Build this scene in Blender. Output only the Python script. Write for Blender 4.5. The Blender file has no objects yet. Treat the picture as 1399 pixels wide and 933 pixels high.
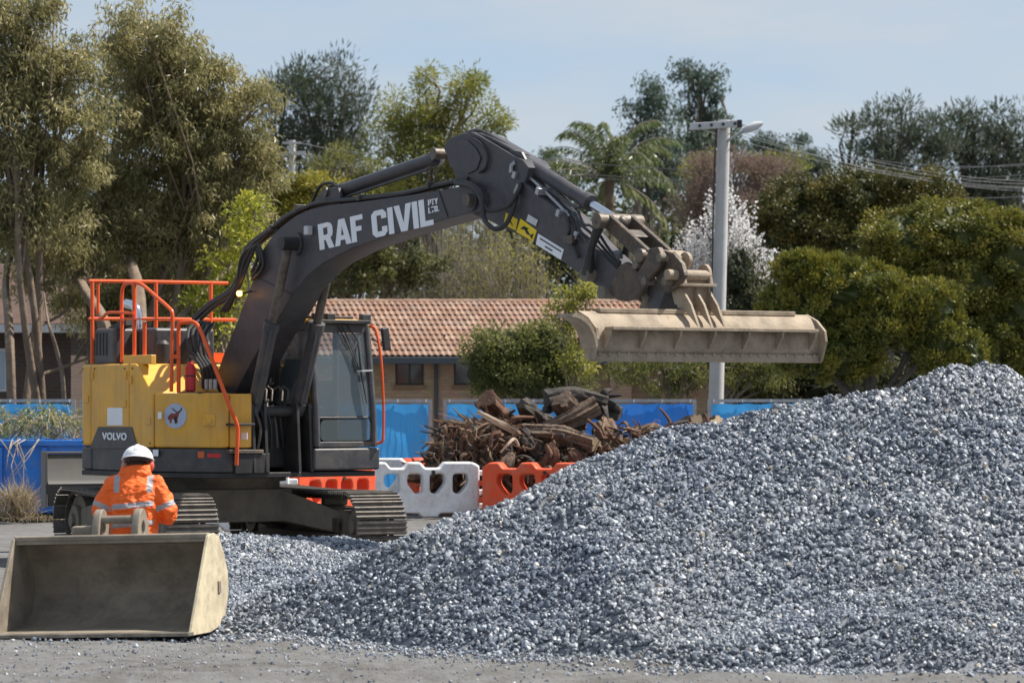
import bpy, bmesh, math, random
import numpy as np
from mathutils import Matrix, Vector, Quaternion

# ---------------------------------------------------------------- camera, sky, sun, exposure
sc = bpy.context.scene
col = sc.collection
F, U0, VH, CAMZ = 4300.0, 699.5, 540.0, 2.1       # focal length in photo pixels, centre column, horizon row, eye height

cam_d = bpy.data.cameras.new('camera')
cam = bpy.data.objects.new('camera', cam_d)
col.objects.link(cam)
cam.location = (0, 0, CAMZ)
cam.rotation_euler = (math.pi / 2, 0, 0)
cam_d.sensor_width = 36
cam_d.lens = F / 1399 * 36
cam_d.shift_y = (VH - 466.5) / 1399
cam_d.clip_start = 0.5
cam_d.clip_end = 3000
cam_d.dof.use_dof = True
cam_d.dof.focus_distance = 36.5
cam_d.dof.aperture_fstop = 3.4
sc.camera = cam

SUN = Vector((0.55, 0.14, 0.80)).normalized()
world = bpy.data.worlds.new('World')
sc.world = world
world.use_nodes = True
wn, wl = world.node_tree.nodes, world.node_tree.links
wn.clear()
w_out = wn.new('ShaderNodeOutputWorld')
w_bg = wn.new('ShaderNodeBackground')
w_bg.inputs['Strength'].default_value = 0.15
w_sky = wn.new('ShaderNodeTexSky')
w_sky.sky_type = 'NISHITA'
w_sky.sun_disc = False
w_sky.sun_elevation = math.asin(SUN.z)
w_sky.sun_rotation = math.atan2(SUN.x, SUN.y)
w_sky.air_density = 1.0
w_sky.dust_density = 0.6
w_sky.ozone_density = 1.6
# thin streaky cloud veil over the sky
w_tc = wn.new('ShaderNodeTexCoord')
w_map = wn.new('ShaderNodeMapping')
w_map.inputs['Scale'].default_value = (3.4, 3.4, 13.0)
w_no = wn.new('ShaderNodeTexNoise')
w_no.inputs['Scale'].default_value = 2.6
w_no.inputs['Detail'].default_value = 7
w_no.inputs['Roughness'].default_value = 0.55
w_rm = wn.new('ShaderNodeMapRange')
w_rm.inputs['From Min'].default_value = 0.34
w_rm.inputs['From Max'].default_value = 0.72
w_rm.inputs['To Min'].default_value = 0.88
w_rm.inputs['To Max'].default_value = 0.95
w_mx = wn.new('ShaderNodeMix')
w_mx.data_type = 'RGBA'
w_cr = wn.new('ShaderNodeValToRGB')          # thin veil: blue-grey between paler streaks
w_cr.color_ramp.elements[0].position = 0.36
w_cr.color_ramp.elements[0].color = (0.48, 0.60, 0.77, 1)
w_cr.color_ramp.elements[1].position = 0.68
w_cr.color_ramp.elements[1].color = (0.70, 0.755, 0.83, 1)
w_vm = wn.new('ShaderNodeVectorMath')
w_vm.operation = 'SCALE'
w_vm.inputs['Scale'].default_value = 2.36
wl.new(w_no.outputs['Fac'], w_cr.inputs['Fac'])
wl.new(w_cr.outputs['Color'], w_vm.inputs[0])
wl.new(w_vm.outputs['Vector'], w_mx.inputs['B'])
wl.new(w_tc.outputs['Generated'], w_map.inputs['Vector'])
wl.new(w_map.outputs['Vector'], w_no.inputs['Vector'])
wl.new(w_no.outputs['Fac'], w_rm.inputs['Value'])
wl.new(w_rm.outputs['Result'], w_mx.inputs['Factor'])
wl.new(w_sky.outputs['Color'], w_mx.inputs['A'])
wl.new(w_mx.outputs['Result'], w_bg.inputs['Color'])
wl.new(w_bg.outputs['Background'], w_out.inputs['Surface'])

sun_d = bpy.data.lights.new('sun', 'SUN')
sun_d.energy = 3.7
sun_d.angle = math.radians(0.6)
sun_d.color = (1.0, 0.94, 0.85)
sun = bpy.data.objects.new('sun', sun_d)
sun.rotation_euler = (-SUN).to_track_quat('-Z', 'Y').to_euler()
sun.location = (30, 20, 60)
col.objects.link(sun)

sc.view_settings.view_transform = 'Standard'
sc.view_settings.look = 'None'
sc.view_settings.gamma = 1
sc.view_settings.use_curve_mapping = False
sc.view_settings.exposure = 1.12
sc.cycles.use_denoising = True
sc.cycles.max_bounces = 6
sc.cycles.transparent_max_bounces = 8
sc.cycles.sample_clamp_indirect = 6

# ---------------------------------------------------------------- helpers
random.seed(7)
RNG = np.random.default_rng(11)
R = math.radians


def P(u, v, D):
    """photo pixel at depth D -> world point"""
    return Vector(((u - U0) / F * D, D, CAMZ - (v - VH) / F * D))


def tag(o, label=None, cat=None, group=None, kind=None):
    if label: o['label'] = label
    if cat: o['category'] = cat
    if group: o['group'] = group
    if kind: o['kind'] = kind
    return o


def empty(name, loc=(0, 0, 0), rz=0.0, parent=None):
    o = bpy.data.objects.new(name, None)
    o.empty_display_size = 0.3
    o.location = loc
    o.rotation_euler = (0, 0, rz)
    col.objects.link(o)
    if parent: o.parent = parent
    return o


def link(name, me, mat=None, parent=None, M=None):
    o = bpy.data.objects.new(name, me)
    col.objects.link(o)
    if parent is not None: o.parent = parent
    if M is not None: o.matrix_local = M
    if mat is not None and len(me.materials) == 0:
        me.materials.append(mat)
    return o


def copy_obj(o, parent, M=None, loc=None):
    c = o.copy()
    col.objects.link(c)
    c.parent = parent
    if M is not None: c.matrix_local = M
    if loc is not None: c.location = loc
    return c


def copy_tree(o, parent=None):
    kids = list(o.children)
    c = o.copy()
    col.objects.link(c)
    c.parent = parent
    for k in kids:
        copy_tree(k, c)
    return c


def frame_from(z, x=None):
    z = Vector(z).normalized()
    a = Vector((0, 0, 1)) if abs(z.z) < 0.95 else Vector((1, 0, 0))
    if x is not None: a = Vector(x)
    u = a.cross(z)
    if u.length < 1e-6: u = Vector((0, 1, 0)).cross(z)
    u.normalize()
    return u, z.cross(u), z


class MB:
    """collects shapes for ONE mesh object"""

    def __init__(self):
        self.v, self.f, self.m = [], [], []
        self.mi = 0

    def add(self, vs, fs):
        n = len(self.v)
        self.v += [tuple(p) for p in vs]
        self.f += [tuple(i + n for i in f) for f in fs]
        self.m += [self.mi] * len(fs)

    def box(self, c, s, rz=0.0, M=None):
        hx, hy, hz = s[0] / 2, s[1] / 2, s[2] / 2
        pts = [Vector((x, y, z)) for x in (-hx, hx) for y in (-hy, hy) for z in (-hz, hz)]
        Q = M if M is not None else Matrix.Rotation(rz, 3, 'Z')
        pts = [Q @ p + Vector(c) for p in pts]
        self.add(pts, [(0, 1, 3, 2), (4, 6, 7, 5), (0, 4, 5, 1), (2, 3, 7, 6), (0, 2, 6, 4), (1, 5, 7, 3)])
        return self

    def bar(self, a, b, w, h, up=None):
        a, b = Vector(a), Vector(b)
        u, v, z = frame_from(b - a, up)
        pts = [p + u * sx * w / 2 + v * sy * h / 2 for p in (a, b) for sx, sy in ((-1, -1), (1, -1), (1, 1), (-1, 1))]
        self.add(pts, [(3, 2, 1, 0), (4, 5, 6, 7), (0, 1, 5, 4), (1, 2, 6, 5), (2, 3, 7, 6), (3, 0, 4, 7)])
        return self

    def cyl(self, a, b, r0, r1=None, n=16, caps=True):
        r1 = r0 if r1 is None else r1
        a, b = Vector(a), Vector(b)
        u, v, z = frame_from(b - a)
        pts = []
        for p, r in ((a, r0), (b, r1)):
            for k in range(n):
                t = 2 * math.pi * k / n
                pts.append(p + u * math.cos(t) * r + v * math.sin(t) * r)
        fs = [(k, (k + 1) % n, n + (k + 1) % n, n + k) for k in range(n)]
        if caps: fs += [tuple(range(n - 1, -1, -1)), tuple(range(n, 2 * n))]
        self.add(pts, fs)
        return self

    def tube(self, pts, r, n=8, caps=True):
        pts = [Vector(p) for p in pts]
        rs = r if hasattr(r, '__len__') else [r] * len(pts)
        vs, fs = [], []
        u = None
        for i, p in enumerate(pts):
            d = (pts[min(i + 1, len(pts) - 1)] - pts[max(i - 1, 0)])
            if d.length < 1e-9: d = Vector((0, 0, 1))
            d.normalize()
            if u is None:
                u, w, _ = frame_from(d)
            else:
                u = u - d * u.dot(d)
                if u.length < 1e-6: u, w, _ = frame_from(d)
                u.normalize()
            w = d.cross(u)
            for k in range(n):
                t = 2 * math.pi * k / n
                vs.append(p + u * math.cos(t) * rs[i] + w * math.sin(t) * rs[i])
        for i in range(len(pts) - 1):
            for k in range(n):
                fs.append((i * n + k, i * n + (k + 1) % n, (i + 1) * n + (k + 1) % n, (i + 1) * n + k))
        if caps:
            fs.append(tuple(range(n - 1, -1, -1)))
            fs.append(tuple((len(pts) - 1) * n + k for k in range(n)))
        self.add(vs, fs)
        return self

    def loft(self, rings, caps=True):
        n = len(rings[0])
        vs = [p for r in rings for p in r]
        fs = [(i * n + k, i * n + (k + 1) % n, (i + 1) * n + (k + 1) % n, (i + 1) * n + k)
              for i in range(len(rings) - 1) for k in range(n)]
        if caps:
            fs.append(tuple(range(n - 1, -1, -1)))
            fs.append(tuple((len(rings) - 1) * n + k for k in range(n)))
        self.add(vs, fs)
        return self

    def ell(self, c, r, nu=14, nv=9, M=None):
        c = Vector(c)
        rings = []
        for j in range(1, nv):
            ph = math.pi * j / nv
            ring = []
            for k in range(nu):
                t = 2 * math.pi * k / nu
                p = Vector((r[0] * math.sin(ph) * math.cos(t), r[1] * math.sin(ph) * math.sin(t), -r[2] * math.cos(ph)))
                ring.append(c + (M @ p if M is not None else p))
            rings.append(ring)
        self.loft(rings)
        return self

    def prism(self, poly, a, b, to3):
        """extrude a simple polygon (list of 2D) from a to b along the third axis; to3(p, h) -> point"""
        n = len(poly)
        vs = [to3(p, a) for p in poly] + [to3(p, b) for p in poly]
        fs = [(k, (k + 1) % n, n + (k + 1) % n, n + k) for k in range(n)]
        fs += [tuple(range(n - 1, -1, -1)), tuple(range(n, 2 * n))]
        self.add(vs, fs)
        return self

    def mesh(self, name, smooth=None):
        me = bpy.data.meshes.new(name)
        me.from_pydata(self.v, [], self.f)
        bm = bmesh.new()
        bm.from_mesh(me)
        bmesh.ops.recalc_face_normals(bm, faces=bm.faces)
        bm.to_mesh(me)
        bm.free()
        me.polygons.foreach_set('material_index', self.m)
        if smooth is not None:
            me.polygons.foreach_set('use_smooth', [True] * len(me.polygons))
            me.set_sharp_from_angle(angle=math.radians(smooth))
        me.update()
        return me

    def build(self, name, mat, parent=None, M=None, smooth=35, bevel=0.0, seg=2):
        me = self.mesh(name, smooth)
        for m in (mat if isinstance(mat, (list, tuple)) else [mat]):
            me.materials.append(m)
        o = link(name, me, None, parent, M)
        if bevel:
            b = o.modifiers.new('edge', 'BEVEL')
            b.width = bevel
            b.segments = seg
            b.limit_method = 'ANGLE'
            b.angle_limit = math.radians(35)
            b.harden_normals = True
        return o


def curve_mesh(loops, half, bevel=0.0, name='shape', res=2):
    """filled 2D outline (with holes) given a thickness of 2*half and rounded edges; lies in XY, thick along Z"""
    cu = bpy.data.curves.new(name, 'CURVE')
    cu.dimensions = '2D'
    cu.fill_mode = 'BOTH'
    cu.extrude = max(half - bevel, 0.0001)
    cu.bevel_depth = bevel
    cu.bevel_resolution = res
    cu.offset = -bevel
    for lp in loops:
        sp = cu.splines.new('POLY')
        sp.points.add(len(lp) - 1)
        for q, p in zip(sp.points, lp):
            q.co = (p[0], p[1], 0, 1)
        sp.use_cyclic_u = True
    ob = bpy.data.objects.new(name, cu)
    col.objects.link(ob)
    dg = bpy.context.evaluated_depsgraph_get()
    dg.update()
    me = bpy.data.meshes.new_from_object(ob.evaluated_get(dg))
    bpy.data.objects.remove(ob)
    bpy.data.curves.remove(cu)
    me.name = name
    me.polygons.foreach_set('use_smooth', [True] * len(me.polygons))
    me.set_sharp_from_angle(angle=R(30))
    return me


XZ = Matrix(((1, 0, 0, 0), (0, 0, -1, 0), (0, 1, 0, 0), (0, 0, 0, 1)))   # outline plane (x, y) -> (x, z), thickness along y


def text_mesh(s, size, offset=0.0, depth=0.003, spacing=1.0):
    cu = bpy.data.curves.new('text', 'FONT')
    cu.body = s
    cu.size = size
    cu.offset = offset
    cu.extrude = depth
    cu.space_character = spacing
    cu.align_x = 'CENTER'
    cu.align_y = 'CENTER'
    ob = bpy.data.objects.new('text', cu)
    col.objects.link(ob)
    dg = bpy.context.evaluated_depsgraph_get()
    dg.update()
    me = bpy.data.meshes.new_from_object(ob.evaluated_get(dg))
    bpy.data.objects.remove(ob)
    bpy.data.curves.remove(cu)
    return me


def smooth_poly(pts, it=1, closed=True):
    """corner-cutting of a polygon"""
    for _ in range(it):
        out = []
        n = len(pts)
        for i in range(n if closed else n - 1):
            a, b = pts[i], pts[(i + 1) % n]
            out.append((a[0] * .75 + b[0] * .25, a[1] * .75 + b[1] * .25))
            out.append((a[0] * .25 + b[0] * .75, a[1] * .25 + b[1] * .75))
        pts = out
    return pts


def catmull(pts, k=6):
    pts = [Vector(p) for p in pts]
    q = [pts[0]] + pts + [pts[-1]]
    out = []
    for i in range(1, len(q) - 2):
        for j in range(k):
            t = j / k
            p0, p1, p2, p3 = q[i - 1], q[i], q[i + 1], q[i + 2]
            out.append(0.5 * (2 * p1 + (p2 - p0) * t + (2 * p0 - 5 * p1 + 4 * p2 - p3) * t * t + (3 * p1 - p0 - 3 * p2 + p3) * t ** 3))
    out.append(pts[-1])
    return out


# ---------------------------------------------------------------- materials
def rgb(c): return (c[0], c[1], c[2], 1.0)


def material(name, base, rough=0.6, alt=None, scale=4.0, amount=0.6, bump=0.0, bscale=40.0, metal=0.0, spec=0.4,
             dust=None, dust_amt=0.0, dust_scale=3.0, detail=6.0, streak=0.0, streak_dir=(9, 9, .7), world_space=False):
    """principled paint/earth/metal with blotchy second tone, settled dust and fine relief, in object space"""
    m = bpy.data.materials.new(name)
    m.use_nodes = True
    nt = m.node_tree
    N, L = nt.nodes, nt.links
    b = N['Principled BSDF']
    b.inputs['Roughness'].default_value = rough
    b.inputs['Metallic'].default_value = metal
    b.inputs['Specular IOR Level'].default_value = spec
    b.inputs['Base Color'].default_value = rgb(base)
    tc = N.new('ShaderNodeTexCoord')
    if world_space:
        geo = N.new('ShaderNodeNewGeometry')
        co_out = geo.outputs['Position']
    else:
        co_out = tc.outputs['Object']
    last = None
    if alt is not None:
        no = N.new('ShaderNodeTexNoise')
        no.inputs['Scale'].default_value = scale
        no.inputs['Detail'].default_value = detail
        no.inputs['Roughness'].default_value = 0.6
        L.new(co_out, no.inputs['Vector'])
        mr = N.new('ShaderNodeMapRange')
        mr.inputs['From Min'].default_value = 0.35
        mr.inputs['From Max'].default_value = 0.68
        mr.inputs['To Max'].default_value = amount
        L.new(no.outputs['Fac'], mr.inputs['Value'])
        mx = N.new('ShaderNodeMix')
        mx.data_type = 'RGBA'
        mx.inputs['A'].default_value = rgb(base)
        mx.inputs['B'].default_value = rgb(alt)
        L.new(mr.outputs['Result'], mx.inputs['Factor'])
        last = mx.outputs['Result']
    if dust is not None:
        no2 = N.new('ShaderNodeTexNoise')
        no2.inputs['Scale'].default_value = dust_scale
        no2.inputs['Detail'].default_value = 9
        no2.inputs['Roughness'].default_value = 0.7
        L.new(co_out, no2.inputs['Vector'])
        mr2 = N.new('ShaderNodeMapRange')
        mr2.inputs['From Min'].default_value = 0.42
        mr2.inputs['From Max'].default_value = 0.72
        mr2.inputs['To Max'].default_value = dust_amt
        L.new(no2.outputs['Fac'], mr2.inputs['Value'])
        mx2 = N.new('ShaderNodeMix')
        mx2.data_type = 'RGBA'
        mx2.inputs['A'].default_value = rgb(base)
        if last: L.new(last, mx2.inputs['A'])
        mx2.inputs['B'].default_value = rgb(dust)
        L.new(mr2.outputs['Result'], mx2.inputs['Factor'])
        last = mx2.outputs['Result']
        mr3 = N.new('ShaderNodeMapRange')
        mr3.inputs['To Min'].default_value = rough
        mr3.inputs['To Max'].default_value = min(1.0, rough + 0.4)
        L.new(mr2.outputs['Result'], mr3.inputs['Value'])
        L.new(mr3.outputs['Result'], b.inputs['Roughness'])
    if streak:
        # rain-washed grime and scuffs, stretched down the surface
        sm = N.new('ShaderNodeMapping')
        sm.inputs['Scale'].default_value = streak_dir
        sn = N.new('ShaderNodeTexNoise')
        sn.inputs['Scale'].default_value = 1.6
        sn.inputs['Detail'].default_value = 8
        sn.inputs['Roughness'].default_value = 0.75
        sr = N.new('ShaderNodeMapRange')
        sr.inputs['From Min'].default_value = 0.50
        sr.inputs['From Max'].default_value = 0.74
        sr.inputs['To Max'].default_value = streak
        sx = N.new('ShaderNodeMix')
        sx.data_type = 'RGBA'
        sx.inputs['A'].default_value = rgb(base)
        sx.inputs['B'].default_value = (0.10, 0.08, 0.06, 1)
        L.new(co_out, sm.inputs['Vector'])
        L.new(sm.outputs['Vector'], sn.inputs['Vector'])
        L.new(sn.outputs['Fac'], sr.inputs['Value'])
        L.new(sr.outputs['Result'], sx.inputs['Factor'])
        if last: L.new(last, sx.inputs['A'])
        last = sx.outputs['Result']
    if last: L.new(last, b.inputs['Base Color'])
    if bump:
        nb = N.new('ShaderNodeTexNoise')
        nb.inputs['Scale'].default_value = bscale
        nb.inputs['Detail'].default_value = 5
        L.new(co_out, nb.inputs['Vector'])
        bp = N.new('ShaderNodeBump')
        bp.inputs['Strength'].default_value = bump
        bp.inputs['Distance'].default_value = 0.02
        L.new(nb.outputs['Fac'], bp.inputs['Height'])
        L.new(bp.outputs['Normal'], b.inputs['Normal'])
    return m


def leaf_material(name, cols, trans=0.35, rough=0.5):
    """foliage: colour picked per leaf from its own 'tint' value, partly translucent"""
    m = bpy.data.materials.new(name)
    m.use_nodes = True
    nt = m.node_tree
    N, L = nt.nodes, nt.links
    b = N['Principled BSDF']
    b.inputs['Roughness'].default_value = rough
    b.inputs['Specular IOR Level'].default_value = 0.35
    at = N.new('ShaderNodeAttribute')
    at.attribute_name = 'tint'
    cr = N.new('ShaderNodeValToRGB')
    els = cr.color_ramp.elements
    for i in range(len(cols) - 2): els.new(0.5)
    for i, c in enumerate(cols):
        els[i].position = i / (len(cols) - 1)
        els[i].color = rgb(c)
    L.new(at.outputs['Fac'], cr.inputs['Fac'])
    L.new(cr.outputs['Color'], b.inputs['Base Color'])
    tr = N.new('ShaderNodeBsdfTranslucent')
    L.new(cr.outputs['Color'], tr.inputs['Color'])
    ms = N.new('ShaderNodeMixShader')
    ms.inputs['Fac'].default_value = trans
    L.new(b.outputs['BSDF'], ms.inputs[1])
    L.new(tr.outputs['BSDF'], ms.inputs[2])
    L.new(ms.outputs['Shader'], N['Material Output'].inputs['Surface'])
    return m


DUST = (0.30, 0.25, 0.19)
M_grey = material('grey_paint', (0.045, 0.047, 0.056), 0.42, (0.060, 0.056, 0.060), 2.0, 0.8, dust=DUST, dust_amt=0.28, dust_scale=3.5)
M_boom = material('boom_paint', (0.050, 0.052, 0.062), 0.42, (0.058, 0.051, 0.056), 1.1, 0.9, dust=(.22, .18, .15), dust_amt=0.22, dust_scale=7.0, spec=.35)
M_dark = material('black_plastic', (0.018, 0.018, 0.020), 0.5, (0.04, 0.037, 0.035), 5, 0.7, dust=DUST, dust_amt=0.12)
M_yellow = material('yellow_paint', (0.80, 0.415, 0.045), 0.38, (0.58, 0.31, 0.05), 1.5, 0.7, dust=(0.46, 0.34, 0.2), dust_amt=0.45, dust_scale=3.2, streak=.32)
M_orange = material('orange_paint', (0.80, 0.11, 0.02), 0.42, (0.65, 0.10, 0.03), 6, 0.6)
M_hose = material('rubber_hose', (0.020, 0.020, 0.022), 0.45, (0.05, 0.045, 0.04), 8, 0.6)
M_chrome = material('chrome_rod', (0.62, 0.64, 0.68), 0.18, metal=1.0)
M_steel = material('worn_steel', (0.115, 0.10, 0.088), 0.45, (0.055, 0.046, 0.04), 5, 0.9, 0.3, 40, metal=0.3, dust=(.30,.235,.165), dust_amt=0.65, dust_scale=6)
M_track = material('track_steel', (0.105, 0.095, 0.085), 0.5, (0.19, 0.17, 0.15), 9, 0.8, 0.2, 50, metal=0.3, dust=(0.26, 0.225, 0.18), dust_amt=0.7, dust_scale=7)
M_muddy = material('muddy_frame', (0.125, 0.112, 0.092), 0.8, (0.22, 0.19, 0.145), 3.5, 0.9, 0.3, 30, dust=(0.25, 0.21, 0.16), dust_amt=0.75, dust_scale=5)
M_beam = material('dusty_beam', (0.34, 0.27, 0.195), 0.75, (0.20, 0.155, 0.11), 3.0, 0.85, 0.25, 35, dust=(0.46, 0.38, 0.29), dust_amt=0.7, dust_scale=5, streak=.7, streak_dir=(2.5, 2.5, 2.0))
M_bucket = material('bucket_steel', (0.25, 0.215, 0.17), 0.55, (0.15, 0.125, 0.10), 2.2, 0.9, 0.12, 30, metal=0.15, dust=(0.42, 0.36, 0.27), dust_amt=0.6, dust_scale=3.6, streak=.75, streak_dir=(2.2, 2.2, 1.3))
M_buckside = material('bucket_side_lit', (0.60, 0.52, 0.36), 0.6, (0.45, 0.38, 0.26), 5, 0.7, 0.1, 30, dust=(0.30, 0.26, 0.2), dust_amt=0.6, dust_scale=5, streak=.6, streak_dir=(3, 3, 2))  # pale cream right side, with the sun's brightness put into the base colour
M_white = material('white_plastic', (0.78, 0.79, 0.80), 0.4, (0.66, 0.66, 0.65), 3, 0.6, dust=(0.45, 0.38, 0.3), dust_amt=0.4, dust_scale=3, streak=.35)
M_barrier_orange = material('orange_plastic', (0.80, 0.085, 0.022), 0.42, (0.68, 0.075, 0.025), 3, 0.6, dust=(0.5, 0.25, 0.15), dust_amt=0.45, dust_scale=3, streak=.3)
M_galv = material('galvanised_steel', (0.42, 0.43, 0.44), 0.4, (0.30, 0.30, 0.31), 8, 0.6, metal=0.5)
M_lightgrey = material('light_grey_metal', (0.55, 0.55, 0.56), 0.4, (0.4, 0.4, 0.4), 5, 0.5)
M_coupler = material('rusty_coupler', (0.050, 0.043, 0.038), 0.5, (0.105, 0.075, 0.052), 9, 0.9, 0.6, 30, metal=0.2, dust=(.24, .18, .125), dust_amt=0.45, dust_scale=14)
M_red = material('red_paint', (0.55, 0.03, 0.03), 0.35)
M_sign_yellow = material('yellow_sign', (0.80, 0.58, 0.02), 0.45)
M_sign_black = material('black_print', (0.02, 0.02, 0.02), 0.5)
M_sign_white = material('white_print', (0.80, 0.82, 0.86), 0.45, (0.70, 0.72, 0.76), 6, 0.5)
M_bark = material('bark', (0.14, 0.098, 0.068), 0.9, (0.23, 0.175, 0.125), 3.5, 0.9, 1.0, 12, streak=.85, streak_dir=(7, 7, 1.0))
M_twig = material('twig_bark', (0.15, 0.12, 0.095), 0.9, (0.24, 0.20, 0.16), 3, 0.8)
M_darkbark = material('dark_bark', (0.075, 0.062, 0.052), 0.9, (0.13, 0.11, 0.09), 3, 0.8)


def glass_material(name, tint, rough=0.06, alpha=0.5):
    m = bpy.data.materials.new(name)
    m.use_nodes = True
    N, L = m.node_tree.nodes, m.node_tree.links
    b = N['Principled BSDF']
    b.inputs['Base Color'].default_value = rgb(tint)
    b.inputs['Roughness'].default_value = rough
    b.inputs['Specular IOR Level'].default_value = 0.9
    b.inputs['Coat Weight'].default_value = 0.5
    b.inputs['Alpha'].default_value = alpha
    return m


M_cabglass = glass_material('cab_glass', (0.105, 0.135, 0.145), 0.03, 0.62)
M_winglass = glass_material('window_glass', (0.06, 0.07, 0.075), 0.05, 0.85)
# ---------------------------------------------------------------- ground
def value_noise(x, y, seed=0):
    """smooth 2D noise in 0..1 on arrays"""
    def h(i, j):
        n = (i * 374761393 + j * 668265263 + seed * 974711) & 0x7fffffff
        n = ((n ^ (n >> 13)) * 1274126177) & 0x7fffffff
        return ((n ^ (n >> 16)) & 0xffff) / 65535.0
    xi, yi = np.floor(x).astype(np.int64), np.floor(y).astype(np.int64)
    fx, fy = x - xi, y - yi
    fx, fy = fx * fx * (3 - 2 * fx), fy * fy * (3 - 2 * fy)
    a, b, c, d = h(xi, yi), h(xi + 1, yi), h(xi, yi + 1), h(xi + 1, yi + 1)
    return (a * (1 - fx) + b * fx) * (1 - fy) + (c * (1 - fx) + d * fx) * fy


def fbm(x, y, o=4, seed=0):
    s, a, t = 0, 1.0, 0
    for k in range(o):
        s = s + a * value_noise(x * 2 ** k, y * 2 ** k, seed + k)
        t += a
        a *= 0.5
    return s / t


def grid_mesh(name, xs, ys, z):
    X, Y = np.meshgrid(xs, ys)
    co = np.stack([X, Y, z], -1).reshape(-1, 3)
    nx, ny = len(xs), len(ys)
    i = np.arange((ny - 1) * (nx - 1))
    r, c = i // (nx - 1), i % (nx - 1)
    q = r * nx + c
    f = np.stack([q, q + 1, q + nx + 1, q + nx], -1)
    return quad_mesh(name, co, f)


def quad_mesh(name, co, faces, k=4, smooth=True):
    me = bpy.data.meshes.new(name)
    me.vertices.add(len(co))
    me.vertices.foreach_set('co', np.ascontiguousarray(co, dtype=np.float32).ravel())
    nf = len(faces)
    me.loops.add(nf * k)
    me.loops.foreach_set('vertex_index', np.ascontiguousarray(faces, dtype=np.int32).ravel())
    me.polygons.add(nf)
    me.polygons.foreach_set('loop_start', np.arange(nf, dtype=np.int32) * k)
    me.polygons.foreach_set('loop_total', np.full(nf, k, dtype=np.int32))
    me.polygons.foreach_set('use_smooth', np.full(nf, smooth))
    me.update(calc_edges=True)
    return me


def ground_z(X, Y):
    near = np.clip((62 - Y) / 5, 0, 1) * np.clip((12 - np.abs(X)) / 3, 0, 1)
    z = (fbm(X * 0.5, Y * 0.35, 4, 3) - 0.5) * 0.10 * near + (fbm(X * 2.5, Y * 1.1, 3, 9) - 0.5) * 0.045 * near
    # wheel ruts and a low scraped windrow across the front
    z += -0.03 * np.exp(-((Y - 24.6 - 0.04 * X) / 0.16) ** 2) * near + 0.05 * np.exp(-((Y - 23.6 + 0.05 * X) / 0.22) ** 2) * near * fbm(X * 1.7, Y * 2.0, 3, 41) * 2
    z += (fbm(X * 9, Y * 5, 2, 51) - 0.5) * 0.022 * near * (Y < 30)
    return z - 0.03 * near


gx = np.unique(np.concatenate([np.linspace(-900, -30, 14), np.linspace(-30, -9, 22), np.linspace(-9, 10, 170), np.linspace(10, 30, 22), np.linspace(30, 900, 14)]))
gy = np.unique(np.concatenate([np.linspace(-200, 20, 14), np.linspace(20, 34, 170), np.linspace(34, 64, 90), np.linspace(64, 130, 24), np.linspace(130, 1500, 14)]))
GX, GY = np.meshgrid(gx, gy)
g_me = grid_mesh('ground', gx, gy, ground_z(GX, GY))
M_ground = material('compacted_earth', (0.148, 0.146, 0.142), 0.9, (0.075, 0.068, 0.060), 0.55, 0.95, 0.7, 22, dust=(0.196, 0.198, 0.20), dust_amt=0.7, dust_scale=5.5, spec=0.2, detail=9)
ground = link('ground', g_me, M_ground)
tag(ground, 'compacted grey brown earth of the building site', 'ground', kind='structure')

# ---------------------------------------------------------------- gravel heap (uncountable stones on a heaped core)
ridge = []   # (X, Y, height) of crest points
for u, v, D in ((1480, 540, 30.2), (1430, 522, 29.8), (1399, 517, 29.4), (1375, 503, 29.2), (1345, 496, 29.0), (1310, 499, 28.9), (1265, 516, 28.9), (1215, 538, 28.9),
                (1130, 546, 28.8), (1060, 556, 28.8), (1000, 576, 28.7), (960, 584, 28.6), (905, 591, 28.6), (855, 604, 28.5), (800, 634, 28.5),
                (745, 664, 28.5), (700, 695, 28.6), (650, 716, 28.8), (590, 744, 29.2), (550, 768, 29.6)):
    p = P(u, v, D)
    ridge.append((p.x, p.y, p.z))
low = []
for u, v, D in ((300, 732, 34.5), (350, 732, 34.5), (410, 736, 34.8), (470, 741, 35.0), (530, 746, 35.0), (590, 752, 34.5), (650, 770, 34)):
    p = P(u, v, D)
    low.append((p.x, p.y, p.z))


def seg_cone(X, Y, pts, slope_f, slope_b):
    out = np.full(X.shape, -9.0)
    for (x0, y0, z0), (x1, y1, z1) in zip(pts[:-1], pts[1:]):
        dx, dy = x1 - x0, y1 - y0
        t = np.clip(((X - x0) * dx + (Y - y0) * dy) / (dx * dx + dy * dy + 1e-9), 0, 1)
        px, py, pz = x0 + t * dx, y0 + t * dy, z0 + t * (z1 - z0)
        d = np.hypot(X - px, Y - py)
        s = np.where(Y < py, slope_f, slope_b)
        out = np.maximum(out, pz - d * s)
    return out


def front_y(X):
    return np.interp(X, [-4, -2.28, -1.6, -.87, -.24, .36, 1.16, 2.43, 3.87, 7], [28.2, 28.0, 27.5, 26.75, 26.1, 25.7, 25.0, 24.5, 24.1, 23.8])


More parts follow.
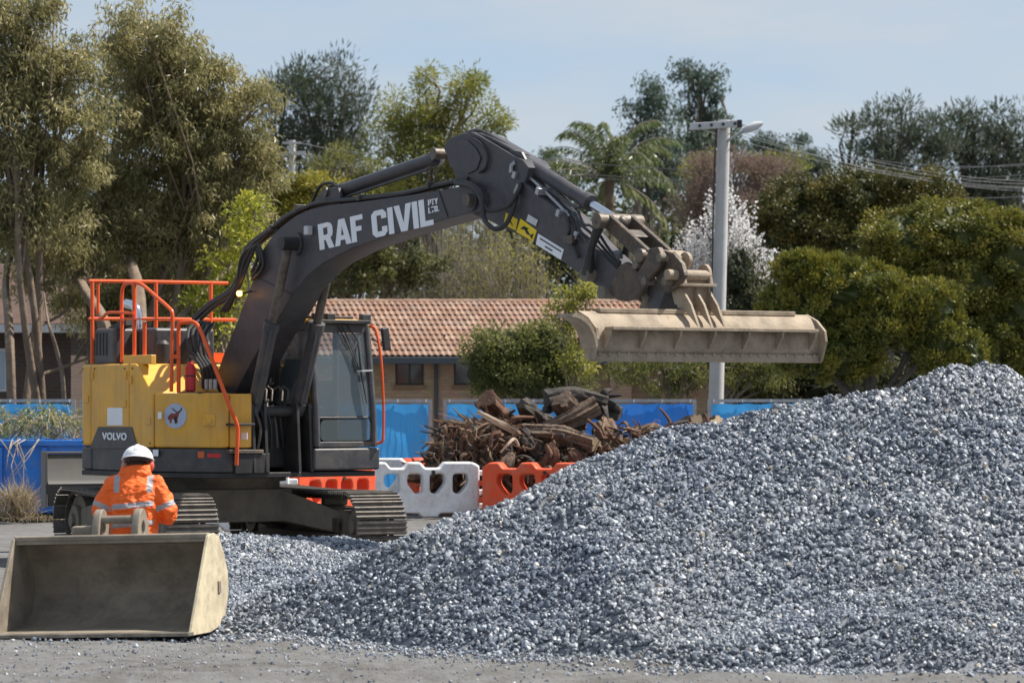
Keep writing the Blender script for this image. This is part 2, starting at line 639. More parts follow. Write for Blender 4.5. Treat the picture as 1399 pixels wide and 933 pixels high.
def gravel_z(X, Y):
    fr = np.interp(X, [-2.0, 0, 2.0, 4.0], [0.44, 0.48, 0.56, 0.60])
    a = seg_cone(X, Y, ridge, fr, 0.68)
    b = seg_cone(X, Y, low, 0.085, 0.45)
    b = np.where(X < -3.15, b - (-3.15 - X) * .35, b)
    b = np.where(Y < 28.3 + 0.25 * np.sin(X * 2.3), b - (28.3 + 0.25 * np.sin(X * 2.3) - Y) * 0.35, b)
    # lighter spill in the near corner
    c = 0.66 - 0.30 * np.hypot((X - 4.3) / 1.7, (Y - 25.6) / 0.8)
    k = 0.10
    h = k * np.log(np.exp(np.clip(a / k, -60, 60)) + np.exp(np.clip(b / k, -60, 60)) + np.exp(np.clip(c / k, -60, 60)))
    n = (fbm(X * 1.1, Y * 1.1, 4, 21) - 0.5) * 0.20 + (fbm(X * 4.5, Y * 4.5, 3, 25) - 0.5) * 0.09
    h = np.minimum(h, (Y - front_y(X) - 0.10 * np.sin(X * 3.1)) * 0.58)
    h = h + n * np.clip(h * 2.5 + 0.15, 0, 1)
    return h


px = np.arange(-4.6, 7.4, 0.07)
py = np.arange(23.4, 39.0, 0.07)
PX, PY = np.meshgrid(px, py)
PZ = gravel_z(PX, PY)
core_z = np.maximum(PZ - 0.014, -0.25)
cols_keep = None
core = grid_mesh('gravel_core', px, py, core_z)
cco = np.empty(len(core.vertices) * 3, np.float32)
core.vertices.foreach_get('co', cco)
cco = cco.reshape(-1, 3)
cfa = np.empty(len(core.polygons) * 4, np.int32)
core.polygons.foreach_get('vertices', cfa)
cfa = cfa.reshape(-1, 4)
keep = ((cco[cfa][:, :, 2] - ground_z(cco[cfa][:, :, 0], cco[cfa][:, :, 1])) > -0.01).any(1)
cfa = cfa[keep]
bpy.data.meshes.remove(core)
# stone positions
N_ST = 210000
sx = RNG.uniform(-4.6, 7.0, N_ST)
sy = 23.5 + (38.2 - 23.5) * RNG.uniform(0, 1, N_ST) ** 1.15
sz = gravel_z(sx, sy)
gz = ground_z(sx, sy)
ok = sz > gz - 0.02
# crest normal facing: drop stones far down the hidden back of the heap
ridge_y = np.interp(sx, [r[0] for r in ridge[::-1]], [r[1] for r in ridge[::-1]])
ok &= (sy < ridge_y + 1.2) | (sx < -0.6)
edge = np.clip((sz - gz) / 0.10, 0, 1)
ok &= RNG.uniform(0, 1, N_ST) < 0.35 + 0.65 * edge
st = np.stack([sx, sy, sz + 0.006], -1)[ok]
ss = np.clip(RNG.lognormal(math.log(0.043), 0.34, len(st)), 0.022, 0.095)
# the spill in the near corner and the front apron are smaller graded
small = (st[:, 0] > 2.4) & (st[:, 1] < 26.1) & (st[:, 2] < 0.75)
ss[small] *= 0.82
# stray stones over the earth round the heap
N2 = 5200
ax = RNG.uniform(-4.2, 7.0, N2)
base_y = front_y(ax)
ay = base_y + RNG.normal(-0.05, 0.42, N2) - RNG.exponential(0.12, N2)
az = ground_z(ax, ay)
o2 = (az > gravel_z(ax, ay) - 0.03) & (ay > 22.6)
st = np.concatenate([st, np.stack([ax, ay, az + 0.008], -1)[o2]])
ss = np.concatenate([ss, np.clip(RNG.lognormal(math.log(0.032), 0.4, o2.sum()), 0.012, 0.08)])
N3 = 12000
ax, ay = RNG.uniform(-4.6, 5, N3), RNG.uniform(22.9, 30, N3)
o3 = gravel_z(ax, ay) < ground_z(ax, ay) - 0.02
st = np.concatenate([st, np.stack([ax, ay, ground_z(ax, ay) + 0.003], -1)[o3]])
ss = np.concatenate([ss, np.clip(RNG.lognormal(math.log(0.012), 0.55, o3.sum()), 0.006, 0.05)])

nb = len(cco)
allco = np.concatenate([cco, st])
gm = quad_mesh('gravel', allco, cfa)
flag = gm.attributes.new('is_stone', 'BOOLEAN', 'POINT')
flag.data.foreach_set('value', np.concatenate([np.zeros(nb, bool), np.ones(len(st), bool)]))
sat = gm.attributes.new('stone_size', 'FLOAT', 'POINT')
sat.data.foreach_set('value', np.concatenate([np.zeros(nb), ss]).astype(np.float32))


def stone_material():
    m = bpy.data.materials.new('crushed_stone')
    m.use_nodes = True
    N, L = m.node_tree.nodes, m.node_tree.links
    b = N['Principled BSDF']
    b.inputs['Roughness'].default_value = 0.5
    b.inputs['Specular IOR Level'].default_value = 0.55
    oi = N.new('ShaderNodeObjectInfo')
    cr = N.new('ShaderNodeValToRGB')
    e = cr.color_ramp.elements
    stops = [(0.0, (0.095, 0.110, 0.135)), (0.3, (0.145, 0.164, 0.195)), (0.6, (0.20, 0.222, 0.256)), (0.86, (0.285, 0.305, 0.34)),
             (0.985, (0.46, 0.475, 0.50)), (0.991, (0.33, 0.28, 0.21)), (1.0, (0.36, 0.33, 0.28))]
    for _ in range(len(stops) - 2): e.new(0.5)
    for i, (p, c) in enumerate(stops):
        e[i].position = p
        e[i].color = rgb(c)
    L.new(oi.outputs['Random'], cr.inputs['Fac'])
    tc = N.new('ShaderNodeTexCoord')
    no = N.new('ShaderNodeTexNoise')
    no.inputs['Scale'].default_value = 2.5
    no.inputs['Detail'].default_value = 6
    L.new(tc.outputs['Object'], no.inputs['Vector'])
    mx = N.new('ShaderNodeMix')
    mx.data_type = 'RGBA'
    mx.blend_type = 'MULTIPLY'
    mx.inputs['Factor'].default_value = 0.7
    mr = N.new('ShaderNodeMapRange')
    mr.inputs['From Min'].default_value = 0.3
    mr.inputs['From Max'].default_value = 0.7
    mr.inputs['To Min'].default_value = 0.65
    mr.inputs['To Max'].default_value = 1.25
    L.new(no.outputs['Fac'], mr.inputs['Value'])
    L.new(cr.outputs['Color'], mx.inputs['A'])
    L.new(mr.outputs['Result'], mx.inputs['B'])
    # batches: duller dusty and darker damp patches through the heap
    n3 = N.new('ShaderNodeTexNoise')
    n3.inputs['Scale'].default_value = 0.55
    n3.inputs['Detail'].default_value = 5
    m3 = N.new('ShaderNodeMapRange')
    m3.inputs['From Min'].default_value = 0.35
    m3.inputs['From Max'].default_value = 0.65
    x3 = N.new('ShaderNodeMix'); x3.data_type = 'RGBA'
    x3.inputs['A'].default_value = (0.82, 0.86, 0.92, 1)
    x3.inputs['B'].default_value = (1.20, 1.16, 1.10, 1)
    v3 = N.new('ShaderNodeMix'); v3.data_type = 'RGBA'; v3.blend_type = 'MULTIPLY'
    v3.inputs['Factor'].default_value = 1.0
    L.new(oi.outputs['Location'], n3.inputs['Vector'])
    L.new(n3.outputs['Fac'], m3.inputs['Value'])
    L.new(m3.outputs['Result'], x3.inputs['Factor'])
    L.new(mx.outputs['Result'], v3.inputs['A'])
    L.new(x3.outputs['Result'], v3.inputs['B'])
    L.new(v3.outputs['Result'], b.inputs['Base Color'])
    return m


M_stone = stone_material()
M_core = material('stone_fines', (0.16, 0.172, 0.195), 0.9, (0.24, 0.25, 0.27), 25, 0.9, 0.8, 60)
stones = bpy.data.collections.new('stone_shapes')
for k in range(8):
    bm = bmesh.new()
    bmesh.ops.create_icosphere(bm, subdivisions=1, radius=0.5)
    rr = random.Random(k)
    sc3 = (rr.uniform(0.85, 1.3), rr.uniform(0.75, 1.05), rr.uniform(0.55, 0.85))
    planes = [Vector((rr.gauss(0, 1), rr.gauss(0, 1), rr.gauss(0, 1))).normalized() for _ in range(6)]
    for v in bm.verts:
        for q in planes:
            d = v.co.dot(q)
            if d > 0.33: v.co -= q * (d - 0.33) * 0.9
        v.co = Vector((v.co.x * sc3[0], v.co.y * sc3[1], v.co.z * sc3[2])) * rr.uniform(0.92, 1.1)
    me = bpy.data.meshes.new('stone_shape')
    bm.to_mesh(me)
    bm.free()
    me.materials.append(M_stone)
    stones.objects.link(bpy.data.objects.new('stone_shape', me))

gravel = link('gravel', gm, M_core)
tag(gravel, 'big heap of crushed blue grey gravel spilling over the earth', 'gravel', kind='stuff')
ng = bpy.data.node_groups.new('gravel_stones', 'GeometryNodeTree')
ng.interface.new_socket('Geometry', in_out='INPUT', socket_type='NodeSocketGeometry')
ng.interface.new_socket('Geometry', in_out='OUTPUT', socket_type='NodeSocketGeometry')
n = ng.nodes
gi, go = n.new('NodeGroupInput'), n.new('NodeGroupOutput')
iop = n.new('GeometryNodeInstanceOnPoints')
ci = n.new('GeometryNodeCollectionInfo')
ci.inputs['Collection'].default_value = stones
ci.inputs['Separate Children'].default_value = True
ci.inputs['Reset Children'].default_value = True
iop.inputs['Pick Instance'].default_value = True
na = n.new('GeometryNodeInputNamedAttribute'); na.data_type = 'BOOLEAN'; na.inputs['Name'].default_value = 'is_stone'
nz = n.new('GeometryNodeInputNamedAttribute'); nz.data_type = 'FLOAT'; nz.inputs['Name'].default_value = 'stone_size'
rv = n.new('FunctionNodeRandomValue'); rv.data_type = 'FLOAT_VECTOR'
rv.inputs['Max'].default_value = (6.283, 6.283, 6.283)
ri = n.new('FunctionNodeRandomValue'); ri.data_type = 'INT'
jn = n.new('GeometryNodeJoinGeometry')
L = ng.links
L.new(gi.outputs['Geometry'], iop.inputs['Points'])
L.new(na.outputs['Attribute'], iop.inputs['Selection'])
L.new(ci.outputs['Instances'], iop.inputs['Instance'])
L.new(rv.outputs[0], iop.inputs['Rotation'])
L.new(nz.outputs['Attribute'], iop.inputs['Scale'])
L.new(gi.outputs['Geometry'], jn.inputs['Geometry'])
L.new(iop.outputs['Instances'], jn.inputs['Geometry'])
L.new(jn.outputs['Geometry'], go.inputs['Geometry'])
gravel.modifiers.new('stones', 'NODES').node_group = ng

# ---------------------------------------------------------------- houses
HD = 78.0                      # front wall depth of the brick house


def brick_material(name, c1, c2, mortar, flip=False):
    m = bpy.data.materials.new(name)
    m.use_nodes = True
    N, L = m.node_tree.nodes, m.node_tree.links
    b = N['Principled BSDF']
    b.inputs['Roughness'].default_value = 0.85
    tc = N.new('ShaderNodeTexCoord')
    mp = N.new('ShaderNodeMapping')
    mp.inputs['Rotation'].default_value = (R(90), 0, 0)
    if flip: mp.inputs['Rotation'].default_value = (R(90), 0, R(90))
    br = N.new('ShaderNodeTexBrick')
    br.inputs['Color1'].default_value = rgb(c1)
    br.inputs['Color2'].default_value = rgb(c2)
    br.inputs['Mortar'].default_value = rgb(mortar)
    br.inputs['Scale'].default_value = 1.0
    br.inputs['Mortar Size'].default_value = 0.011
    br.inputs['Brick Width'].default_value = 0.24
    br.inputs['Row Height'].default_value = 0.086
    no = N.new('ShaderNodeTexNoise')
    no.inputs['Scale'].default_value = 4
    no.inputs['Detail'].default_value = 6
    mx = N.new('ShaderNodeMix'); mx.data_type = 'RGBA'; mx.blend_type = 'MULTIPLY'
    mx.inputs['Factor'].default_value = 0.5
    bp = N.new('ShaderNodeBump')
    bp.inputs['Strength'].default_value = 0.8
    bp.inputs['Distance'].default_value = 0.012
    bp.invert = True
    L.new(tc.outputs['Object'], mp.inputs['Vector'])
    L.new(mp.outputs['Vector'], br.inputs['Vector'])
    L.new(tc.outputs['Object'], no.inputs['Vector'])
    L.new(br.outputs['Color'], mx.inputs['A'])
    L.new(no.outputs['Color'], mx.inputs['B'])
    L.new(mx.outputs['Result'], b.inputs['Base Color'])
    L.new(br.outputs['Fac'], bp.inputs['Height'])
    L.new(bp.outputs['Normal'], b.inputs['Normal'])
    return m


M_brick = brick_material('brown_brick', (0.66, 0.43, 0.25), (0.54, 0.34, 0.20), (0.42, 0.36, 0.29))
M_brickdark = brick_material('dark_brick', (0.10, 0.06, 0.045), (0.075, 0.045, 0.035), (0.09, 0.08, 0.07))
M_tile = material('concrete_tile', (0.27, 0.145, 0.092), 0.85, (0.165, 0.10, 0.075), 1.6, 0.95, 0.2, 30, dust=(0.31, 0.235, 0.185), dust_amt=0.7, dust_scale=2.2, world_space=True)
M_tile_b = material('concrete_tile_pale', (0.31, 0.18, 0.12), 0.85, (0.20, 0.125, 0.095), 1.6, 0.95, 0.2, 30, dust=(0.35, 0.27, 0.215), dust_amt=0.7, dust_scale=2.2, world_space=True)
M_gutter = material('dark_gutter', (0.075, 0.085, 0.10), 0.45)
M_frame = material('bronze_frame', (0.06, 0.05, 0.045), 0.45)
M_sill = material('brick_sill', (0.28, 0.17, 0.10), 0.85, (0.2, 0.12, 0.08), 6, 0.7)

xL, xR = P(215, 0, HD).x, P(1000, 0, HD).x
z_eave = P(0, 487, HD - 0.55).z
z_ridge = P(0, 412, HD + 2.9).z
y_eave, y_ridge = HD - 0.55, HD + 2.9
house = empty('brick_house', ((xL + xR) / 2, HD + 3, 0))
tag(house, 'brown brick house with a faded terracotta tiled roof behind the fence', 'house')
hx0 = (xL + xR) / 2
HM = Matrix.Translation((-hx0, -(HD + 3), 0))
wins = [(540, 579, 490, 526), (620, 668, 490, 526), (330, 372, 490, 526), (905, 945, 492, 528)]
wr = sorted([(P(a, 0, HD).x, P(b, 0, HD).x, P(0, d, HD).z, P(0, c, HD).z) for a, b, c, d in wins])
# front wall with real window openings
wall = MB()
xcur = xL
zt = z_eave + 0.12
for (a, b, z0, z1) in wr:
    wall.box(((xcur + a) / 2, HD + .12, zt / 2), (a - xcur, .24, zt))
    wall.box(((a + b) / 2, HD + .12, z0 / 2), (b - a, .24, z0))
    wall.box(((a + b) / 2, HD + .12, (z1 + zt) / 2), (b - a, .24, zt - z1))
    xcur = b
wall.box(((xcur + xR) / 2, HD + .12, zt / 2), (xR - xcur, .24, zt))
wall.box((xL + .12, HD + 3.2, zt / 2), (.24, 5.9, zt)).box((xR - .12, HD + 3.2, zt / 2), (.24, 5.9, zt)).box(((xL + xR) / 2, HD + 6.3, zt / 2), (xR - xL, .24, zt))
wall.build('wall', M_brick, house, HM, smooth=None)
# a short brick return standing forward of the wall, in the sun
MB().box((P(848, 0, HD - .5).x, HD - .25, zt / 2 - .05), (P(863, 0, HD).x - P(834, 0, HD).x, .48, zt - .1)).build('brick_pier', M_brick, house, HM, smooth=None)
for (a, b, z0, z1) in wr:
    fr = MB()
    w, h = b - a, z1 - z0
    for x in (a + .025, (a + b) / 2, b - .025): fr.box((x, HD + .08, (z0 + z1) / 2), (.05, .06, h))
    for z in (z0 + .025, z1 - .025): fr.box(((a + b) / 2, HD + .083, z), (w, .06, .05))
    win = fr.build('window', M_frame, house, HM, smooth=None)
    for x in ((a * .75 + b * .25), (a * .25 + b * .75)):
        MB().box((x, HD + .09, (z0 + z1) / 2), (w / 2 - .05, .012, h - .05)).build('pane', M_winglass, win, smooth=None)
    MB().box(((a + b) / 2, HD + .16, (z0 + z1) / 2), (w * .9, .01, h * .95)).build('blind', material('blind_cloth', (.16, .15, .14), .9), win, smooth=None)
    MB().box(((a + b) / 2, HD - .02, z0 - .045), (w + .1, .13, .08)).build('sill', M_sill, win, smooth=None)
# roof deck, gutter, fascia
rd = MB()
y_back = 2 * y_ridge - y_eave
rd.add([(xL - .45, y_eave, z_eave - .03), (xR + .45, y_eave, z_eave - .03), (xR + .45, y_ridge, z_ridge - .06), (xL - .45, y_ridge, z_ridge - .06),
        (xL - .45, y_back, z_eave - .03), (xR + .45, y_back, z_eave - .03)], [(0, 1, 2, 3), (3, 2, 5, 4), (0, 3, 4), (1, 5, 2), (0, 4, 5, 1)])
roof = rd.build('roof', M_tile_b, house, HM, smooth=None)
MB().box(((xL + xR) / 2, y_eave - .06, z_eave - .10), (xR - xL + .9, .12, .17)).build('gutter', M_gutter, house, HM, smooth=None, bevel=.02)
MB().box(((xL + xR) / 2, HD - .28, z_eave - .16), (xR - xL + .9, .5, .03)).build('soffit', M_gutter, house, HM, smooth=None)
# wavy roof tiles: one shared tile shape, each tile a piece of its own
nrow = 11
slope = math.atan2(z_ridge - z_eave, y_ridge - y_eave)
run = math.hypot(z_ridge - z_eave, y_ridge - y_eave)
gauge = run / nrow
TW = 0.30
tv, tf = [], []
prof = [(i / 12, 0.022 * math.cos(2 * math.pi * 2 * i / 12) + 0.022) for i in range(13)]
for yy, zz in ((-0.03, 0.012), (gauge, -0.012)):
    for x, h in prof: tv.append((x * TW, yy, h + zz + 0.012))
for x, h in prof: tv.append((x * TW, -0.03, h + 0.012 - 0.022))
for i in range(12):
    tf.append((i, i + 1, 14 + i, 13 + i))
    tf.append((i + 1, i, 26 + i, 27 + i))
tm = bpy.data.meshes.new('tile')
tm.from_pydata(tv, [], tf)
tm.polygons.foreach_set('use_smooth', [True] * len(tm.polygons))
tm.set_sharp_from_angle(angle=R(50))
tm.materials.append(M_tile)
tm2 = tm.copy()
tm2.materials[0] = M_tile_b
ncol = int((xR - xL + .9) / TW)
Rs = Matrix.Rotation(slope, 4, 'X')
rest = MB()
count = 0
t_rng = random.Random(3)
for r in range(nrow):
    for c in range(ncol):
        x = xL - .45 + c * TW + (0.5 * TW / 2 if r % 2 else 0)
        d = r * gauge + .03
        y, z = y_eave + math.cos(slope) * d, z_eave + math.sin(slope) * d
        Mx = Matrix.Translation((x, y, z)) @ Rs @ Matrix.Rotation(t_rng.gauss(0, .006), 4, 'Z') @ Matrix.Translation((0, 0, t_rng.uniform(0, .006)))
        u = U0 + F * x / y
        if 508 < u < 838 and count < 300 and not (u > 700 and r < 4):
            o = link('tile', tm if t_rng.random() < .6 else tm2, None, roof, Matrix.Identity(4))
            o.matrix_local = HM @ Mx if False else Mx
            count += 1
        else:
            rest.add([Mx @ Vector(p) for p in tv], tf)
ro = rest.build('tiles', M_tile, roof, smooth=50)
tag(ro, kind='stuff')
# ridge caps
for k in range(int((xR - xL + .9) / .38)):
    x = xL - .45 + k * .38
    pts = [(x + dx, y_ridge + .13 * math.sin(a), z_ridge - .03 + .09 * math.cos(a) + (0.012 if dx == 0 else 0)) for dx in (0, .40) for a in [R(q) for q in range(-90, 91, 30)]]
    m = MB()
    m.add(pts, [(i, i + 1, i + 8, i + 7) for i in range(6)])
    m.build('ridge_cap', M_tile if k % 3 else M_tile_b, roof, smooth=60)
MB().cyl((P(596, 0, HD).x, HD - .06, .02), (P(596, 0, HD).x, HD - .06, z_eave - .16), .045, n=10).build('downpipe', M_gutter, house, HM)
p = P(607, 472, HD + .3)
MB().cyl((p.x, HD + .5, p.z - .25), (p.x, HD + .5, p.z + .28), .035, n=10).build('vent_pipe', M_gutter, roof)

# dim house behind the big gum tree
H2 = 74.0
a0, a1 = P(-140, 0, H2).x, P(97, 0, H2).x
h2 = empty('dark_house', ((a0 + a1) / 2, H2 + 3, 0))
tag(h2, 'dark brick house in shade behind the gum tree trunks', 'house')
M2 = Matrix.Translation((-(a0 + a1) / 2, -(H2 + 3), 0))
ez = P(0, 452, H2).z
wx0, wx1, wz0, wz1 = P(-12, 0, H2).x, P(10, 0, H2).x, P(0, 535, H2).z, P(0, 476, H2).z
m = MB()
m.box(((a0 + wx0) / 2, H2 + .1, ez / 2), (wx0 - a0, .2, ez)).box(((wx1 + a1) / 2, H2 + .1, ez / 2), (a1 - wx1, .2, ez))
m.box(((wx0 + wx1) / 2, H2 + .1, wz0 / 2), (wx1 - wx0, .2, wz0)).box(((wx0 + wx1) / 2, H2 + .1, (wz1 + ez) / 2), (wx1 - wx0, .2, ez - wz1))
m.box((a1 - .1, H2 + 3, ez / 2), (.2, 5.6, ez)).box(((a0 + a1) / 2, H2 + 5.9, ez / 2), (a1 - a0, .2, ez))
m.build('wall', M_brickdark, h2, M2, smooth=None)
wo = MB().box(((wx0 + wx1) / 2, H2 + .06, wz0 + .03), (wx1 - wx0, .07, .06)).box(((wx0 + wx1) / 2, H2 + .06, wz1 - .03), (wx1 - wx0, .07, .06)).box((wx1 - .03, H2 + .063, (wz0 + wz1) / 2), (.06, .07, wz1 - wz0)).build('window', M_lightgrey, h2, M2, smooth=None)
MB().box(((wx0 + wx1) / 2, H2 + .08, (wz0 + wz1) / 2), (wx1 - wx0 - .06, .012, wz1 - wz0 - .1)).build('pane', glass_material('pale_blue_glass', (.25, .35, .45), .1, .9), wo, smooth=None)
MB().box(((a0 + a1) / 2, H2 - .5, ez + .05), (a1 - a0 + 1.0, .06, .2)).build('fascia', M_lightgrey, h2, M2, smooth=None)
m = MB()
m.add([(a0 - .5, H2 - .55, ez + .16), (a1 + .5, H2 - .55, ez + .16), (a1 + .5, H2 + 3, ez + 1.7), (a0 - .5, H2 + 3, ez + 1.7), (a0 - .5, H2 + 6.5, ez + .16), (a1 + .5, H2 + 6.5, ez + .16)],
      [(0, 1, 2, 3), (3, 2, 5, 4), (0, 3, 4), (1, 5, 2), (0, 4, 5, 1)])
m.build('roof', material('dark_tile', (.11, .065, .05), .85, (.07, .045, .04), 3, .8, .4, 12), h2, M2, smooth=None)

# ---------------------------------------------------------------- temporary fence panels with blue shade cloth
FD = 60.0


def cloth_material(name, base, alt):
    m = material(name, base, 0.55, alt, 1.2, 0.8, 0.0, dust=(.34, .46, .60), dust_amt=.45, dust_scale=2.5, streak=.18, streak_dir=(5, 5, .6))
    N, L = m.node_tree.nodes, m.node_tree.links
    b = N['Principled BSDF']
    tc = N.new('ShaderNodeTexCoord')
    wv = N.new('ShaderNodeTexWave')
    wv.wave_type = 'BANDS'
    wv.bands_direction = 'X'
    wv.inputs['Scale'].default_value = 6.0
    wv.inputs['Distortion'].default_value = 1.2
    bp = N.new('ShaderNodeBump')
    bp.inputs['Strength'].default_value = 0.25
    bp.inputs['Distance'].default_value = 0.03
    L.new(tc.outputs['Object'], wv.inputs['Vector'])
    L.new(wv.outputs['Fac'], bp.inputs['Height'])
    L.new(bp.outputs['Normal'], b.inputs['Normal'])
    tr = N.new('ShaderNodeBsdfTranslucent')
    tr.inputs['Color'].default_value = rgb(base)
    ms = N.new('ShaderNodeMixShader')
    ms.inputs['Fac'].default_value = 0.55
    L.new(b.outputs['BSDF'], ms.inputs[1])
    L.new(tr.outputs['BSDF'], ms.inputs[2])
    L.new(ms.outputs['Shader'], N['Material Output'].inputs['Surface'])
    return m


M_cloth = cloth_material('sky_blue_cloth', (0.075, 0.45, 0.95), (0.06, 0.39, 0.90))
M_cloth_d = cloth_material('deep_blue_cloth', (0.04, 0.25, 0.85), (0.04, 0.30, 0.88))
M_block = material('concrete_foot', (0.35, 0.34, 0.32), 0.9, (0.25, 0.24, 0.23), 6, .7)


def fence_panel(u0, u1, label, cl, D=FD, seed=0):
    x0, x1 = P(u0, 0, D).x, P(u1, 0, D).x
    w = x1 - x0
    ztop = P(0, 545.5, D).z
    g = empty('fence_panel', ((x0 + x1) / 2, D, 0))
    tag(g, label, 'fence panel', 'temporary fence panels along the site edge')
    fr = MB()
    for sx in (-1, 1):
        fr.box((sx * (w / 2 - .06), 0, ztop / 2 + .03), (.075, .06, ztop - .06))
    for z in (.12, ztop - .025): fr.box((0, 0.001, z), (w - .195, .05, .06))
    for k in range(int(w / .12)):
        fr.cyl((-w / 2 + .12 + k * .12, .012, .13), (-w / 2 + .12 + k * .12, .012, ztop - .05), .004, n=4, caps=False)
    fr.build('frame', M_galv, g, smooth=None)
    rr = np.random.default_rng(seed)
    xs = np.linspace(-w / 2 + .10, w / 2 - .10, 30)
    zs = np.linspace(.16, ztop - .075, 16)
    X, Z = np.meshgrid(xs, zs)
    Yy = -.035 - .07 * fbm(X * 2.6 + seed, Z * 1.3, 4, seed) - .010 * np.sin(X * 30 + rr.uniform(0, 6)) * (np.abs(Z - 1) ** 2) * .5
    Z = Z + np.where(Z > ztop - .2, -.02 * np.abs(np.sin(X * 7)), 0)
    co = np.stack([X, Yy, Z], -1).reshape(-1, 3)
    i = np.arange(15 * 29)
    q = (i // 29) * 30 + i % 29
    me = quad_mesh('shade_cloth', co, np.stack([q, q + 1, q + 31, q + 30], -1))
    link('shade_cloth', me, cl, g)
    for sx in (-1, 1):
        MB().box((sx * (w / 2 - .1), 0, .07), (.25, .55, .14)).build('foot', M_block, g, bevel=.02)
    for k in range(5):
        MB().box((sx * 0 - w / 2 + .14 + k * (w - .28) / 4, -.035, ztop - .03), (.02, .02, .06)).build('cable_tie', M_sign_white, g, smooth=None)


fence_panel(-77, 105, 'blue cloth fence panel behind the blue skip bin of garden waste', M_cloth, 60.0, 1)
fence_panel(108, 235, 'blue cloth fence panel hidden behind the yellow excavator counterweight', M_cloth, 60.1, 2)
fence_panel(237, 415, 'blue cloth fence panel behind the excavator boom foot', M_cloth, 60.0, 3)
fence_panel(417, 592, 'sky blue cloth fence panel beside the excavator cab', M_cloth, 60.1, 4)
fence_panel(604, 777, 'sky blue cloth fence panel behind the tall end of the stump heap', M_cloth, 60.0, 5)
fence_panel(779, 953, 'deep blue cloth fence panel behind the low end of the stump heap', M_cloth_d, 60.1, 6)
fence_panel(965, 1141, 'sky blue cloth fence panel just beyond the concrete power pole', M_cloth, 60.0, 7)
fence_panel(1143, 1320, 'sky blue cloth fence panel mostly hidden by the gravel heap', M_cloth, 60.1, 8)

# ---------------------------------------------------------------- plastic road barriers
BL, BH = 2.05, 0.95


def rcorner(pts, r=0.05, k=4):
    out = []
    n = len(pts)
    for i in range(n):
        a, b, c = Vector(pts[i - 1]), Vector(pts[i]), Vector(pts[(i + 1) % n])
        d1, d2 = (a - b), (c - b)
        rr = min(r, d1.length * .45, d2.length * .45)
        p1, p2 = b + d1.normalized() * rr, b + d2.normalized() * rr
        for j in range(k + 1):
            t = j / k
            q = p1 * (1 - t) ** 2 + b * 2 * t * (1 - t) + p2 * t * t
            out.append((q.x, q.y))
    return out


def barrier_meshes():
    h = BL / 2
    out = [(-h + .03, .0), (-.42, 0), (-.38, .07), (-.12, .07), (-.08, 0), (.2, 0), (.24, .07), (.50, .07), (.54, 0), (h - .10, 0), (h - .10, BH * .93), (h - .22, BH),
           (.32, BH), (.24, BH - .10), (-.02, BH - .10), (-.10, BH), (-.30, BH), (-.38, BH - .10), (-.62, BH - .10), (-.70, BH), (-h + .16, BH), (-h + .03, BH * .9)]
    out = rcorner(out, .03, 3)
    loops = [out]
    # three round-cornered slanted windows
    for cx, sgn in ((-.60, 1), (-.20, 1), (.20, -1), (.60, -1)):
        tri = [(cx - .12 * sgn, BH - .20), (cx + .14 * sgn, BH - .20), (cx + .14 * sgn, BH - .52), (cx + .02 * sgn, BH - .56), (cx - .14 * sgn, BH - .36)]
        loops.append(rcorner(tri, .07, 4))
    return curve_mesh(loops, .19, .035, 'barrier')


bar_me = barrier_meshes()
bar_me.materials.append(M_white)
bar_me_o = bar_me.copy()
bar_me_o.materials[0] = M_barrier_orange


def barrier(p0, p1, orange, label):
    p0, p1 = Vector(p0), Vector(p1)
    d = p1 - p0
    g = empty('road_barrier', ((p0.x + p1.x) / 2, (p0.y + p1.y) / 2, 0), math.atan2(d.y, d.x))
    tag(g, label, 'barrier', 'water filled plastic barriers along the stump heap')
    mt = M_barrier_orange if orange else M_white
    link('body', bar_me_o if orange else bar_me, None, g, XZ)
    for z in (BH * .80, BH * .45, BH * .20):
        MB().box((BL / 2 - .03, 0, z), (.15, .16, .09)).build('hinge_lug', mt, g, bevel=.02)
    MB().box((-BL / 2 + .005, 0, BH * .62), (.14, .15, .09)).box((-BL / 2 + .005, 0, BH * .32), (.14, .15, .09)).build('hinge_socket', mt, g, bevel=.02)
    MB().cyl((.12, -.205, BH - .17), (.12, -.18, BH - .17), .033, n=14).build('filler_cap', M_dark, g)
    MB().cyl((-.42, -.205, .12), (-.42, -.18, .12), .033, n=14).build('drain_plug', M_dark, g)


def gp(u, D): return Vector((P(u, 0, D).x, D))


barrier(gp(502, 54.2), gp(659, 54.5), False, 'white plastic barrier with three windows in front of the root mass')
barrier(gp(660, 54.2), gp(818, 53.7), True, 'orange plastic barrier running in behind the gravel heap')
barrier(gp(392, 49.2), gp(508, 50.9), True, 'orange plastic barrier seen between excavator cab base and track')
barrier(gp(232, 48.6), gp(392, 48.9), False, 'white plastic barrier hidden behind the excavator undercarriage')
barrier(gp(418, 57.8), gp(560, 57.6), False, 'white plastic barrier in the rear row close to the blue fence')
barrier(gp(562, 57.5), gp(600, 59.2), True, 'orange plastic barrier at the end of the rear row by the roots')

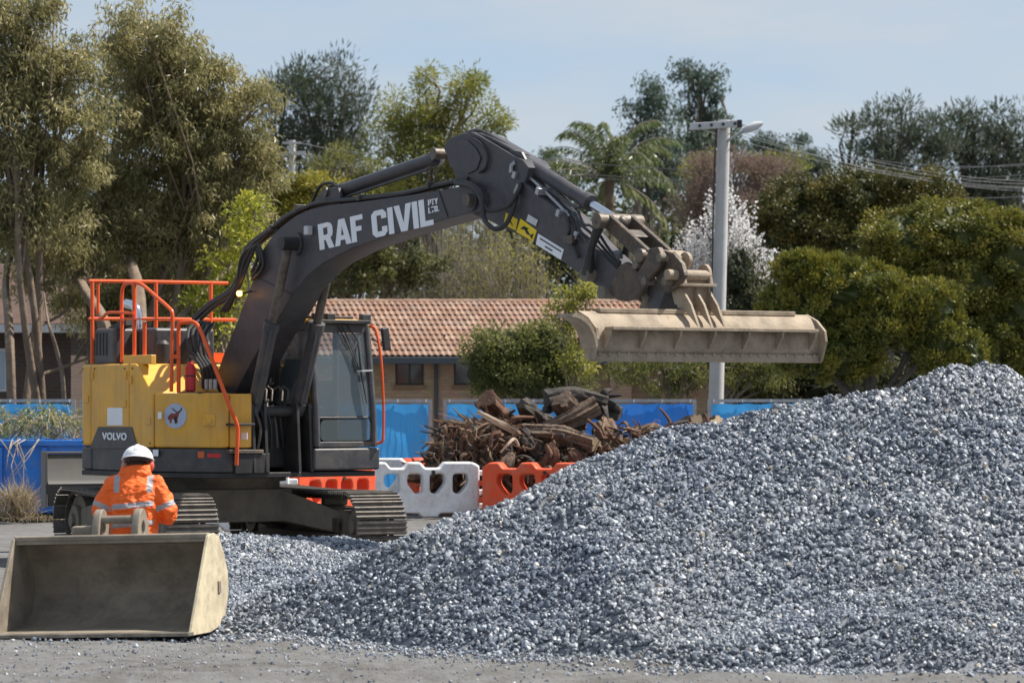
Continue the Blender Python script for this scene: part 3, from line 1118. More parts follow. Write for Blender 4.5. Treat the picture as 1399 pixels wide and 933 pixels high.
# ---------------------------------------------------------------- poles and wires
M_pole = material('pole_concrete', (0.52, 0.51, 0.50), 0.85, (0.43, 0.415, 0.40), 2.5, 0.8, 0.25, 40)
PD = 70.0
b0 = P(974.5, 0, PD)
top = P(989.5, 164, PD)
pole = empty('power_pole', (b0.x, PD, 0))
tag(pole, 'tall grey concrete power pole with a steel crossarm and street lamp', 'pole')
ct = Vector((top.x - b0.x, 0, top.z))
MB().tube([Vector((0, 0, -.3)), ct * .33, ct * .66, ct], [.18, .165, .15, .135], n=20).build('shaft', M_pole, pole)
c1, c2 = P(942, 174.5, PD) - Vector((b0.x, PD, 0)), P(1006, 170.5, PD) - Vector((b0.x, PD, 0))
MB().bar(c1 + Vector((0, -.2, 0)), c2 + Vector((0, -.2, 0)), .12, .15).build('crossarm', M_lightgrey, pole, bevel=.01)
MB().bar(c2 + Vector((0, -.2, 0)), c2 + Vector((.11, -.2, .0)), .14, .17).build('insulator_block', M_dark, pole, bevel=.01)
for k in range(4):
    q = c1.lerp(c2, .2 + .25 * k) + Vector((0, -.28, 0))
    MB().cyl(q, q + Vector((0, -.06, 0)), .035, n=8).build('bolt', M_dark, pole)
l0, l1 = P(1014, 180, PD) - Vector((b0.x, PD, 0)), P(1041, 169, PD) - Vector((b0.x, PD, 0))
MB().tube([Vector((ct.x, -.1, l0.z - .25)), l0 + Vector((-.05, -.1, -.05)), l0 + Vector((.05, -.1, .03))], .03, n=8).build('lamp_bracket', M_galv, pole)
MB().tube([l0 + Vector((0, -.1, 0)), l0.lerp(l1, .2) + Vector((0, -.1, 0)), l0.lerp(l1, .7) + Vector((0, -.1, 0)), l1 + Vector((0, -.1, 0))], [.05, .085, .10, .04], n=10).build('lamp_head', M_lightgrey, pole)
MB().tube(catmull([Vector((ct.x * .98 - .17, -.16, ct.z - .15)), Vector((ct.x * .9 - .2, -.2, ct.z - .9)), Vector((ct.x * .7 - .19, -.17, ct.z - 2.4)), Vector((ct.x * .5 - .17, -.17, ct.z - 4.5))]), .022, n=6).build('down_cable', M_dark, pole)

pole2 = empty('timber_pole', (P(399, 0, 115).x, 115, 0))
tag(pole2, 'pale distant timber power pole standing before the dark casuarina', 'pole')
tz = P(0, 192, 115).z
MB().cyl((0, 0, 0), (0, 0, tz), .17, .12, n=12).build('shaft', M_pole, pole2)
MB().bar((-.65, -.15, P(0, 212, 115).z), (.5, -.15, P(0, 209.5, 115).z), .12, .14).build('crossarm', M_pole, pole2)
MB().bar((-.35, -.1, tz - .1), (.35, -.1, tz - .1), .08, .08).build('top_arm', M_pole, pole2)


def wire(a, b, sag, r, label, n=24):
    pts = []
    a, b = Vector(a), Vector(b)
    for i in range(n + 1):
        t = i / n
        p = a.lerp(b, t)
        p.z -= sag * 4 * t * (1 - t)
        pts.append(p - a)
    o = MB().tube(pts, r, n=5).build('overhead_wire', M_wire, None)
    o.location = a
    tag(o, label, 'wire', 'overhead power wires')


M_wire = material('wire_aluminium', (0.16, 0.16, 0.165), 0.6)
lab_w = 'thin overhead wire running from the concrete pole past the domed trees'
for k, (u0, v0, v1) in enumerate(((1006, 168, 236), (1000, 172, 240), (985, 177, 244), (960, 178, 246), (1008, 180, 250))):
    wire(P(u0, v0, PD - .2), P(1470, v1 + 10, 104 + k * .5), .45, .008, lab_w)
for k, (v0, v1) in enumerate(((213, 216), (228, 231), (232, 236))):
    wire(P(700, v0, 98 + k * .4), P(1480, v1, 99 + k * .4), .5, .009, 'thin overhead wire stretched level behind the concrete pole')
for k, (u0, v0, u1, v1) in enumerate(((416, 209.5, 640, 234), (416, 212, 660, 240), (400, 193, 600, 205), (376, 212, 250, 205))):
    wire(P(u0, v0, 115), P(u1, v1, 135), .3, .012, 'thin overhead wire leaving the distant timber pole')
for k, v0 in enumerate((262, 275)):
    wire(P(1180, v0 - 45 + k * 30, 103), P(1500, v0 - 48 + k * 30, 104), .3, .014, 'dark overhead cable crossing in front of the far casuarinas')

# ---------------------------------------------------------------- blue skip bin
M_skip = material('blue_paint', (0.02, 0.22, 0.72), 0.42, (0.02, 0.16, 0.58), 2, .8, dust=(.3, .28, .25), dust_amt=.25, dust_scale=5)
SD = 53.0
sx0, sx1 = P(-150, 0, SD).x, P(150, 0, SD).x
skip = empty('skip_bin', ((sx0 + sx1) / 2, SD + .9, 0))
tag(skip, 'blue steel skip bin full of cut garden waste', 'skip bin')
w = sx1 - sx0
rz_ = P(0, 601, SD).z
m = MB()
for y, s in ((-.85, 1), (.85, -1)):
    m.box((0, y, rz_ / 2 + .06), (w, .05, rz_ - .12))
for x in (-w / 2 + .025, w / 2 - .025): m.box((x, 0, rz_ / 2 + .06), (.05, 1.64, rz_ - .12))
m.box((0, 0, .15), (w - .12, 1.62, .05))
m.build('tub', M_skip, skip, bevel=.01)
m = MB()
for y in (-.9, .9): m.box((0, y, rz_ - .05), (w + .1, .10, .10))
for x in (-w / 2, w / 2): m.box((x, 0, rz_ - .053), (.10, 1.68, .10))
m.build('rim', M_skip, skip, bevel=.015)
for k in range(5):
    MB().box((-w / 2 + .35 + k * (w - .7) / 4, -.91, rz_ / 2), (.09, .07, rz_ - .25)).build('rib', M_skip, skip, bevel=.01)
for y in (-.6, .6): MB().box((0, y, .06), (w - .2, .12, .12)).build('runner', M_dark, skip)
# ---------------------------------------------------------------- excavator
CX, CY = -3.72, 40.67
AL = R(36)
SA, CA = math.sin(AL), math.cos(AL)
EXR = -(math.pi / 2 - AL)
exc = empty('excavator', (CX, CY, 0), EXR)
tag(exc, 'yellow and dark grey tracked excavator with orange handrails, lifting a beam', 'excavator')


def bp(u, v, y=0.0):
    """pixel -> machine coordinates on the vertical plane at sideways offset y (x forward, y left, z up)"""
    k = (u - U0) / F
    t = (k * (CY + y * SA) - CX - y * CA) / (SA + k * CA)
    D = CY - t * CA + y * SA
    return Vector((t, y, CAMZ - (v - VH) / F * D))


def fp(u, v, t):
    """pixel -> machine coordinates on the crosswise plane at forward distance t"""
    k = (u - U0) / F
    y = (k * (CY - t * CA) - CX - t * SA) / (CA - k * SA)
    D = CY - t * CA + y * SA
    return Vector((t, y, CAMZ - (v - VH) / F * D))


def prof(pts, y): return [(bp(u, v, y).x, bp(u, v, y).z) for u, v in pts]


def side_plate(name, mat, outline, y0, half, bevel=.012, parent=exc, holes=()):
    me = curve_mesh([outline] + list(holes), half, bevel, name)
    me.materials.append(mat)
    M = Matrix.Translation((0, y0, 0)) @ XZ
    return link(name, me, None, parent, M)


# ---- undercarriage
MU = Matrix.Rotation(R(-10), 4, 'Z')
shoe = MB()
SW, SP = 0.68, 0.190
shoe.box((0, 0, 0), (SP * .93, SW, .016))
for gx_ in (-.062, 0.0, .062): shoe.box((gx_, 0, .022), (.020, SW, .034))
shoe.box((.0, .16, -.035), (SP * .9, .05, .06)).box((0, -.16, -.035), (SP * .9, .05, .06))
shoe_me = shoe.mesh('shoe', None)
shoe_me.materials.append(M_track)
HS, RT = 1.80, 0.405
per = 4 * HS + 2 * math.pi * RT
NS = int(round(per / SP))


def track_pt(s):
    s = s % per
    if s < 2 * HS:                         # top run, sagging a little between carriers
        x = -HS + s
        return Vector((x, 0, 2 * RT + .045 - .02 * math.sin(math.pi * s / (2 * HS)) ** 2)), 0.0
    s -= 2 * HS
    if s < math.pi * RT:
        a = s / RT
        return Vector((HS + RT * math.sin(a), 0, RT + .045 + RT * math.cos(a))), a
    s -= math.pi * RT
    if s < 2 * HS:
        return Vector((HS - s, 0, .045)), math.pi
    s -= 2 * HS
    a = math.pi + s / RT
    return Vector((-HS + RT * math.sin(a), 0, RT + .045 + RT * math.cos(a))), a


for sy in (-1.25, 1.25):
    fr = MB()
    fr.prism([(-1.72, .34), (-1.5, .24), (1.45, .24), (1.72, .34), (1.60, .60), (1.15, .68), (-1.15, .68), (-1.6, .62)], -.15, .15, lambda p, h: Vector((p[0], h, p[1])))
    for s in (-1, 1): fr.box((0, s * .20, .28), (2.6, .06, .12))
    tr = fr.build('track', M_muddy, exc, MU @ Matrix.Translation((0, sy, 0)), bevel=.02)
    for k in range(NS):
        p, a = track_pt(k * per / NS + .03)
        o = link('shoe', shoe_me, None, tr, Matrix.Translation(p) @ Matrix.Rotation(a, 4, 'Y'))
    for xx, nm in ((HS, 'idler'), (-HS, 'sprocket')):
        MB().cyl((xx, -.12, RT + .045), (xx, .12, RT + .045), .34, n=26).cyl((xx, -.19, RT + .045), (xx, .19, RT + .045), .20, n=20).cyl((xx, -.24, RT + .045), (xx, .24, RT + .045), .09, n=12).build(nm, M_muddy, tr, bevel=.01)
    for k in range(8):
        xx = -1.35 + k * 2.7 / 7
        MB().cyl((xx, -.19, .16), (xx, .19, .16), .085, n=14).cyl((xx, -.22, .16), (xx, .22, .16), .04, n=8).build('roller', M_muddy, tr)
    for xx in (-.7, .7): MB().cyl((xx, -.16, .74), (xx, .16, .74), .06, n=12).build('carrier_roller', M_muddy, tr)
    for s in (-1, 1):
        MB().box((1.1, s * .22, .46), (.5, .02, .16)).build('guard_plate', M_steel, tr, bevel=.005)
m = MB()
m.box((0, 0, .70), (1.5, 1.3, .42))
for sx in (-1, 1):
    for sy in (-1, 1):
        m.add([(sx * .15, sy * .5, .50), (sx * .75, sy * .5, .50), (sx * 1.25, sy * 1.12, .34), (sx * .65, sy * 1.12, .34),
               (sx * .15, sy * .5, .90), (sx * .75, sy * .5, .90), (sx * 1.25, sy * 1.12, .62), (sx * .65, sy * 1.12, .62)],
              [(0, 1, 2, 3), (4, 5, 6, 7), (0, 1, 5, 4), (1, 2, 6, 5), (2, 3, 7, 6), (3, 0, 4, 7)])
m.build('car_body', M_muddy, exc, MU, bevel=.015)
MB().cyl((0, 0, .88), (0, 0, 1.10), .72, n=40).cyl((0, 0, 1.0), (0, 0, 1.06), .80, n=40).build('slew_ring', M_muddy, exc)
# dozer blade behind the tracks
zb0, zb1 = .60, 1.30
m = MB()
pr = [(-2.90, zb1), (-2.84, zb0 + .36), (-2.80, zb0 + .30), (-2.86, zb0)]
m.prism(pr + [(x - .05, z) for x, z in pr[::-1]], -1.47, 1.47, lambda p, h: Vector((p[0], h, p[1])))
m.box((-2.93, 0, zb1 + .02), (.10, 2.94, .03))
for y in (-1.485, 1.485): m.box((-2.93, y, (zb0 + zb1) / 2 + .01), (.22, .03, zb1 - zb0 + .06))
bl = m.build('dozer_blade', material('scuffed_grey', (.12, .12, .12), .5, (.07, .07, .07), 3, .8, dust=DUST, dust_amt=.3), exc, MU, bevel=.006)
for y in (-.55, .55):
    MB().bar((-2.9, y, .80), (-.7, y * .8, .62), .16, .20).build('blade_arm', M_muddy, exc, MU, bevel=.02)
    MB().cyl((-2.85, y * .6, 1.02), (-1.4, y * .5, .95), .06, n=14).build('blade_cylinder', M_muddy, exc, MU)
    MB().cyl((-1.4, y * .5, .95), (-.7, y * .5, .86), .085, n=14).build('blade_barrel', M_muddy, exc, MU)

# ---- upper structure
rear = [(-1.68 + .0, y) for y in ()]
arc = []
for k in range(9):
    yk = 1.40 - 2.8 * k / 8
    arc.append((-1.72 + .47 * abs(yk / 1.4) ** 2.4, yk))
outline_r = [(.62, -1.385), (.75, -1.36), (1.15, -1.10), (1.36, -.85), (1.42, -.42)]
up = lambda p, h: Vector((p[0], p[1], h))
MB().prism(arc + [(-1.2, -1.4)] + outline_r + [(1.42, 1.40), (-1.2, 1.40)], 1.07, 1.135, up).build('deck', M_dark, exc, bevel=.01)
# dark lower skirt
MB().prism(arc + [(-.98, -1.40), (-.98, 1.40)], 1.14, 1.437, up).build('counterweight_base', M_grey, exc, bevel=.03)
MB().prism([(-.968, -1.40), (.60, -1.40), (.60, -.5), (-.968, -.5)], 1.14, 1.437, up).build('side_skirt', M_grey, exc, bevel=.02)
MB().prism([(.612, -1.40)] + outline_r[1:] + [(.612, -.42)], 1.14, 1.437, up).build('front_skirt', M_grey, exc, bevel=.02)
# yellow body
MB().prism(arc + [(-1.01, -1.40), (-1.01, 1.40)], 1.445, 2.50, up).build('counterweight', M_yellow, exc, bevel=.045, seg=4)
MB().prism([(-1.0, -1.40), (-.0, -1.40), (-.0, 1.38), (-1.0, 1.38)], 1.445, 2.50, up).build('engine_door', M_yellow, exc, bevel=.03, seg=3)
MB().prism([(.01, 1.445), (.61, 1.445), (.61, 2.13), (.55, 2.16), (.22, 2.48), (.14, 2.5), (.01, 2.5)], -1.40, -.40, lambda p, h: Vector((p[0], h, p[1]))).build('pump_door', M_yellow, exc, bevel=.025, seg=3)
fb = MB().prism(outline_r[:4] + [(1.375, -.74), (.62, -.74)], 1.445, 2.13, up).build('fuel_tank', M_yellow, exc, bevel=.03, seg=3)
MB().prism([(.62, -.73), (1.378, -.73), (1.42, -.44), (.62, -.44)], 1.445, 2.12, up).build('tool_box', M_yellow, exc, bevel=.02)
MB().box((.92, -.82, 2.137), (.55, .5, .012)).build('anti_slip_plate', M_dark, exc, smooth=None)
# recessed latches, labels, badge
def flat(name, mat, uvs, y, parent=exc, th=.004):
    pts = [bp(u, v, y) for u, v in uvs]
    m = MB()
    m.prism([(p.x, p.z) for p in pts], y - th, y + th, lambda p, h: Vector((p[0], h, p[1])))
    return m.build(name, mat, parent, smooth=None)


badge = flat('badge_panel', M_grey, [(123, 612.4), (188.5, 612.4), (180, 583), (134.5, 583)], -1.407, th=.006)
tmesh = text_mesh('VOLVO', .20, .007, .003, 1.06)
tmesh.materials.append(M_sign_white)
pc = bp(156.5, 596.5, -1.418)
link('lettering', tmesh, None, badge, Matrix.Translation(pc) @ XZ @ Matrix.Diagonal((.92, .62, 1, 1)))
flat('notice_label', M_sign_white, [(147, 581), (167.5, 581), (167.5, 557), (147, 557)], -1.404)
flat('small_label', M_sign_white, [(216, 572), (220.5, 572), (220.5, 563), (216, 563)], -1.404)
# round logo with an animal figure, on the curved front corner
lc = Vector((.922, -1.248, bp(240, 568, -1.25).z))
nrm = Vector((.545, -.838, 0)).normalized()
xa = Vector((nrm.y * -1, nrm.x, 0))
LM = Matrix(((xa.x, 0, nrm.x, lc.x), (xa.y, 0, nrm.y, lc.y), (0, 1, 0, lc.z), (0, 0, 0, 1)))
M_logo = material('logo_disc', (0.42, 0.47, 0.60), 0.5, (.36, .42, .55), 8, .5)
disc = curve_mesh([[(.155 * math.cos(a), .155 * math.sin(a)) for a in np.linspace(0, 2 * math.pi, 32, endpoint=False)]], .004, 0, 'logo')
disc.materials.append(M_logo)
lg = link('logo', disc, None, exc, LM @ Matrix.Translation((0, 0, .006)))
for pts, mt in (([(-.10, -.01), (-.06, .03), (.0, .03), (.03, .06), (.05, .04), (.045, 0), (.03, -.03), (.03, -.09), (.012, -.09), (.008, -.04), (-.05, -.04), (-.055, -.09), (-.075, -.09), (-.08, -.04), (-.10, -.05)], material('logo_red', (.22, .05, .04), .5)),
                ([(.02, .055), (-.02, .085), (-.055, .10), (-.03, .075), (.012, .045)], M_sign_black), ([(.04, .05), (.075, .08), (.085, .11), (.095, .08), (.055, .035)], M_sign_black),
                ([(-.02, -.02), (.028, 0), (.025, -.085), (.0, -.10), (-.01, -.06)], M_sign_black)):
    cm = curve_mesh([pts], .002, 0, 'logo_figure')
    cm.materials.append(mt)
    link('figure', cm, None, lg, Matrix.Translation((0, 0, .007)))
# door hinges, handles and cooling louvres
for t_, z_ in ((-.94, 2.36), (-.06, 2.36), (.07, 2.30)):
    MB().box((t_, -1.408, z_), (.05, .022, .10)).build('hinge', M_yellow, exc, bevel=.004)
for t_, z_ in ((-.12, 2.0), (.50, 1.78), (-1.12, 2.05)):
    MB().box((t_, -1.404, z_), (.13, .016, .09)).build('handle_recess', M_yellow, exc, bevel=.004)
for z_ in (1.50, 2.44):
    for t_ in (-1.22, -.90, -.10, .10, .55):
        if z_ > 2 and t_ > .2: continue
        MB().cyl((t_, -1.398, z_), (t_, -1.408, z_), .014, n=8).build('bolt', M_steel, exc)
# door latch recess on the tank face
lt = Vector((1.262, -.967, bp(282, 574, -1.0).z))
n2 = Vector((.26, -.26, 0)).normalized()
n2 = Vector((.707, -.707, 0))
QL = Matrix(((.707, 0, .707), (.707, 0, -.707), (0, 1, 0))).to_4x4()
QL = Matrix(((.643, 0, .766), (.766, 0, -.643), (0, 1, 0))).to_4x4()
LQ = Matrix.Translation(lt) @ QL
MB().box((0, 0, .012), (.15, .15, .02)).box((0, -.01, .02), (.07, .08, .03)).build('door_latch', M_yellow, exc, LQ, bevel=.008)
def face_plate(name, mat, a, b, s, z, w, h):
    a, b = Vector((a[0], a[1], 0)), Vector((b[0], b[1], 0))
    d = (b - a).normalized()
    c = a.lerp(b, s)
    MB().box((c.x, c.y, z), (w, .014, h), rz=math.atan2(d.y, d.x)).build(name, mat, exc, smooth=None)


face_plate('reflector', material('amber_lens', (.6, .12, .03), .3), (1.15, -1.10), (1.36, -.85), .22, bp(271, 621, -1.05).z, .08, .08)
face_plate('red_sticker', M_red, (1.15, -1.10), (1.36, -.85), .72, bp(290, 622, -.9).z, .17, .05)
flat('white_sticker', M_sign_white, [(209, 623), (216, 623), (216, 614), (209, 614)], -1.404)
MB().box((1.43, -.62, bp(345, 580, -.6).z), (.16, .34, .03)).build('step_plate', M_dark, exc, bevel=.006)
MB().box((1.40, -.55, 1.40), (.14, .5, .045)).build('lower_step', M_steel, exc, bevel=.006)
MB().box((1.30, -.45, 1.25), (.3, .5, .25)).build('front_frame', M_dark, exc, bevel=.01)
flat('small_label', M_sign_white, [(326, 600), (334, 600), (334, 591), (326, 591)], -.60).location.x += .07

# ---- roof of the engine bay: grilles, box, exhaust, extinguisher
def hood_box(u0, u1, v0, y, depth, mat, name, slots=0, r=.05, t0=None):
    a, b = bp(u0, v0, y), bp(u1, 498, y)
    o = MB().box(((a.x + b.x) / 2, y + depth / 2, (a.z + 2.48) / 2), (abs(b.x - a.x), depth, a.z - 2.48)).build(name, mat, exc, bevel=r, seg=3)
    for k in range(slots):
        x = a.x + (b.x - a.x) * (.14 + .16 * k)
        MB().box((x, y - .002, (a.z + 2.52) / 2 + .02), (abs(b.x - a.x) * .07, .012, (a.z - 2.5) * .62)).build('slot', M_dark, o, smooth=None)
    return o


hood_box(128, 156, 449, -1.22, .5, M_grey, 'air_intake', 4)
hood_box(170, 211, 449, -.95, .9, M_grey, 'muffler_cover', 4)
a = bp(168, 484, -1.3)
b = bp(206, 498, -1.3)
MB().box(((a.x + b.x) / 2, -1.26, 2.55), (b.x - a.x, .08, .12)).build('hood_lip', M_yellow, exc, bevel=.01)
MB().cyl(bp(222, 497, -.9), bp(222, 470, -.9), .10, .095, n=18).cyl(bp(222, 470, -.9), bp(222, 465, -.9), .095, .05, n=18).build('air_cleaner', M_dark, exc)
e0, e1, e2, e3 = bp(188, 470, -.6), bp(188, 432, -.6), bp(184, 419, -.6), bp(173, 415, -.6)
ex = catmull([e0, e1, e2, e3], 6)
MB().tube(ex, .062, n=14).build('exhaust_pipe', M_chrome, exc)
MB().bar(bp(153, 452, -1.1), bp(176, 440, -1.1), .10, .10).build('camera_bracket', M_dark, exc, bevel=.01)
p0, p1 = bp(260, 535, -.95), bp(260, 494, -.95)
eo = MB().tube([p0, p0.lerp(p1, .05), p0.lerp(p1, .8), p0.lerp(p1, .92), p1], [.05, .068, .068, .04, .03], n=16).build('fire_extinguisher', M_red, exc)
MB().cyl(p1, p1 + Vector((0, 0, .06)), .022, n=8).bar(p1 + Vector((-.02, 0, .06)), p1 + Vector((.12, 0, .03)), .02, .03).build('valve', M_dark, eo)
MB().cyl(p0.lerp(p1, .5), p0.lerp(p1, .55), .071, n=16).build('strap', M_dark, eo)

# ---- orange handrails
def rail(pts, r=.024, name='handrail'):
    return MB().tube(catmull(pts, 5), r, n=10).build(name, M_orange, exc)


def srail(pts, r=.024, name='handrail'):
    return MB().tube(pts, r, n=10).build(name, M_orange, exc)


TR = -1.30
srail([fp(121.5, 384, TR), fp(183, 384.5, TR), fp(311, 387, TR)])
srail([fp(121.5, 435.5, TR), fp(230, 436, TR), fp(322, 437, TR)])
for u, v in ((126, 497), (213, 500), (288, 505)):
    srail([fp(u, 385, TR), fp(u, v, TR)], .026, 'rail_post')
MB().bar(fp(226, 485, TR), fp(306, 489, TR), .02, .13).build('toe_board', M_orange, exc)
srail([bp(134, 388, -1.05), bp(134, 430, -1.05)], .02, 'rail_post')
rail([bp(166.5, 495, -1.2), bp(166.5, 440, -1.2), bp(166.5, 402, -1.2), bp(171, 388, -1.2), bp(183, 387, -1.2), bp(194, 389, -1.2), bp(214, 406, -1.2), bp(231, 421, -1.2), bp(235.5, 431, -1.2), bp(235, 470, -1.2), bp(234, 535, -1.2)])
srail([bp(183.5, 385, -1.22), bp(183.5, 497, -1.22)], .026, 'rail_post')
srail([bp(197.5, 440, -1.2), bp(197.5, 497, -1.2)], .026, 'rail_post')
MB().bar(bp(168, 436, -1.2), bp(236, 436, -1.2), .02, .09, (0, 1, 0)).build('rail_plate', M_orange, exc)
rail([bp(133, 437, -1.25), bp(141, 433, -1.25), bp(150, 427, -1.25), bp(183, 428, -1.25)], .02)
rail([bp(244, 536, -1.12), bp(244, 490, -1.12), bp(244, 450, -1.12), bp(247, 441.5, -1.10), bp(256, 440, -1.06), bp(266, 441, -1.0), bp(274, 452, -.98),
      fp(289, 490, 1.30), fp(302, 524, 1.44), fp(314, 556, 1.53), fp(322, 575, 1.55), fp(325, 588, 1.55), fp(324, 610, 1.55), fp(323, 635, 1.52)], .026)
MB().bar(bp(235, 487, -1.2), bp(246, 487, -1.12), .02, .05).build('rail_link', M_orange, exc)

# ---- cab
cy0, cy1, cr, cfr, cb = .46, 1.40, -.30, 1.46, 1.16
ztop = 3.07
MB().box(((cr + cfr) / 2, (cy0 + cy1) / 2, 1.29), (cfr - cr + .06, cy1 - cy0 + .06, .28)).build('cab_base', M_grey, exc, bevel=.03)
cab = empty('cab', (0, 0, 0), 0, exc)
front_x = lambda z: cfr - .02 - .20 * max(0.0, (z - 1.6) / 1.5) ** 1.3
m = MB()
fz = [1.45, 1.75, 2.1, 2.5, 2.9, 3.0]
for y in (cy0 + .04, cy1 - .04):
    m.tube([(front_x(z), y, z) for z in fz], .05, n=8)
    m.bar((cr + .04, y, 1.45), (cr + .04, y, 3.0), .09, .09)
    m.bar((.55, y, 1.45), (.55, y, 3.0), .06, .08)
    m.bar((cr, y, 1.49), (cfr - .03, y, 1.49), .08, .09)
    m.bar((cr, y, 2.98), (front_x(2.98), y, 2.98), .08, .10)
for x, z, h in ((cfr - .03, 1.475, .07), (front_x(2.0), 1.815, .035), (front_x(2.95), 2.955, .11), (cr + .04, 1.5, .09), (cr + .04, 2.96, .10)):
    m.box((x, (cy0 + cy1) / 2, z), (.06, cy1 - cy0 - .06, h))
m.build('pillar_frame', M_grey, cab, bevel=.01)
MB().prism(rcorner([(cr - .02, cy0 - .02), (cfr - .12, cy0 + .0), (cfr - .12, cy1 - .0), (cr - .02, cy1 + .02)], .12, 4), 3.025, ztop, up).build('roof', M_yellow, cab, bevel=.02)
MB().prism(rcorner([(cr + .1, cy0 + .12), (cfr - .35, cy0 + .12), (cfr - .35, cy1 - .1), (cr + .1, cy1 - .1)], .08, 4), ztop + .002, ztop + .045, up).build('roof_hatch', M_dark, cab, bevel=.01)
MB().box((cfr - .10, (cy0 + cy1) / 2, 3.035), (.10, cy1 - cy0 - .12, .05)).build('visor', M_dark, cab, bevel=.01)
for y in (cy0 + .12, cy0 + .30, cy1 - .10):
    MB().box((cfr - .13, y, 3.10), (.10, .13, .08)).build('work_lamp', M_dark if y < .9 else M_grey, cab, bevel=.01)
# glass
gw = MB()
zz = [1.84, 2.1, 2.4, 2.7, 2.9]
vs = [(front_x(z) + .01, y, z) for z in zz for y in (cy0 + .08, cy1 - .08)]
gw.add(vs, [(2 * i, 2 * i + 1, 2 * i + 3, 2 * i + 2) for i in range(len(zz) - 1)])
gw.build('windscreen', M_cabglass, cab, smooth=60)
gw = MB()
lwp = rcorner([(cy0 + .09, 1.52), (cy1 - .09, 1.52), (cy1 - .09, 1.79), (cy0 + .09, 1.79)], .08, 4)
gw.add([(front_x(1.6) + .012, p[0], p[1]) for p in lwp], [tuple(range(len(lwp)))])
gw.build('lower_windscreen', M_cabglass, cab, smooth=None)
MB().box(((.55 + cfr) / 2 - .08, cy0 + .02, 2.35), (cfr - .55 - .26, .008, 1.15)).build('side_window', M_cabglass, cab, smooth=None)
MB().box(((.55 + cr) / 2, cy0 + .02, 2.45), (.55 - cr - .12, .008, .9)).build('side_window', M_cabglass, cab, smooth=None)
MB().box(((.55 + cfr) / 2 - .08, cy1 - .02, 2.2), (cfr - .55 - .26, .008, 1.4)).build('door_window', M_cabglass, cab, smooth=None)
MB().box((cr + .04, (cy0 + cy1) / 2, 2.35), (.008, cy1 - cy0 - .2, 1.1)).build('rear_window', M_cabglass, cab, smooth=None)
MB().box(((cr + cfr) / 2 - .1, cy0 + .03, 1.66), (cfr - cr - .2, .03, .30)).build('side_panel', M_grey, cab, bevel=.01)
for y0_ in (cy1 - .03,): MB().box(((cr + .55) / 2, y0_, 1.9), (.55 - cr, .03, .8)).build('side_panel', M_grey, cab, bevel=.01)
MB().box((cr + .02, (cy0 + cy1) / 2, 1.66), (.03, cy1 - cy0 - .1, .3)).build('back_panel', M_grey, cab)
MB().box(((cr + cfr) / 2, (cy0 + cy1) / 2, 1.452), (cfr - cr - .12, cy1 - cy0 - .12, .02)).build('floor_mat', M_dark, cab)
for k in range(9):
    MB().box((cfr - .45, cy0 + .13 + k * .085, 1.475), (.7, .03, .022)).build('mat_rib', M_grey if k % 2 else M_dark, cab, smooth=None)
st_ = MB().box((.35, .92, 1.72), (.5, .5, .5)).build('seat', M_dark, cab, bevel=.05)
MB().box((.12, .92, 2.2), (.14, .48, .75), M=Matrix.Rotation(R(-8), 3, 'Y')).build('seat_back', M_dark, cab, bevel=.05)
for y in (.72, 1.12): MB().tube([(.95, y, 1.46), (.93, y, 1.8), (.88, y, 2.0)], .02, n=8).ell((.88, y, 2.05), (.03, .03, .05), 8, 6).build('control_lever', M_dark, cab)
MB().box((.98, cy0 + .14, 2.05), (.06, .10, .2)).build('monitor', M_dark, cab, bevel=.01)
# wipers
fxp = lambda u, v: fp(u, v, front_x(fp(u, v, 1.38).z) + .05)
MB().tube([fxp(462, 446), fxp(476, 472), fxp(490, 508)], .008, n=6).tube([fxp(468, 446), fxp(480, 475), fxp(492, 508)], .008, n=6).build('wiper_arm', M_dark, cab)
MB().tube([fxp(489, 465), fxp(493, 507), fxp(501, 551)], [.008, .016, .006], n=6).build('wiper', M_dark, cab)
MB().tube([fxp(472, 440), fxp(489, 466)], .008, n=6).build('wiper_arm', M_dark, cab)
MB().bar(fxp(488, 507), fxp(508, 506), .03, .02).build('wiper_bracket', M_lightgrey, cab)
# window guard grille at the cab side
gr = MB()
for k in range(5):
    x = .0 + k * .11
    gr.bar((x, cy0 - .03, 2.15 + k * .03), (x, cy0 - .03, 2.75), .018, .018)
for k in range(4): gr.bar((-.03, cy0 - .03, 2.2 + k * .17), (.5, cy0 - .03, 2.25 + k * .17), .018, .018)
gr.build('window_guard', M_lightgrey, cab, smooth=None)
rail([fp(505, 446, 1.36), fp(510, 447, 1.42), fp(514, 453, 1.46), fp(519, 478, 1.52), fp(522, 510, 1.54), fp(524, 560, 1.54), fp(523.5, 596, 1.54), fp(522, 603, 1.53), fp(514, 606, 1.46)], .018, 'grab_rail')
mc = fp(527, 463, 1.34)
mi = MB().box(mc, (.05, .12, .30), M=Matrix.Rotation(R(8), 3, 'X')).build('mirror', M_dark, exc, bevel=.03, seg=3)
MB().tube([mc, fp(519, 470, 1.34), fp(509, 462, 1.34)], .012, n=6).build('mirror_stay', M_dark, mi)

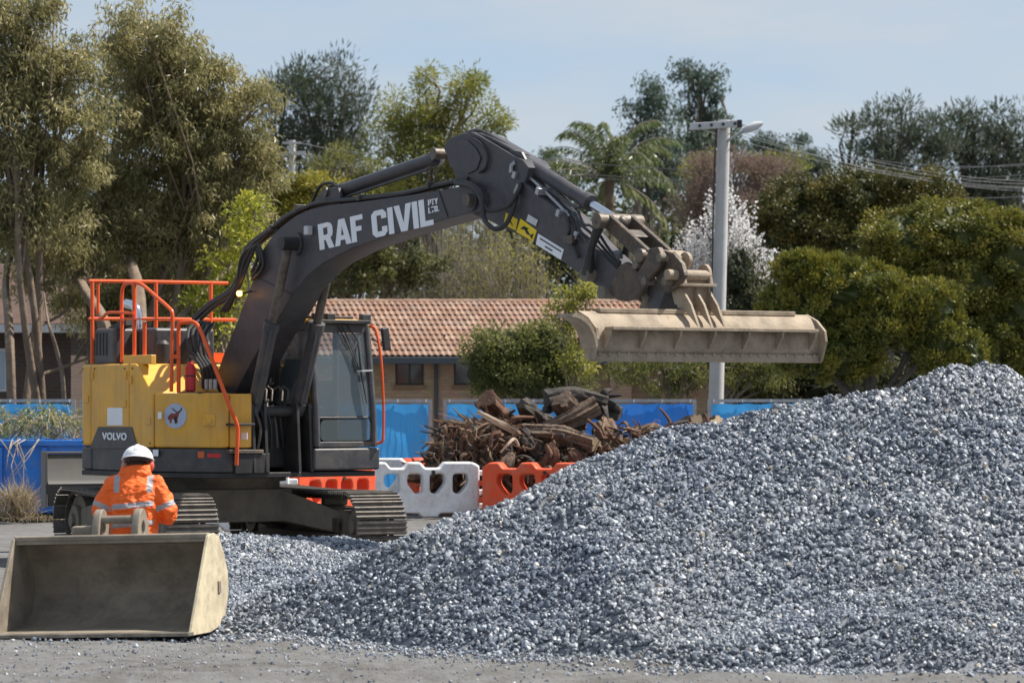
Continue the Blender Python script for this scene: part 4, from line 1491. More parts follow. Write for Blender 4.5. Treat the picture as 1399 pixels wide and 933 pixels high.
# ---- boom
YB = .21
boom_px = [(290, 540), (296, 512), (304, 488), (321, 446), (337, 405), (349, 373), (359, 341), (372, 322), (387, 308), (404, 295), (424, 286), (454, 280), (506, 274), (557, 267), (609, 259), (640, 252),
           (654, 255), (662, 266), (664, 280), (656, 290), (634, 293), (583, 307), (532, 322), (480, 340), (444, 358), (423, 374), (403, 396), (386, 426), (366, 455), (345, 492), (328, 524), (314, 550), (300, 557)]
boom = side_plate('boom', M_boom, prof(boom_px, -YB), 0, YB, .012)
fpv = bp(303, 541, -YB)
MB().cyl((fpv.x, -.36, fpv.z), (fpv.x, .36, fpv.z), .10, n=20).build('foot_pin', M_steel, exc)
for y in (-.30, .30):
    side_plate('boom_bracket', M_grey, [(fpv.x - .28, 1.14), (fpv.x + .75, 1.14), (fpv.x + .78, 1.55), (fpv.x + .3, 1.95), (fpv.x + .12, fpv.z + .14), (fpv.x - .12, fpv.z + .14), (fpv.x - .2, fpv.z)], y, .03, .005)
# weld seam strips and stiffener plate on the near side
for a, b in (((600, 262), (612, 297)), ((352, 380), (398, 402))):
    MB().bar(bp(*a, -YB - .004), bp(*b, -YB - .004), .008, .02, (0, 1, 0)).build('weld_seam', M_boom, boom, boom.matrix_local.inverted(), smooth=None)
# block lettering on the boom: outlines on a unit-high grid
def glyph(ch):
    if ch == 'R': return [[(0, 0), (.22, 0), (.22, .34), (.30, .34), (.42, 0), (.66, 0), (.52, .39), (.62, .50), (.64, .62), (.64, .82), (.58, .94), (.46, 1), (0, 1)], [(.22, .54), (.38, .54), (.42, .60), (.42, .76), (.38, .82), (.22, .82)]], .70
    if ch == 'A': return [[(0, 0), (.22, 0), (.26, .20), (.46, .20), (.50, 0), (.73, 0), (.50, 1), (.23, 1)], [(.295, .38), (.36, .74), (.425, .38)]], .75
    if ch == 'F': return [[(0, 0), (.22, 0), (.22, .40), (.46, .40), (.46, .58), (.22, .58), (.22, .81), (.54, .81), (.54, 1), (0, 1)]], .58
    if ch == 'C': return [[(.14, 0), (.50, 0), (.64, .14), (.64, .36), (.42, .36), (.42, .20), (.22, .20), (.22, .80), (.42, .80), (.42, .66), (.64, .66), (.64, .86), (.50, 1), (.14, 1), (0, .86), (0, .14)]], .70
    if ch == 'I': return [[(0, 0), (.22, 0), (.22, 1), (0, 1)]], .28
    if ch == 'V': return [[(.23, 0), (.50, 0), (.73, 1), (.50, 1), (.365, .30), (.23, 1), (0, 1)]], .76
    if ch == 'L': return [[(0, 0), (.54, 0), (.54, .19), (.22, .19), (.22, 1), (0, 1)]], .58
    if ch == 'P': return [[(0, 0), (.22, 0), (.22, .32), (.48, .32), (.62, .44), (.62, .88), (.48, 1), (0, 1)], [(.22, .50), (.40, .50), (.40, .82), (.22, .82)]], .68
    if ch == 'T': return [[(.20, 0), (.42, 0), (.42, .81), (.62, .81), (.62, 1), (0, 1), (0, .81), (.20, .81)]], .68
    if ch == 'Y': return [[(.25, 0), (.47, 0), (.47, .40), (.72, 1), (.48, 1), (.36, .64), (.24, 1), (0, 1), (.25, .40)]], .75
    if ch == 'D': return [[(0, 0), (.46, 0), (.62, .14), (.62, .86), (.46, 1), (0, 1)], [(.22, .19), (.40, .19), (.40, .81), (.22, .81)]], .68
    if ch == '.': return [[(0, 0), (.2, 0), (.2, .2), (0, .2)]], .26
    return [], .34


def lettering(parent, s, bl0, bl1, tl0, y):
    """each letter its own piece; baseline from pixel bl0 to bl1, cap height to pixel tl0 above bl0"""
    a, b, t_ = bp(*bl0, y), bp(*bl1, y), bp(*tl0, y)
    tot = sum(glyph(c)[1] for c in s) - .04
    ex_, ey_ = (b - a) / tot, (t_ - a)
    cur = 0
    for c in s:
        loops, adv = glyph(c)
        if loops:
            me = curve_mesh([[(p[0] + cur, p[1]) for p in lp] for lp in loops], .5, 0, 'letter')
            me.materials.append(M_sign_white)
            me.transform(Matrix(((ex_.x, ey_.x, 0, a.x), (0, 0, -.005, y - .004), (ex_.z, ey_.z, 0, a.z), (0, 0, 0, 1))))
            o = link('letter', me, None, parent)
            o.matrix_local = parent.matrix_local.inverted()
        cur += adv


lettering(boom, 'RAF CIVIL', (437.5, 342), (593, 307), (434.5, 307), -YB)
lettering(boom, 'PTY', (585.5, 281.5), (599, 278.5), (585, 273.5), -YB)
lettering(boom, 'LTD.', (585.8, 292), (600.5, 288.5), (585.5, 284), -YB)

# arm-cylinder lugs, pins, bosses
pc0 = bp(459, 263, 0)
for y in (-.12, .12):
    side_plate('cylinder_lug', M_boom, prof([(424, 287), (440, 264), (452, 256), (464, 257), (467, 268), (466, 284)], y), y, .025, .006)
MB().cyl((pc0.x, -.17, pc0.z), (pc0.x, .17, pc0.z), .06, n=16).build('cylinder_pin', M_steel, exc)


def cylinder(a, b, rb, rr, frac, mat=M_boom, name='hydraulic_cylinder', rod=M_chrome, rod_len=0.0):
    """barrel from a over frac of the way to b, gland, bright rod and both eyes"""
    a, b = Vector(a), Vector(b)
    e = a.lerp(b, frac)
    d = (b - a).normalized()
    m = MB().cyl(a + d * .04, e, rb, n=24).cyl(e - d * .10, e + d * .015, rb * 1.18, n=24).cyl(a + d * .03, a + d * .12, rb * 1.12, n=24)
    m.ell(a, (rb * 1.0,) * 3, 14, 9)
    o = m.build(name, mat, exc, smooth=40)
    MB().cyl(e, b - d * .03, rr, n=18).build('rod', rod, o)
    MB().ell(b, (rb * .95,) * 3, 14, 9).build('rod_eye', M_steel, o)
    # pressure pipe along the barrel
    s = Vector((0, 1, 0)).cross(d)
    if s.z > 0: s = -s
    off = s * (rb + .03) + Vector((0, -.06, 0))
    MB().tube([a + d * .10 + off * .6, a + d * .16 + off, e - d * .14 + off, e - d * .05 + off * .6], .018, n=8).build('pipe', M_grey, o)
    return o


cylinder(bp(463, 262, 0), bp(613, 211, 0), .083, .05, .90, name='arm_cylinder')
# lift cylinders either side of the boom
la, lb = bp(346, 562, -.33), bp(395, 333, -.33)
for y in (-.33, .33):
    a_, b_ = Vector((la.x, y, la.z)), Vector((lb.x, y, lb.z))
    cylinder(a_, b_, .088, .056, .53, M_grey, 'lift_cylinder', rod=M_steel)
MB().cyl((lb.x, -.45, lb.z), (lb.x, .45, lb.z), .085, n=20).build('lift_pin', M_dark, exc)
MB().cyl((lb.x, -.22, lb.z), (lb.x, -.235, lb.z), .14, n=20).build('lift_boss', M_boom, exc)
MB().cyl((la.x, -.42, la.z), (la.x, .42, la.z), .07, n=16).build('lift_foot_pin', M_dark, exc)
for y in (-.24, .24, -.42, .42):
    side_plate('lift_bracket', M_dark, [(la.x - .18, 1.14), (la.x + .2, 1.14), (la.x + .14, la.z + .1), (la.x - .1, la.z + .1)], y, .02, .004)
bpv = bp(645, 274, -YB)
MB().cyl((bpv.x, -.30, bpv.z), (bpv.x, .30, bpv.z), .075, n=18).build('boom_tip_pin', M_steel, exc)
MB().cyl((bpv.x, -.225, bpv.z), (bpv.x, -.24, bpv.z), .12, n=20).build('boom_tip_boss', M_boom, exc)

# ---- arm
YA = .165
arm_px = [(606, 203), (609, 194), (618, 187), (630, 183), (645, 181), (655, 186), (676, 198), (699, 212), (714, 219), (722, 229), (720, 240), (716, 250), (740, 271), (768, 293), (785, 310), (806, 333), (826, 352),
          (846, 372), (861, 392), (862, 403), (855, 410), (844, 409), (836, 403), (801, 381), (765, 355), (731, 332), (693, 314), (666, 301), (648, 294), (636, 280), (627, 255), (618, 232)]
arm = side_plate('arm', M_boom, prof(arm_px, -YA), 0, YA, .010)
c_ = bp(613, 211, 0)
MB().cyl((c_.x, -.22, c_.z), (c_.x, .22, c_.z), .065, n=16).build('arm_cylinder_pin', M_steel, exc)
apx = lambda pts: [(bp(u, v, -YA).x, bp(u, v, -YA).z) for u, v in pts]


def arm_plate(name, mat, uvs, th=.004, off=.006):
    m = MB().prism(apx(uvs), -YA - off - th, -YA - off + th, lambda p, h: Vector((p[0], h, p[1])))
    return m.build(name, mat, exc, smooth=None)


arm_plate('warning_sign', M_sign_yellow, [(689, 307), (705, 315), (708, 300), (692, 290.5)])
s_ = arm_plate('warning_sign', M_sign_yellow, [(706, 317), (729, 330), (734, 315), (712, 299)])
arm_plate('pictogram', M_sign_black, [(712, 313), (717, 309), (724, 313), (719, 310), (726, 322), (721, 320), (718, 314)], .002, .014)
arm_plate('pictogram', M_sign_black, [(692, 304), (697, 298), (702, 309), (698, 304)], .002, .014)
arm_plate('pictogram', M_sign_black, [(725, 322), (730, 319), (728, 327)], .002, .014)
arm_plate('grey_label', M_lightgrey, [(720, 302), (733, 309), (736, 301), (723, 293)], .003, .010)
wl_ = arm_plate('white_label', M_sign_white, [(733, 334), (767, 355), (771, 341), (736, 319.5)])
for a, b in (((739, 325), (768, 343)), ((746, 336), (756, 342))):
    arm_plate('label_line', M_sign_black, [(a[0], a[1]), (b[0], b[1]), (b[0] - .4, b[1] + 1.6), (a[0] - .4, a[1] + 1.6)], .002, .013)
arm_plate('cover_plate', M_boom, [(616, 228), (612, 205), (622, 192), (640, 192), (652, 204), (658, 216), (652, 232), (640, 238)], .008, .008)
# bucket cylinder on top of the arm
cylinder(bp(708, 216, 0), bp(848, 304, 0), .080, .050, .71, name='bucket_cylinder')
q0 = bp(707, 216, 0)
for y in (-.10, .10):
    side_plate('cylinder_lug', M_boom, prof([(690, 212), (699, 205), (714, 208), (719, 218), (716, 236), (700, 226)], y), y, .02, .005)
MB().cyl((q0.x, -.16, q0.z), (q0.x, .16, q0.z), .055, n=14).build('cylinder_pin', M_steel, exc)
# bell-crank links
k0 = bp(845, 303, 0)
k1 = bp(826, 376, 0)
k2 = bp(897, 350, 0)
MB().cyl((k0.x, -.30, k0.z), (k0.x, .30, k0.z), .085, n=18).build('link_pin', M_steel, exc)
for y in (-.24, .24):
    a_, b_ = Vector((k0.x, y, k0.z)), Vector((k1.x, y, k1.z))
    mid = a_.lerp(b_, .5) + Vector((-.05, 0, 0))
    MB().tube([a_, mid, b_], [.065, .04, .075], n=10).build('guide_link', M_dark, exc)
MB().cyl((k1.x, -.29, k1.z), (k1.x, .29, k1.z), .075, n=16).build('guide_pin', M_muddy, exc)
for y in (-.15, .15):
    side_plate('bucket_link', M_coupler, [(k0.x - .05, k0.z + .07), (k0.x + .06, k0.z + .065), (k2.x + .07, k2.z + .06), (k2.x + .06, k2.z - .08), (k2.x - .06, k2.z - .06), (k0.x - .02, k0.z - .07)], y, .032, .012)
mm = k0.lerp(k2, .45)
MB().box(mm, (.16, .26, .10), M=Matrix.Rotation(-math.atan2(k2.z - k0.z, k2.x - k0.x), 3, 'Y')).build('link_web', M_steel, exc, bevel=.01)
MB().cyl((k2.x, -.24, k2.z), (k2.x, .24, k2.z), .075, n=16).build('link_pin', M_steel, exc)
# quick coupler on the arm end
k3 = bp(848, 400, 0)
for y in (-.20, .20):
    side_plate('coupler_plate', M_coupler, prof([(838, 398), (841, 380), (848, 364), (858, 358), (868, 364), (874, 372), (884, 356), (890, 340), (902, 338), (908, 350), (904, 366), (890, 380), (880, 398), (868, 409), (856, 412), (846, 410)], y), y, .035, .012)
MB().cyl((k3.x, -.27, k3.z), (k3.x, .27, k3.z), .07, n=16).build('arm_tip_pin', M_muddy, exc)
a_ = bp(868, 385, 0)
MB().box(a_, (.26, .34, .30), M=Matrix.Rotation(R(40), 3, 'Y')).build('coupler_body', M_muddy, exc, bevel=.02)
a_ = bp(880, 410, 0)
MB().tube([bp(872, 392, -.1), bp(884, 408, -.12), bp(880, 420, -.05)], .05, n=10).tube([bp(868, 400, .08), bp(888, 416, .05)], .045, n=10).build('coupler_hook', M_muddy, exc)
for y in (-.13, .13):
    side_plate('coupler_jaw', M_coupler, prof([(898, 350), (908, 342), (922, 346), (934, 360), (938, 376), (928, 392), (912, 400), (902, 388), (895, 370)], y), y, .03, .01)
side_plate('jaw_shield', M_grey, prof([(896, 388), (908, 384), (922, 396), (912, 425), (897, 425)], 0), 0, .12, .01)
a_ = bp(916, 366, 0)
MB().box(a_, (.22, .22, .20), M=Matrix.Rotation(R(35), 3, 'Y')).build('jaw_body', M_coupler, exc, bevel=.02)
a_ = bp(922, 350, -.0)
MB().box(a_, (.20, .34, .06), M=Matrix.Rotation(R(25), 3, 'Y')).build('jaw_top', M_beam, exc, bevel=.015)
for u_, v_ in ((872, 362), (884, 384), (905, 352), (912, 384)):
    a_ = bp(u_, v_, -.2)
    MB().cyl((a_.x, -.25, a_.z), (a_.x, -.12, a_.z), .045, n=12).build('coupler_bolt', M_muddy, exc)
a_ = bp(931, 353, 0)
MB().cyl((a_.x - .02, -.10, a_.z - .02), (a_.x - .02, -.05, a_.z - .02), .09, n=16).cyl((a_.x - .02, .05, a_.z - .02), (a_.x - .02, .10, a_.z - .02), .09, n=16).build('lifting_eye', M_beam, exc, bevel=.01)
a_ = bp(938, 376, 0)
MB().cyl((a_.x + .02, -.28, a_.z), (a_.x + .02, .28, a_.z), .055, n=14).build('hitch_pin', M_beam, exc)

# ---- hoses and pipes
def hose(pts, r=.02, mat=M_hose, name='hose'):
    return MB().tube(catmull(pts, 6), r, n=8).build(name, mat, exc)


TOP = [(268, 440), (290, 420), (318, 402), (330, 380), (338, 350), (350, 335), (372, 316), (392, 300), (415, 286), (440, 278), (500, 272), (555, 265), (600, 254), (640, 246)]
for k, y in enumerate((-.16, -.10, -.04, .02, .08)):
    dv = (-3.5, 1.5, -5.5, -1, 3)[k]
    du = (-2, 1, -4, 2, -1)[k]
    pts = [bp(u + du * (1 if i < 6 else 0), v + dv * (1 if i < 8 else .35), y - .02) for i, (u, v) in enumerate(TOP)]
    hose(pts, .022 if k % 2 else .027)
# loose bundle dropping from the boom knee to the deck
for k in range(5):
    y = -.36 + k * .06
    u0, u1 = 262 + k * 5, 276 + k * 5
    hose([bp(u0 + 10, 438 + k, y), bp(u0 - 4 + k, 450 + k * 2, y - .2), bp(u0 - 5 + k * 2, 470, y - .3), bp(u0 + 4, 488, y - .3), bp(u1, 505, y - .28), bp(u1 + 2, 532, y - .25)], .024)
for k in range(4):
    uu = 276 + k * 6
    MB().cyl(bp(uu, 532, -.6), bp(uu, 518, -.6), .026, n=10).build('hose_end', M_galv, exc)
for k in range(3):
    hose([bp(303 + k * 4, 425, -.26), bp(322 + k * 4, 392 - k * 5, -.30), bp(330 + k * 5, 352 + k * 3, -.3), bp(346 + k * 3, 338 - k * 2, -.28), bp(352 + k * 4, 352 + k * 6, -.26), bp(344, 372 + k * 5, -.25)], .022)
hose([bp(424, 286, -.05), bp(430, 268, -.05), bp(438, 254, -.05), bp(452, 250, -.04), bp(466, 256, -.02)], .02)
hose([bp(430, 284, -.09), bp(436, 270, -.1), bp(446, 258, -.1), bp(458, 252, -.1)], .02)
for u, v in ((385, 312), (420, 284), (505, 271), (600, 254)):
    MB().box(bp(u, v, -.05), (.05, .36, .07)).build('hose_clamp', M_grey, exc, bevel=.006)
# loops round the elbow
hose([bp(618, 248, -.22), bp(640, 250, -.26), bp(656, 262, -.30), bp(664, 285, -.32), bp(676, 288, -.3), bp(696, 280, -.26), bp(708, 262, -.22), bp(712, 250, -.18)], .028)
hose([bp(622, 250, -.26), bp(646, 256, -.30), bp(658, 275, -.34), bp(662, 300, -.36), bp(676, 313, -.36), bp(690, 308, -.3), bp(700, 288, -.24), bp(707, 262, -.2)], .028)
hose([bp(634, 182, -.05), bp(648, 190, -.18), bp(660, 200, -.19), bp(666, 214, -.19), bp(664, 228, -.19), bp(655, 236, -.19)], .016)
hose([bp(640, 182, .05), bp(655, 180, .0), bp(680, 192, .04), bp(705, 207, .08), bp(722, 218, .1)], .03)
hose([bp(645, 183, -.1), bp(665, 188, -.1), bp(690, 201, -.1), bp(712, 214, -.08)], .026)
MB().tube([bp(698, 236, -.19), bp(699, 226, -.19), bp(704, 222, -.17)], .024, n=8).build('hose_end', M_galv, exc)
MB().cyl(bp(704, 264, -.2), bp(709, 252, -.2), .026, n=8).build('hose_end', M_galv, exc)
for k in range(4):
    o_ = k * 4.5
    hose([bp(712 + o_, 232 - o_ * .3, -.1 + .05 * k), bp(735 + o_, 253 - o_ * .4, -.1 + .05 * k), bp(760 + o_, 277 - o_ * .4, -.1 + .05 * k), bp(778 + o_, 296 - o_ * .4, -.12 + .05 * k)], .017, M_galv if k in (0, 2) else M_hose, 'arm_pipe')
    hose([bp(776 + o_, 294 - o_ * .4, -.1), bp(784 + o_, 306, -.16), bp(788 + o_ * 1.4, 322 - o_, -.18), bp(800 + o_ * 1.3, 332 - o_, -.15), bp(818 + o_, 345 - o_ * .4, -.1), bp(842 + o_ * .4, 372 - o_, -.12)], .016)
for u, v in ((748, 262), (776, 292), (716, 240), (800, 322)):
    MB().box(bp(u, v, -.05), (.06, .30, .08), M=Matrix.Rotation(R(25), 3, 'Y')).build('hose_clamp', M_galv, exc, bevel=.006)
hose([bp(772, 292, -.19), bp(778, 312, -.21), bp(776, 326, -.2), bp(784, 338, -.2), bp(790, 352, -.19)], .02)
MB().box(bp(778, 328, -.21), (.16, .06, .10)).build('valve_block', M_steel, exc, bevel=.01)
# hoses between boom foot and cab
for k in range(6):
    hose([fp(352 + k * 7, 545 + (k % 2) * 8, 1.25 - .06 * k), fp(349 + k * 8, 560, 1.42 - .06 * k), fp(356 + k * 7, 585, 1.44 - .06 * k), fp(352 + k * 9, 612, 1.40 - .06 * k)], .018, M_hose if k % 3 else M_grey)
for u in (358, 366, 380, 388):
    MB().tube([fp(u - 6, 532, 1.1), fp(u, 528, 1.15), fp(u + 6, 533, 1.2), fp(u + 5, 548, 1.25)], .014, n=8).build('lift_pipe', M_steel, exc)
MB().box((.75, 0, 1.55), (.7, .66, .75)).build('swivel_housing', M_dark, exc, bevel=.03)
# amber lamp
m_amb = bpy.data.materials.new('amber_light')
m_amb.use_nodes = True
m_amb.node_tree.nodes['Principled BSDF'].inputs['Base Color'].default_value = (.9, .3, .03, 1)
m_amb.node_tree.nodes['Principled BSDF'].inputs['Emission Color'].default_value = (1, .45, .08, 1)
m_amb.node_tree.nodes['Principled BSDF'].inputs['Emission Strength'].default_value = 5
a_ = bp(327, 401, -.36)
lm = MB().ell(a_, (.038, .038, .038), 12, 8).build('amber_lamp', m_amb, exc)
MB().tube([a_ + Vector((.03, .02, 0)), a_ + Vector((.1, .13, .03))], .014, n=6).build('lamp_stem', M_dark, lm)
# work lamp on boom side
a_ = bp(421, 315, -YB - .04)
MB().box(a_, (.09, .08, .11)).build('boom_lamp', M_lightgrey, exc, bevel=.01)

# ---------------------------------------------------------------- levelling beam hanging from the coupler
GB = P(960, 460, 33.0)
gang = R(33)
gb = empty('grading_beam', (GB.x, GB.y, GB.z), gang)
tag(gb, 'dusty beige steel grading beam hanging from the excavator arm', 'grading beam')
GL = 2.96
s33 = F / 33.0
zt_, zm_, zb_ = (460 - 428) / s33, (460 - 452) / s33, -(491 - 460) / s33
# curved mouldboard seen from behind: profile in (depth y, z)
pr = [(.10, zt_), (.03, zt_ - .03), (-.05, zt_ - .10), (-.10, zm_ + .02), (-.115, zm_ - .05), (-.105, zb_ + .10), (-.06, zb_ + .01)]
m = MB()
m.prism(pr + [(y + .028, z + .006) for y, z in pr[::-1]], -GL / 2, GL / 2, lambda p, h: Vector((h, p[0], p[1])))
m.build('mouldboard', M_beam, gb, smooth=30)
MB().box((0, .10, zt_ + .012), (GL * .86, .10, .05)).build('top_flange', M_beam, gb, bevel=.008)
MB().box((.02, -.17, zm_ + .01), (GL * .90, .16, .035)).build('middle_flange', M_beam, gb, bevel=.006)
MB().box((0, -.085, zb_ + .012), (GL + .04, .05, .085)).build('cutting_edge', M_beam, gb, bevel=.006)
for k in range(7):
    x = -GL * .45 + k * GL * .90 / 6
    m = MB().prism([(-.105, zm_ - .01), (-.235, zm_ - .01), (-.225, zm_ - .06), (-.125, zb_ + .11), (-.105, zb_ + .11)], x - .012, x + .012, lambda p, h: Vector((h, p[0], p[1])))
    m.build('rib', M_beam, gb, smooth=None)
for k in range(24):
    x = -GL * .47 + k * GL * .94 / 23
    MB().cyl((x, -.122, zb_ + .045), (x, -.108, zb_ + .045), .018, n=8).build('bolt', M_beam, gb)
for sx in (-1, 1):
    pl = [(.12, zt_ + .01), (-.06, zt_ - .06), (-.20, zm_ + .01), (-.22, zm_ - .1), (-.14, zb_ - .01), (.0, zb_ + .0), (.03, zm_)]
    MB().prism(pl, sx * GL / 2 - .015, sx * GL / 2 + .015, lambda p, h: Vector((h, p[0], p[1]))).build('end_plate', M_beam, gb, smooth=None)
# curved wing at the near end
wv_ = [( -GL / 2 - .02 - .26 * math.sin(a) , -.05 - .02, zm_ + .10 - .30 * (1 - math.cos(a))) for a in np.linspace(1.35, 0, 10)]
wv_ = [(-GL / 2 - .30 + .30 * math.sin(a), zt_ - .03 - .36 * (1 - math.cos(a))) for a in np.linspace(0, 1.45, 12)]
m = MB().prism(wv_ + [(x - .02, z - .035) for x, z in wv_[::-1]], -.22, .06, lambda p, h: Vector((p[0], h, p[1])))
m.build('end_wing', M_beam, gb, smooth=35)
# mounting bracket: three sloping plates and a head plate up to the hitch
th_ = (460 - 391) / s33
for k, x in enumerate((-.19, -.02, .15)):
    m = MB().prism([(-.20, zm_ + .03), (.05, zt_ + .04), (.22, zt_ + .10), (.30, th_), (.12, th_), (-.06, zt_ + .09)], x - .014, x + .014, lambda p, h: Vector((h, p[0], p[1])))
    m.build('bracket_plate', M_beam, gb, smooth=None)
MB().box((-.03, .18, th_ + .012), (.46, .32, .03)).build('head_plate', M_beam, gb, bevel=.005)
MB().box((-.02, .13, zt_ + .18), (.32, .03, .36)).build('back_plate', M_beam, gb)
for x in (-.19, .15):
    m = curve_mesh([[(.11 * math.cos(a), .11 * math.sin(a) + .08) for a in np.linspace(0, math.pi, 10)] + [(-.13, -.02), (.13, -.02)]], .02, .004, 'pin_ear')
    m.materials.append(M_beam)
    link('pin_ear', m, None, gb, Matrix.Translation((x, .17, th_ + .05)) @ Matrix.Rotation(R(90), 4, 'Z') @ XZ)
MB().cyl((-.24, .17, th_ + .13), (.20, .17, th_ + .13), .045, n=14).build('mount_pin', M_beam, gb)
# ---------------------------------------------------------------- wide bucket standing on the ground in front
psi = R(-12)
bq = P(262, 872, 27.2)
buck = empty('excavator_bucket', (bq.x - .92 * math.cos(psi) , 27.2 - .92 * math.sin(psi) * 1.0, 0.0))
tag(buck, 'wide weathered steel mud bucket standing open on the ground', 'bucket')
buck.rotation_euler = (0, R(-1.6), psi)
buck.scale = (1, 1, .885)
BW = 1.84
# side profile (depth back from lip, height)
sidep = [(0, .0), (.04, -.0), (.55, .01), (.80, .05), (.98, .16), (1.08, .34), (1.08, .54), (.98, .74), (.84, .90), (.72, .935), (.58, .93)]
inner = sidep[1:]
sh = MB()
out_ = sidep
inn = [(.03, .03), (.55, .045), (.79, .085), (.94, .19), (1.035, .36), (1.035, .53), (.94, .71), (.80, .865), (.70, .895), (.58, .89)]
outp = [(.0, .0)] + sidep[2:]
ring = [(x, z) for x, z in [(0, .0), (.55, .005), (.80, .045), (.98, .155), (1.08, .34), (1.08, .54), (.98, .74), (.84, .90), (.72, .935), (.58, .932)]]
sh.prism(ring + inn[::-1], -BW / 2 + .03, BW / 2 - .03, lambda p, h: Vector((h, p[0], p[1])))
sh.build('shell', M_bucket, buck, smooth=28)
for s in (-1, 1):
    m = MB()
    poly = [(-.02, -.002), (.04, .10), (.56, .95), (.62, .965), (.735, .965), (.87, .925), (1.0, .76), (1.105, .55), (1.105, .335), (1.0, .14), (.81, .025), (.55, -.012)]
    m.prism(poly, s * (BW / 2 - .03) if s > 0 else -BW / 2, BW / 2 if s > 0 else -BW / 2 + .03, lambda p, h: Vector((h, p[0], p[1])))
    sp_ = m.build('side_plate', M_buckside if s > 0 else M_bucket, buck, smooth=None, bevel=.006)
    if s > 0:
        MB().box((BW / 2 + .006, .82, .42), (.012, .07, .12)).build('wear_pad', M_bucket, sp_, bevel=.004)
MB().box((0, .62, .945), (BW - .02, .10, .06)).build('rim_beam', M_lightgrey if False else M_bucket, buck, bevel=.02)
MB().box((0, -.03, .018), (BW + .01, .16, .036)).build('cutting_edge', material('worn_lip', (.30, .27, .23), .35, (.12, .10, .08), 7, .9, .3, 30, metal=.5), buck, bevel=.006)
for x in (-.16, .21):
    e = [(-.16, 0), (.20, 0), (.16, .18), (.10, .30), (.03, .335), (-.05, .30), (-.10, .20)]
    me = curve_mesh([rcorner(e, .05, 3), [(.02 + .05 * math.cos(a), .13 + .075 * math.sin(a)) for a in np.linspace(0, 2 * math.pi, 14, endpoint=False)]], .035, .008, 'ear')
    me.materials.append(M_bucket)
    link('ear', me, None, buck, Matrix.Translation((x, .76, .90)) @ Matrix.Rotation(R(90), 4, 'Z') @ XZ)
MB().cyl((-.19, .74, 1.12), (.24, .74, 1.12), .042, n=16).build('pin', M_bucket, buck)
MB().box((-.32, .80, .99), (.20, .14, .14)).build('stop_block', M_bucket, buck, bevel=.02)

# ---------------------------------------------------------------- worker with back turned
WP = P(183, 0, 28.5)
wk = empty('person', (WP.x, 28.5, -.045))
tag(wk, 'person in orange hi-vis jacket and white hard hat, head bowed, behind the bucket', 'person')
hv = lambda n, c, r: None


def limb(m, pts, rs, n=12):
    pts_ = catmull(pts, 4)
    k = len(pts_) - 1
    seg = len(pts) - 1
    rr = [float(np.interp(i / k * seg, range(len(rs)), rs)) for i in range(k + 1)]
    m.tube(pts_, rr, n=n)
    m.ell(pts[0], (rs[0],) * 3, 10, 7).ell(pts[-1], (rs[-1],) * 3, 10, 7)
    return m


def torso(m, rows, n=20):
    rings = []
    for z, cx, cy, rx, ry in rows:
        rings.append([Vector((cx + rx * math.copysign(abs(math.cos(t)) ** .8, math.cos(t)), cy + ry * math.copysign(abs(math.sin(t)) ** .9, math.sin(t)), z)) for t in np.linspace(0, 2 * math.pi, n, endpoint=False)])
    m.loft(rings)
    return m


def remesh(o, vox, smooth=4):
    a = o.modifiers.new('skin', 'REMESH')
    a.mode = 'VOXEL'
    a.voxel_size = vox
    a.use_smooth_shade = True
    b = o.modifiers.new('soft', 'SMOOTH')
    b.iterations = smooth
    b.factor = .5
    return o


SKIN = material('skin', (.52, .30, .21), .5, (.44, .22, .15), 12, .5)
HD_ = Vector((0.02, .13, 1.525))           # head centre: bowed forward
b_ = MB()
torso(b_, [(.86, 0, 0, .16, .11), (1.0, 0, .01, .155, .105), (1.2, 0, .03, .175, .115), (1.34, 0, .07, .17, .10), (1.42, 0, .10, .07, .065)])
limb(b_, [(0, .10, 1.38), (.01, .15, 1.44), HD_], [.062, .058, .055])
HR = Matrix.Rotation(R(-13), 3, 'X')
b_.ell(HD_, (.078, .10, .115), 16, 12, HR)
b_.ell(HD_ + HR @ Vector((0, .045, -.06)), (.055, .06, .06), 12, 8, HR)       # jaw
b_.ell(HD_ + HR @ Vector((0, .108, -.012)), (.014, .02, .026), 8, 6, HR)       # nose
for s in (-1, 1):
    b_.ell(HD_ + HR @ Vector((s * .08, -.005, -.01)), (.012, .022, .034), 8, 6, HR)   # ears
    b_.ell(HD_ + HR @ Vector((s * .032, .088, .018)), (.016, .010, .010), 8, 6, HR)   # brows/eyes
b_.ell(HD_ + HR @ Vector((0, .095, -.062)), (.026, .012, .009), 8, 6, HR)             # mouth
el = {1: Vector((.315, .02, 1.07)), -1: Vector((-.30, .04, 1.06))}
wr_ = {1: Vector((.13, .33, 1.06)), -1: Vector((-.10, .35, 1.04))}
for s in (-1, 1):
    limb(b_, [(s * .17, .06, 1.34), el[s], wr_[s]], [.055, .043, .028])
    hd = (wr_[s] - el[s]).normalized()
    pal = wr_[s] + hd * .05
    b_.ell(pal, (.036, .045, .020), 10, 7)
    sd = Vector((0, 0, 1)).cross(hd).normalized()
    for f_, ln in zip((-.03, -.010, .010, .030), (.062, .075, .070, .052)):
        r0 = pal + hd * .03 + sd * f_
        limb(b_, [r0, r0 + hd * ln * .55, r0 + hd * ln * .8 + Vector((0, 0, -.03))], [.0105, .010, .009], 8)
    limb(b_, [wr_[s] + hd * .015 + sd * (-s * .025), pal - sd * s * .055, pal + hd * .035 - sd * s * .05], [.013, .012, .010], 8)
for s in (-1, 1):
    limb(b_, [(s * .09, 0, .88), (s * .105, .02, .48), (s * .11, -.01, .08)], [.085, .06, .042])
    limb(b_, [(s * .11, -.03, .05), (s * .12, .14, .04)], [.04, .035])
body = remesh(b_.build('body', SKIN, wk), .011, 4)


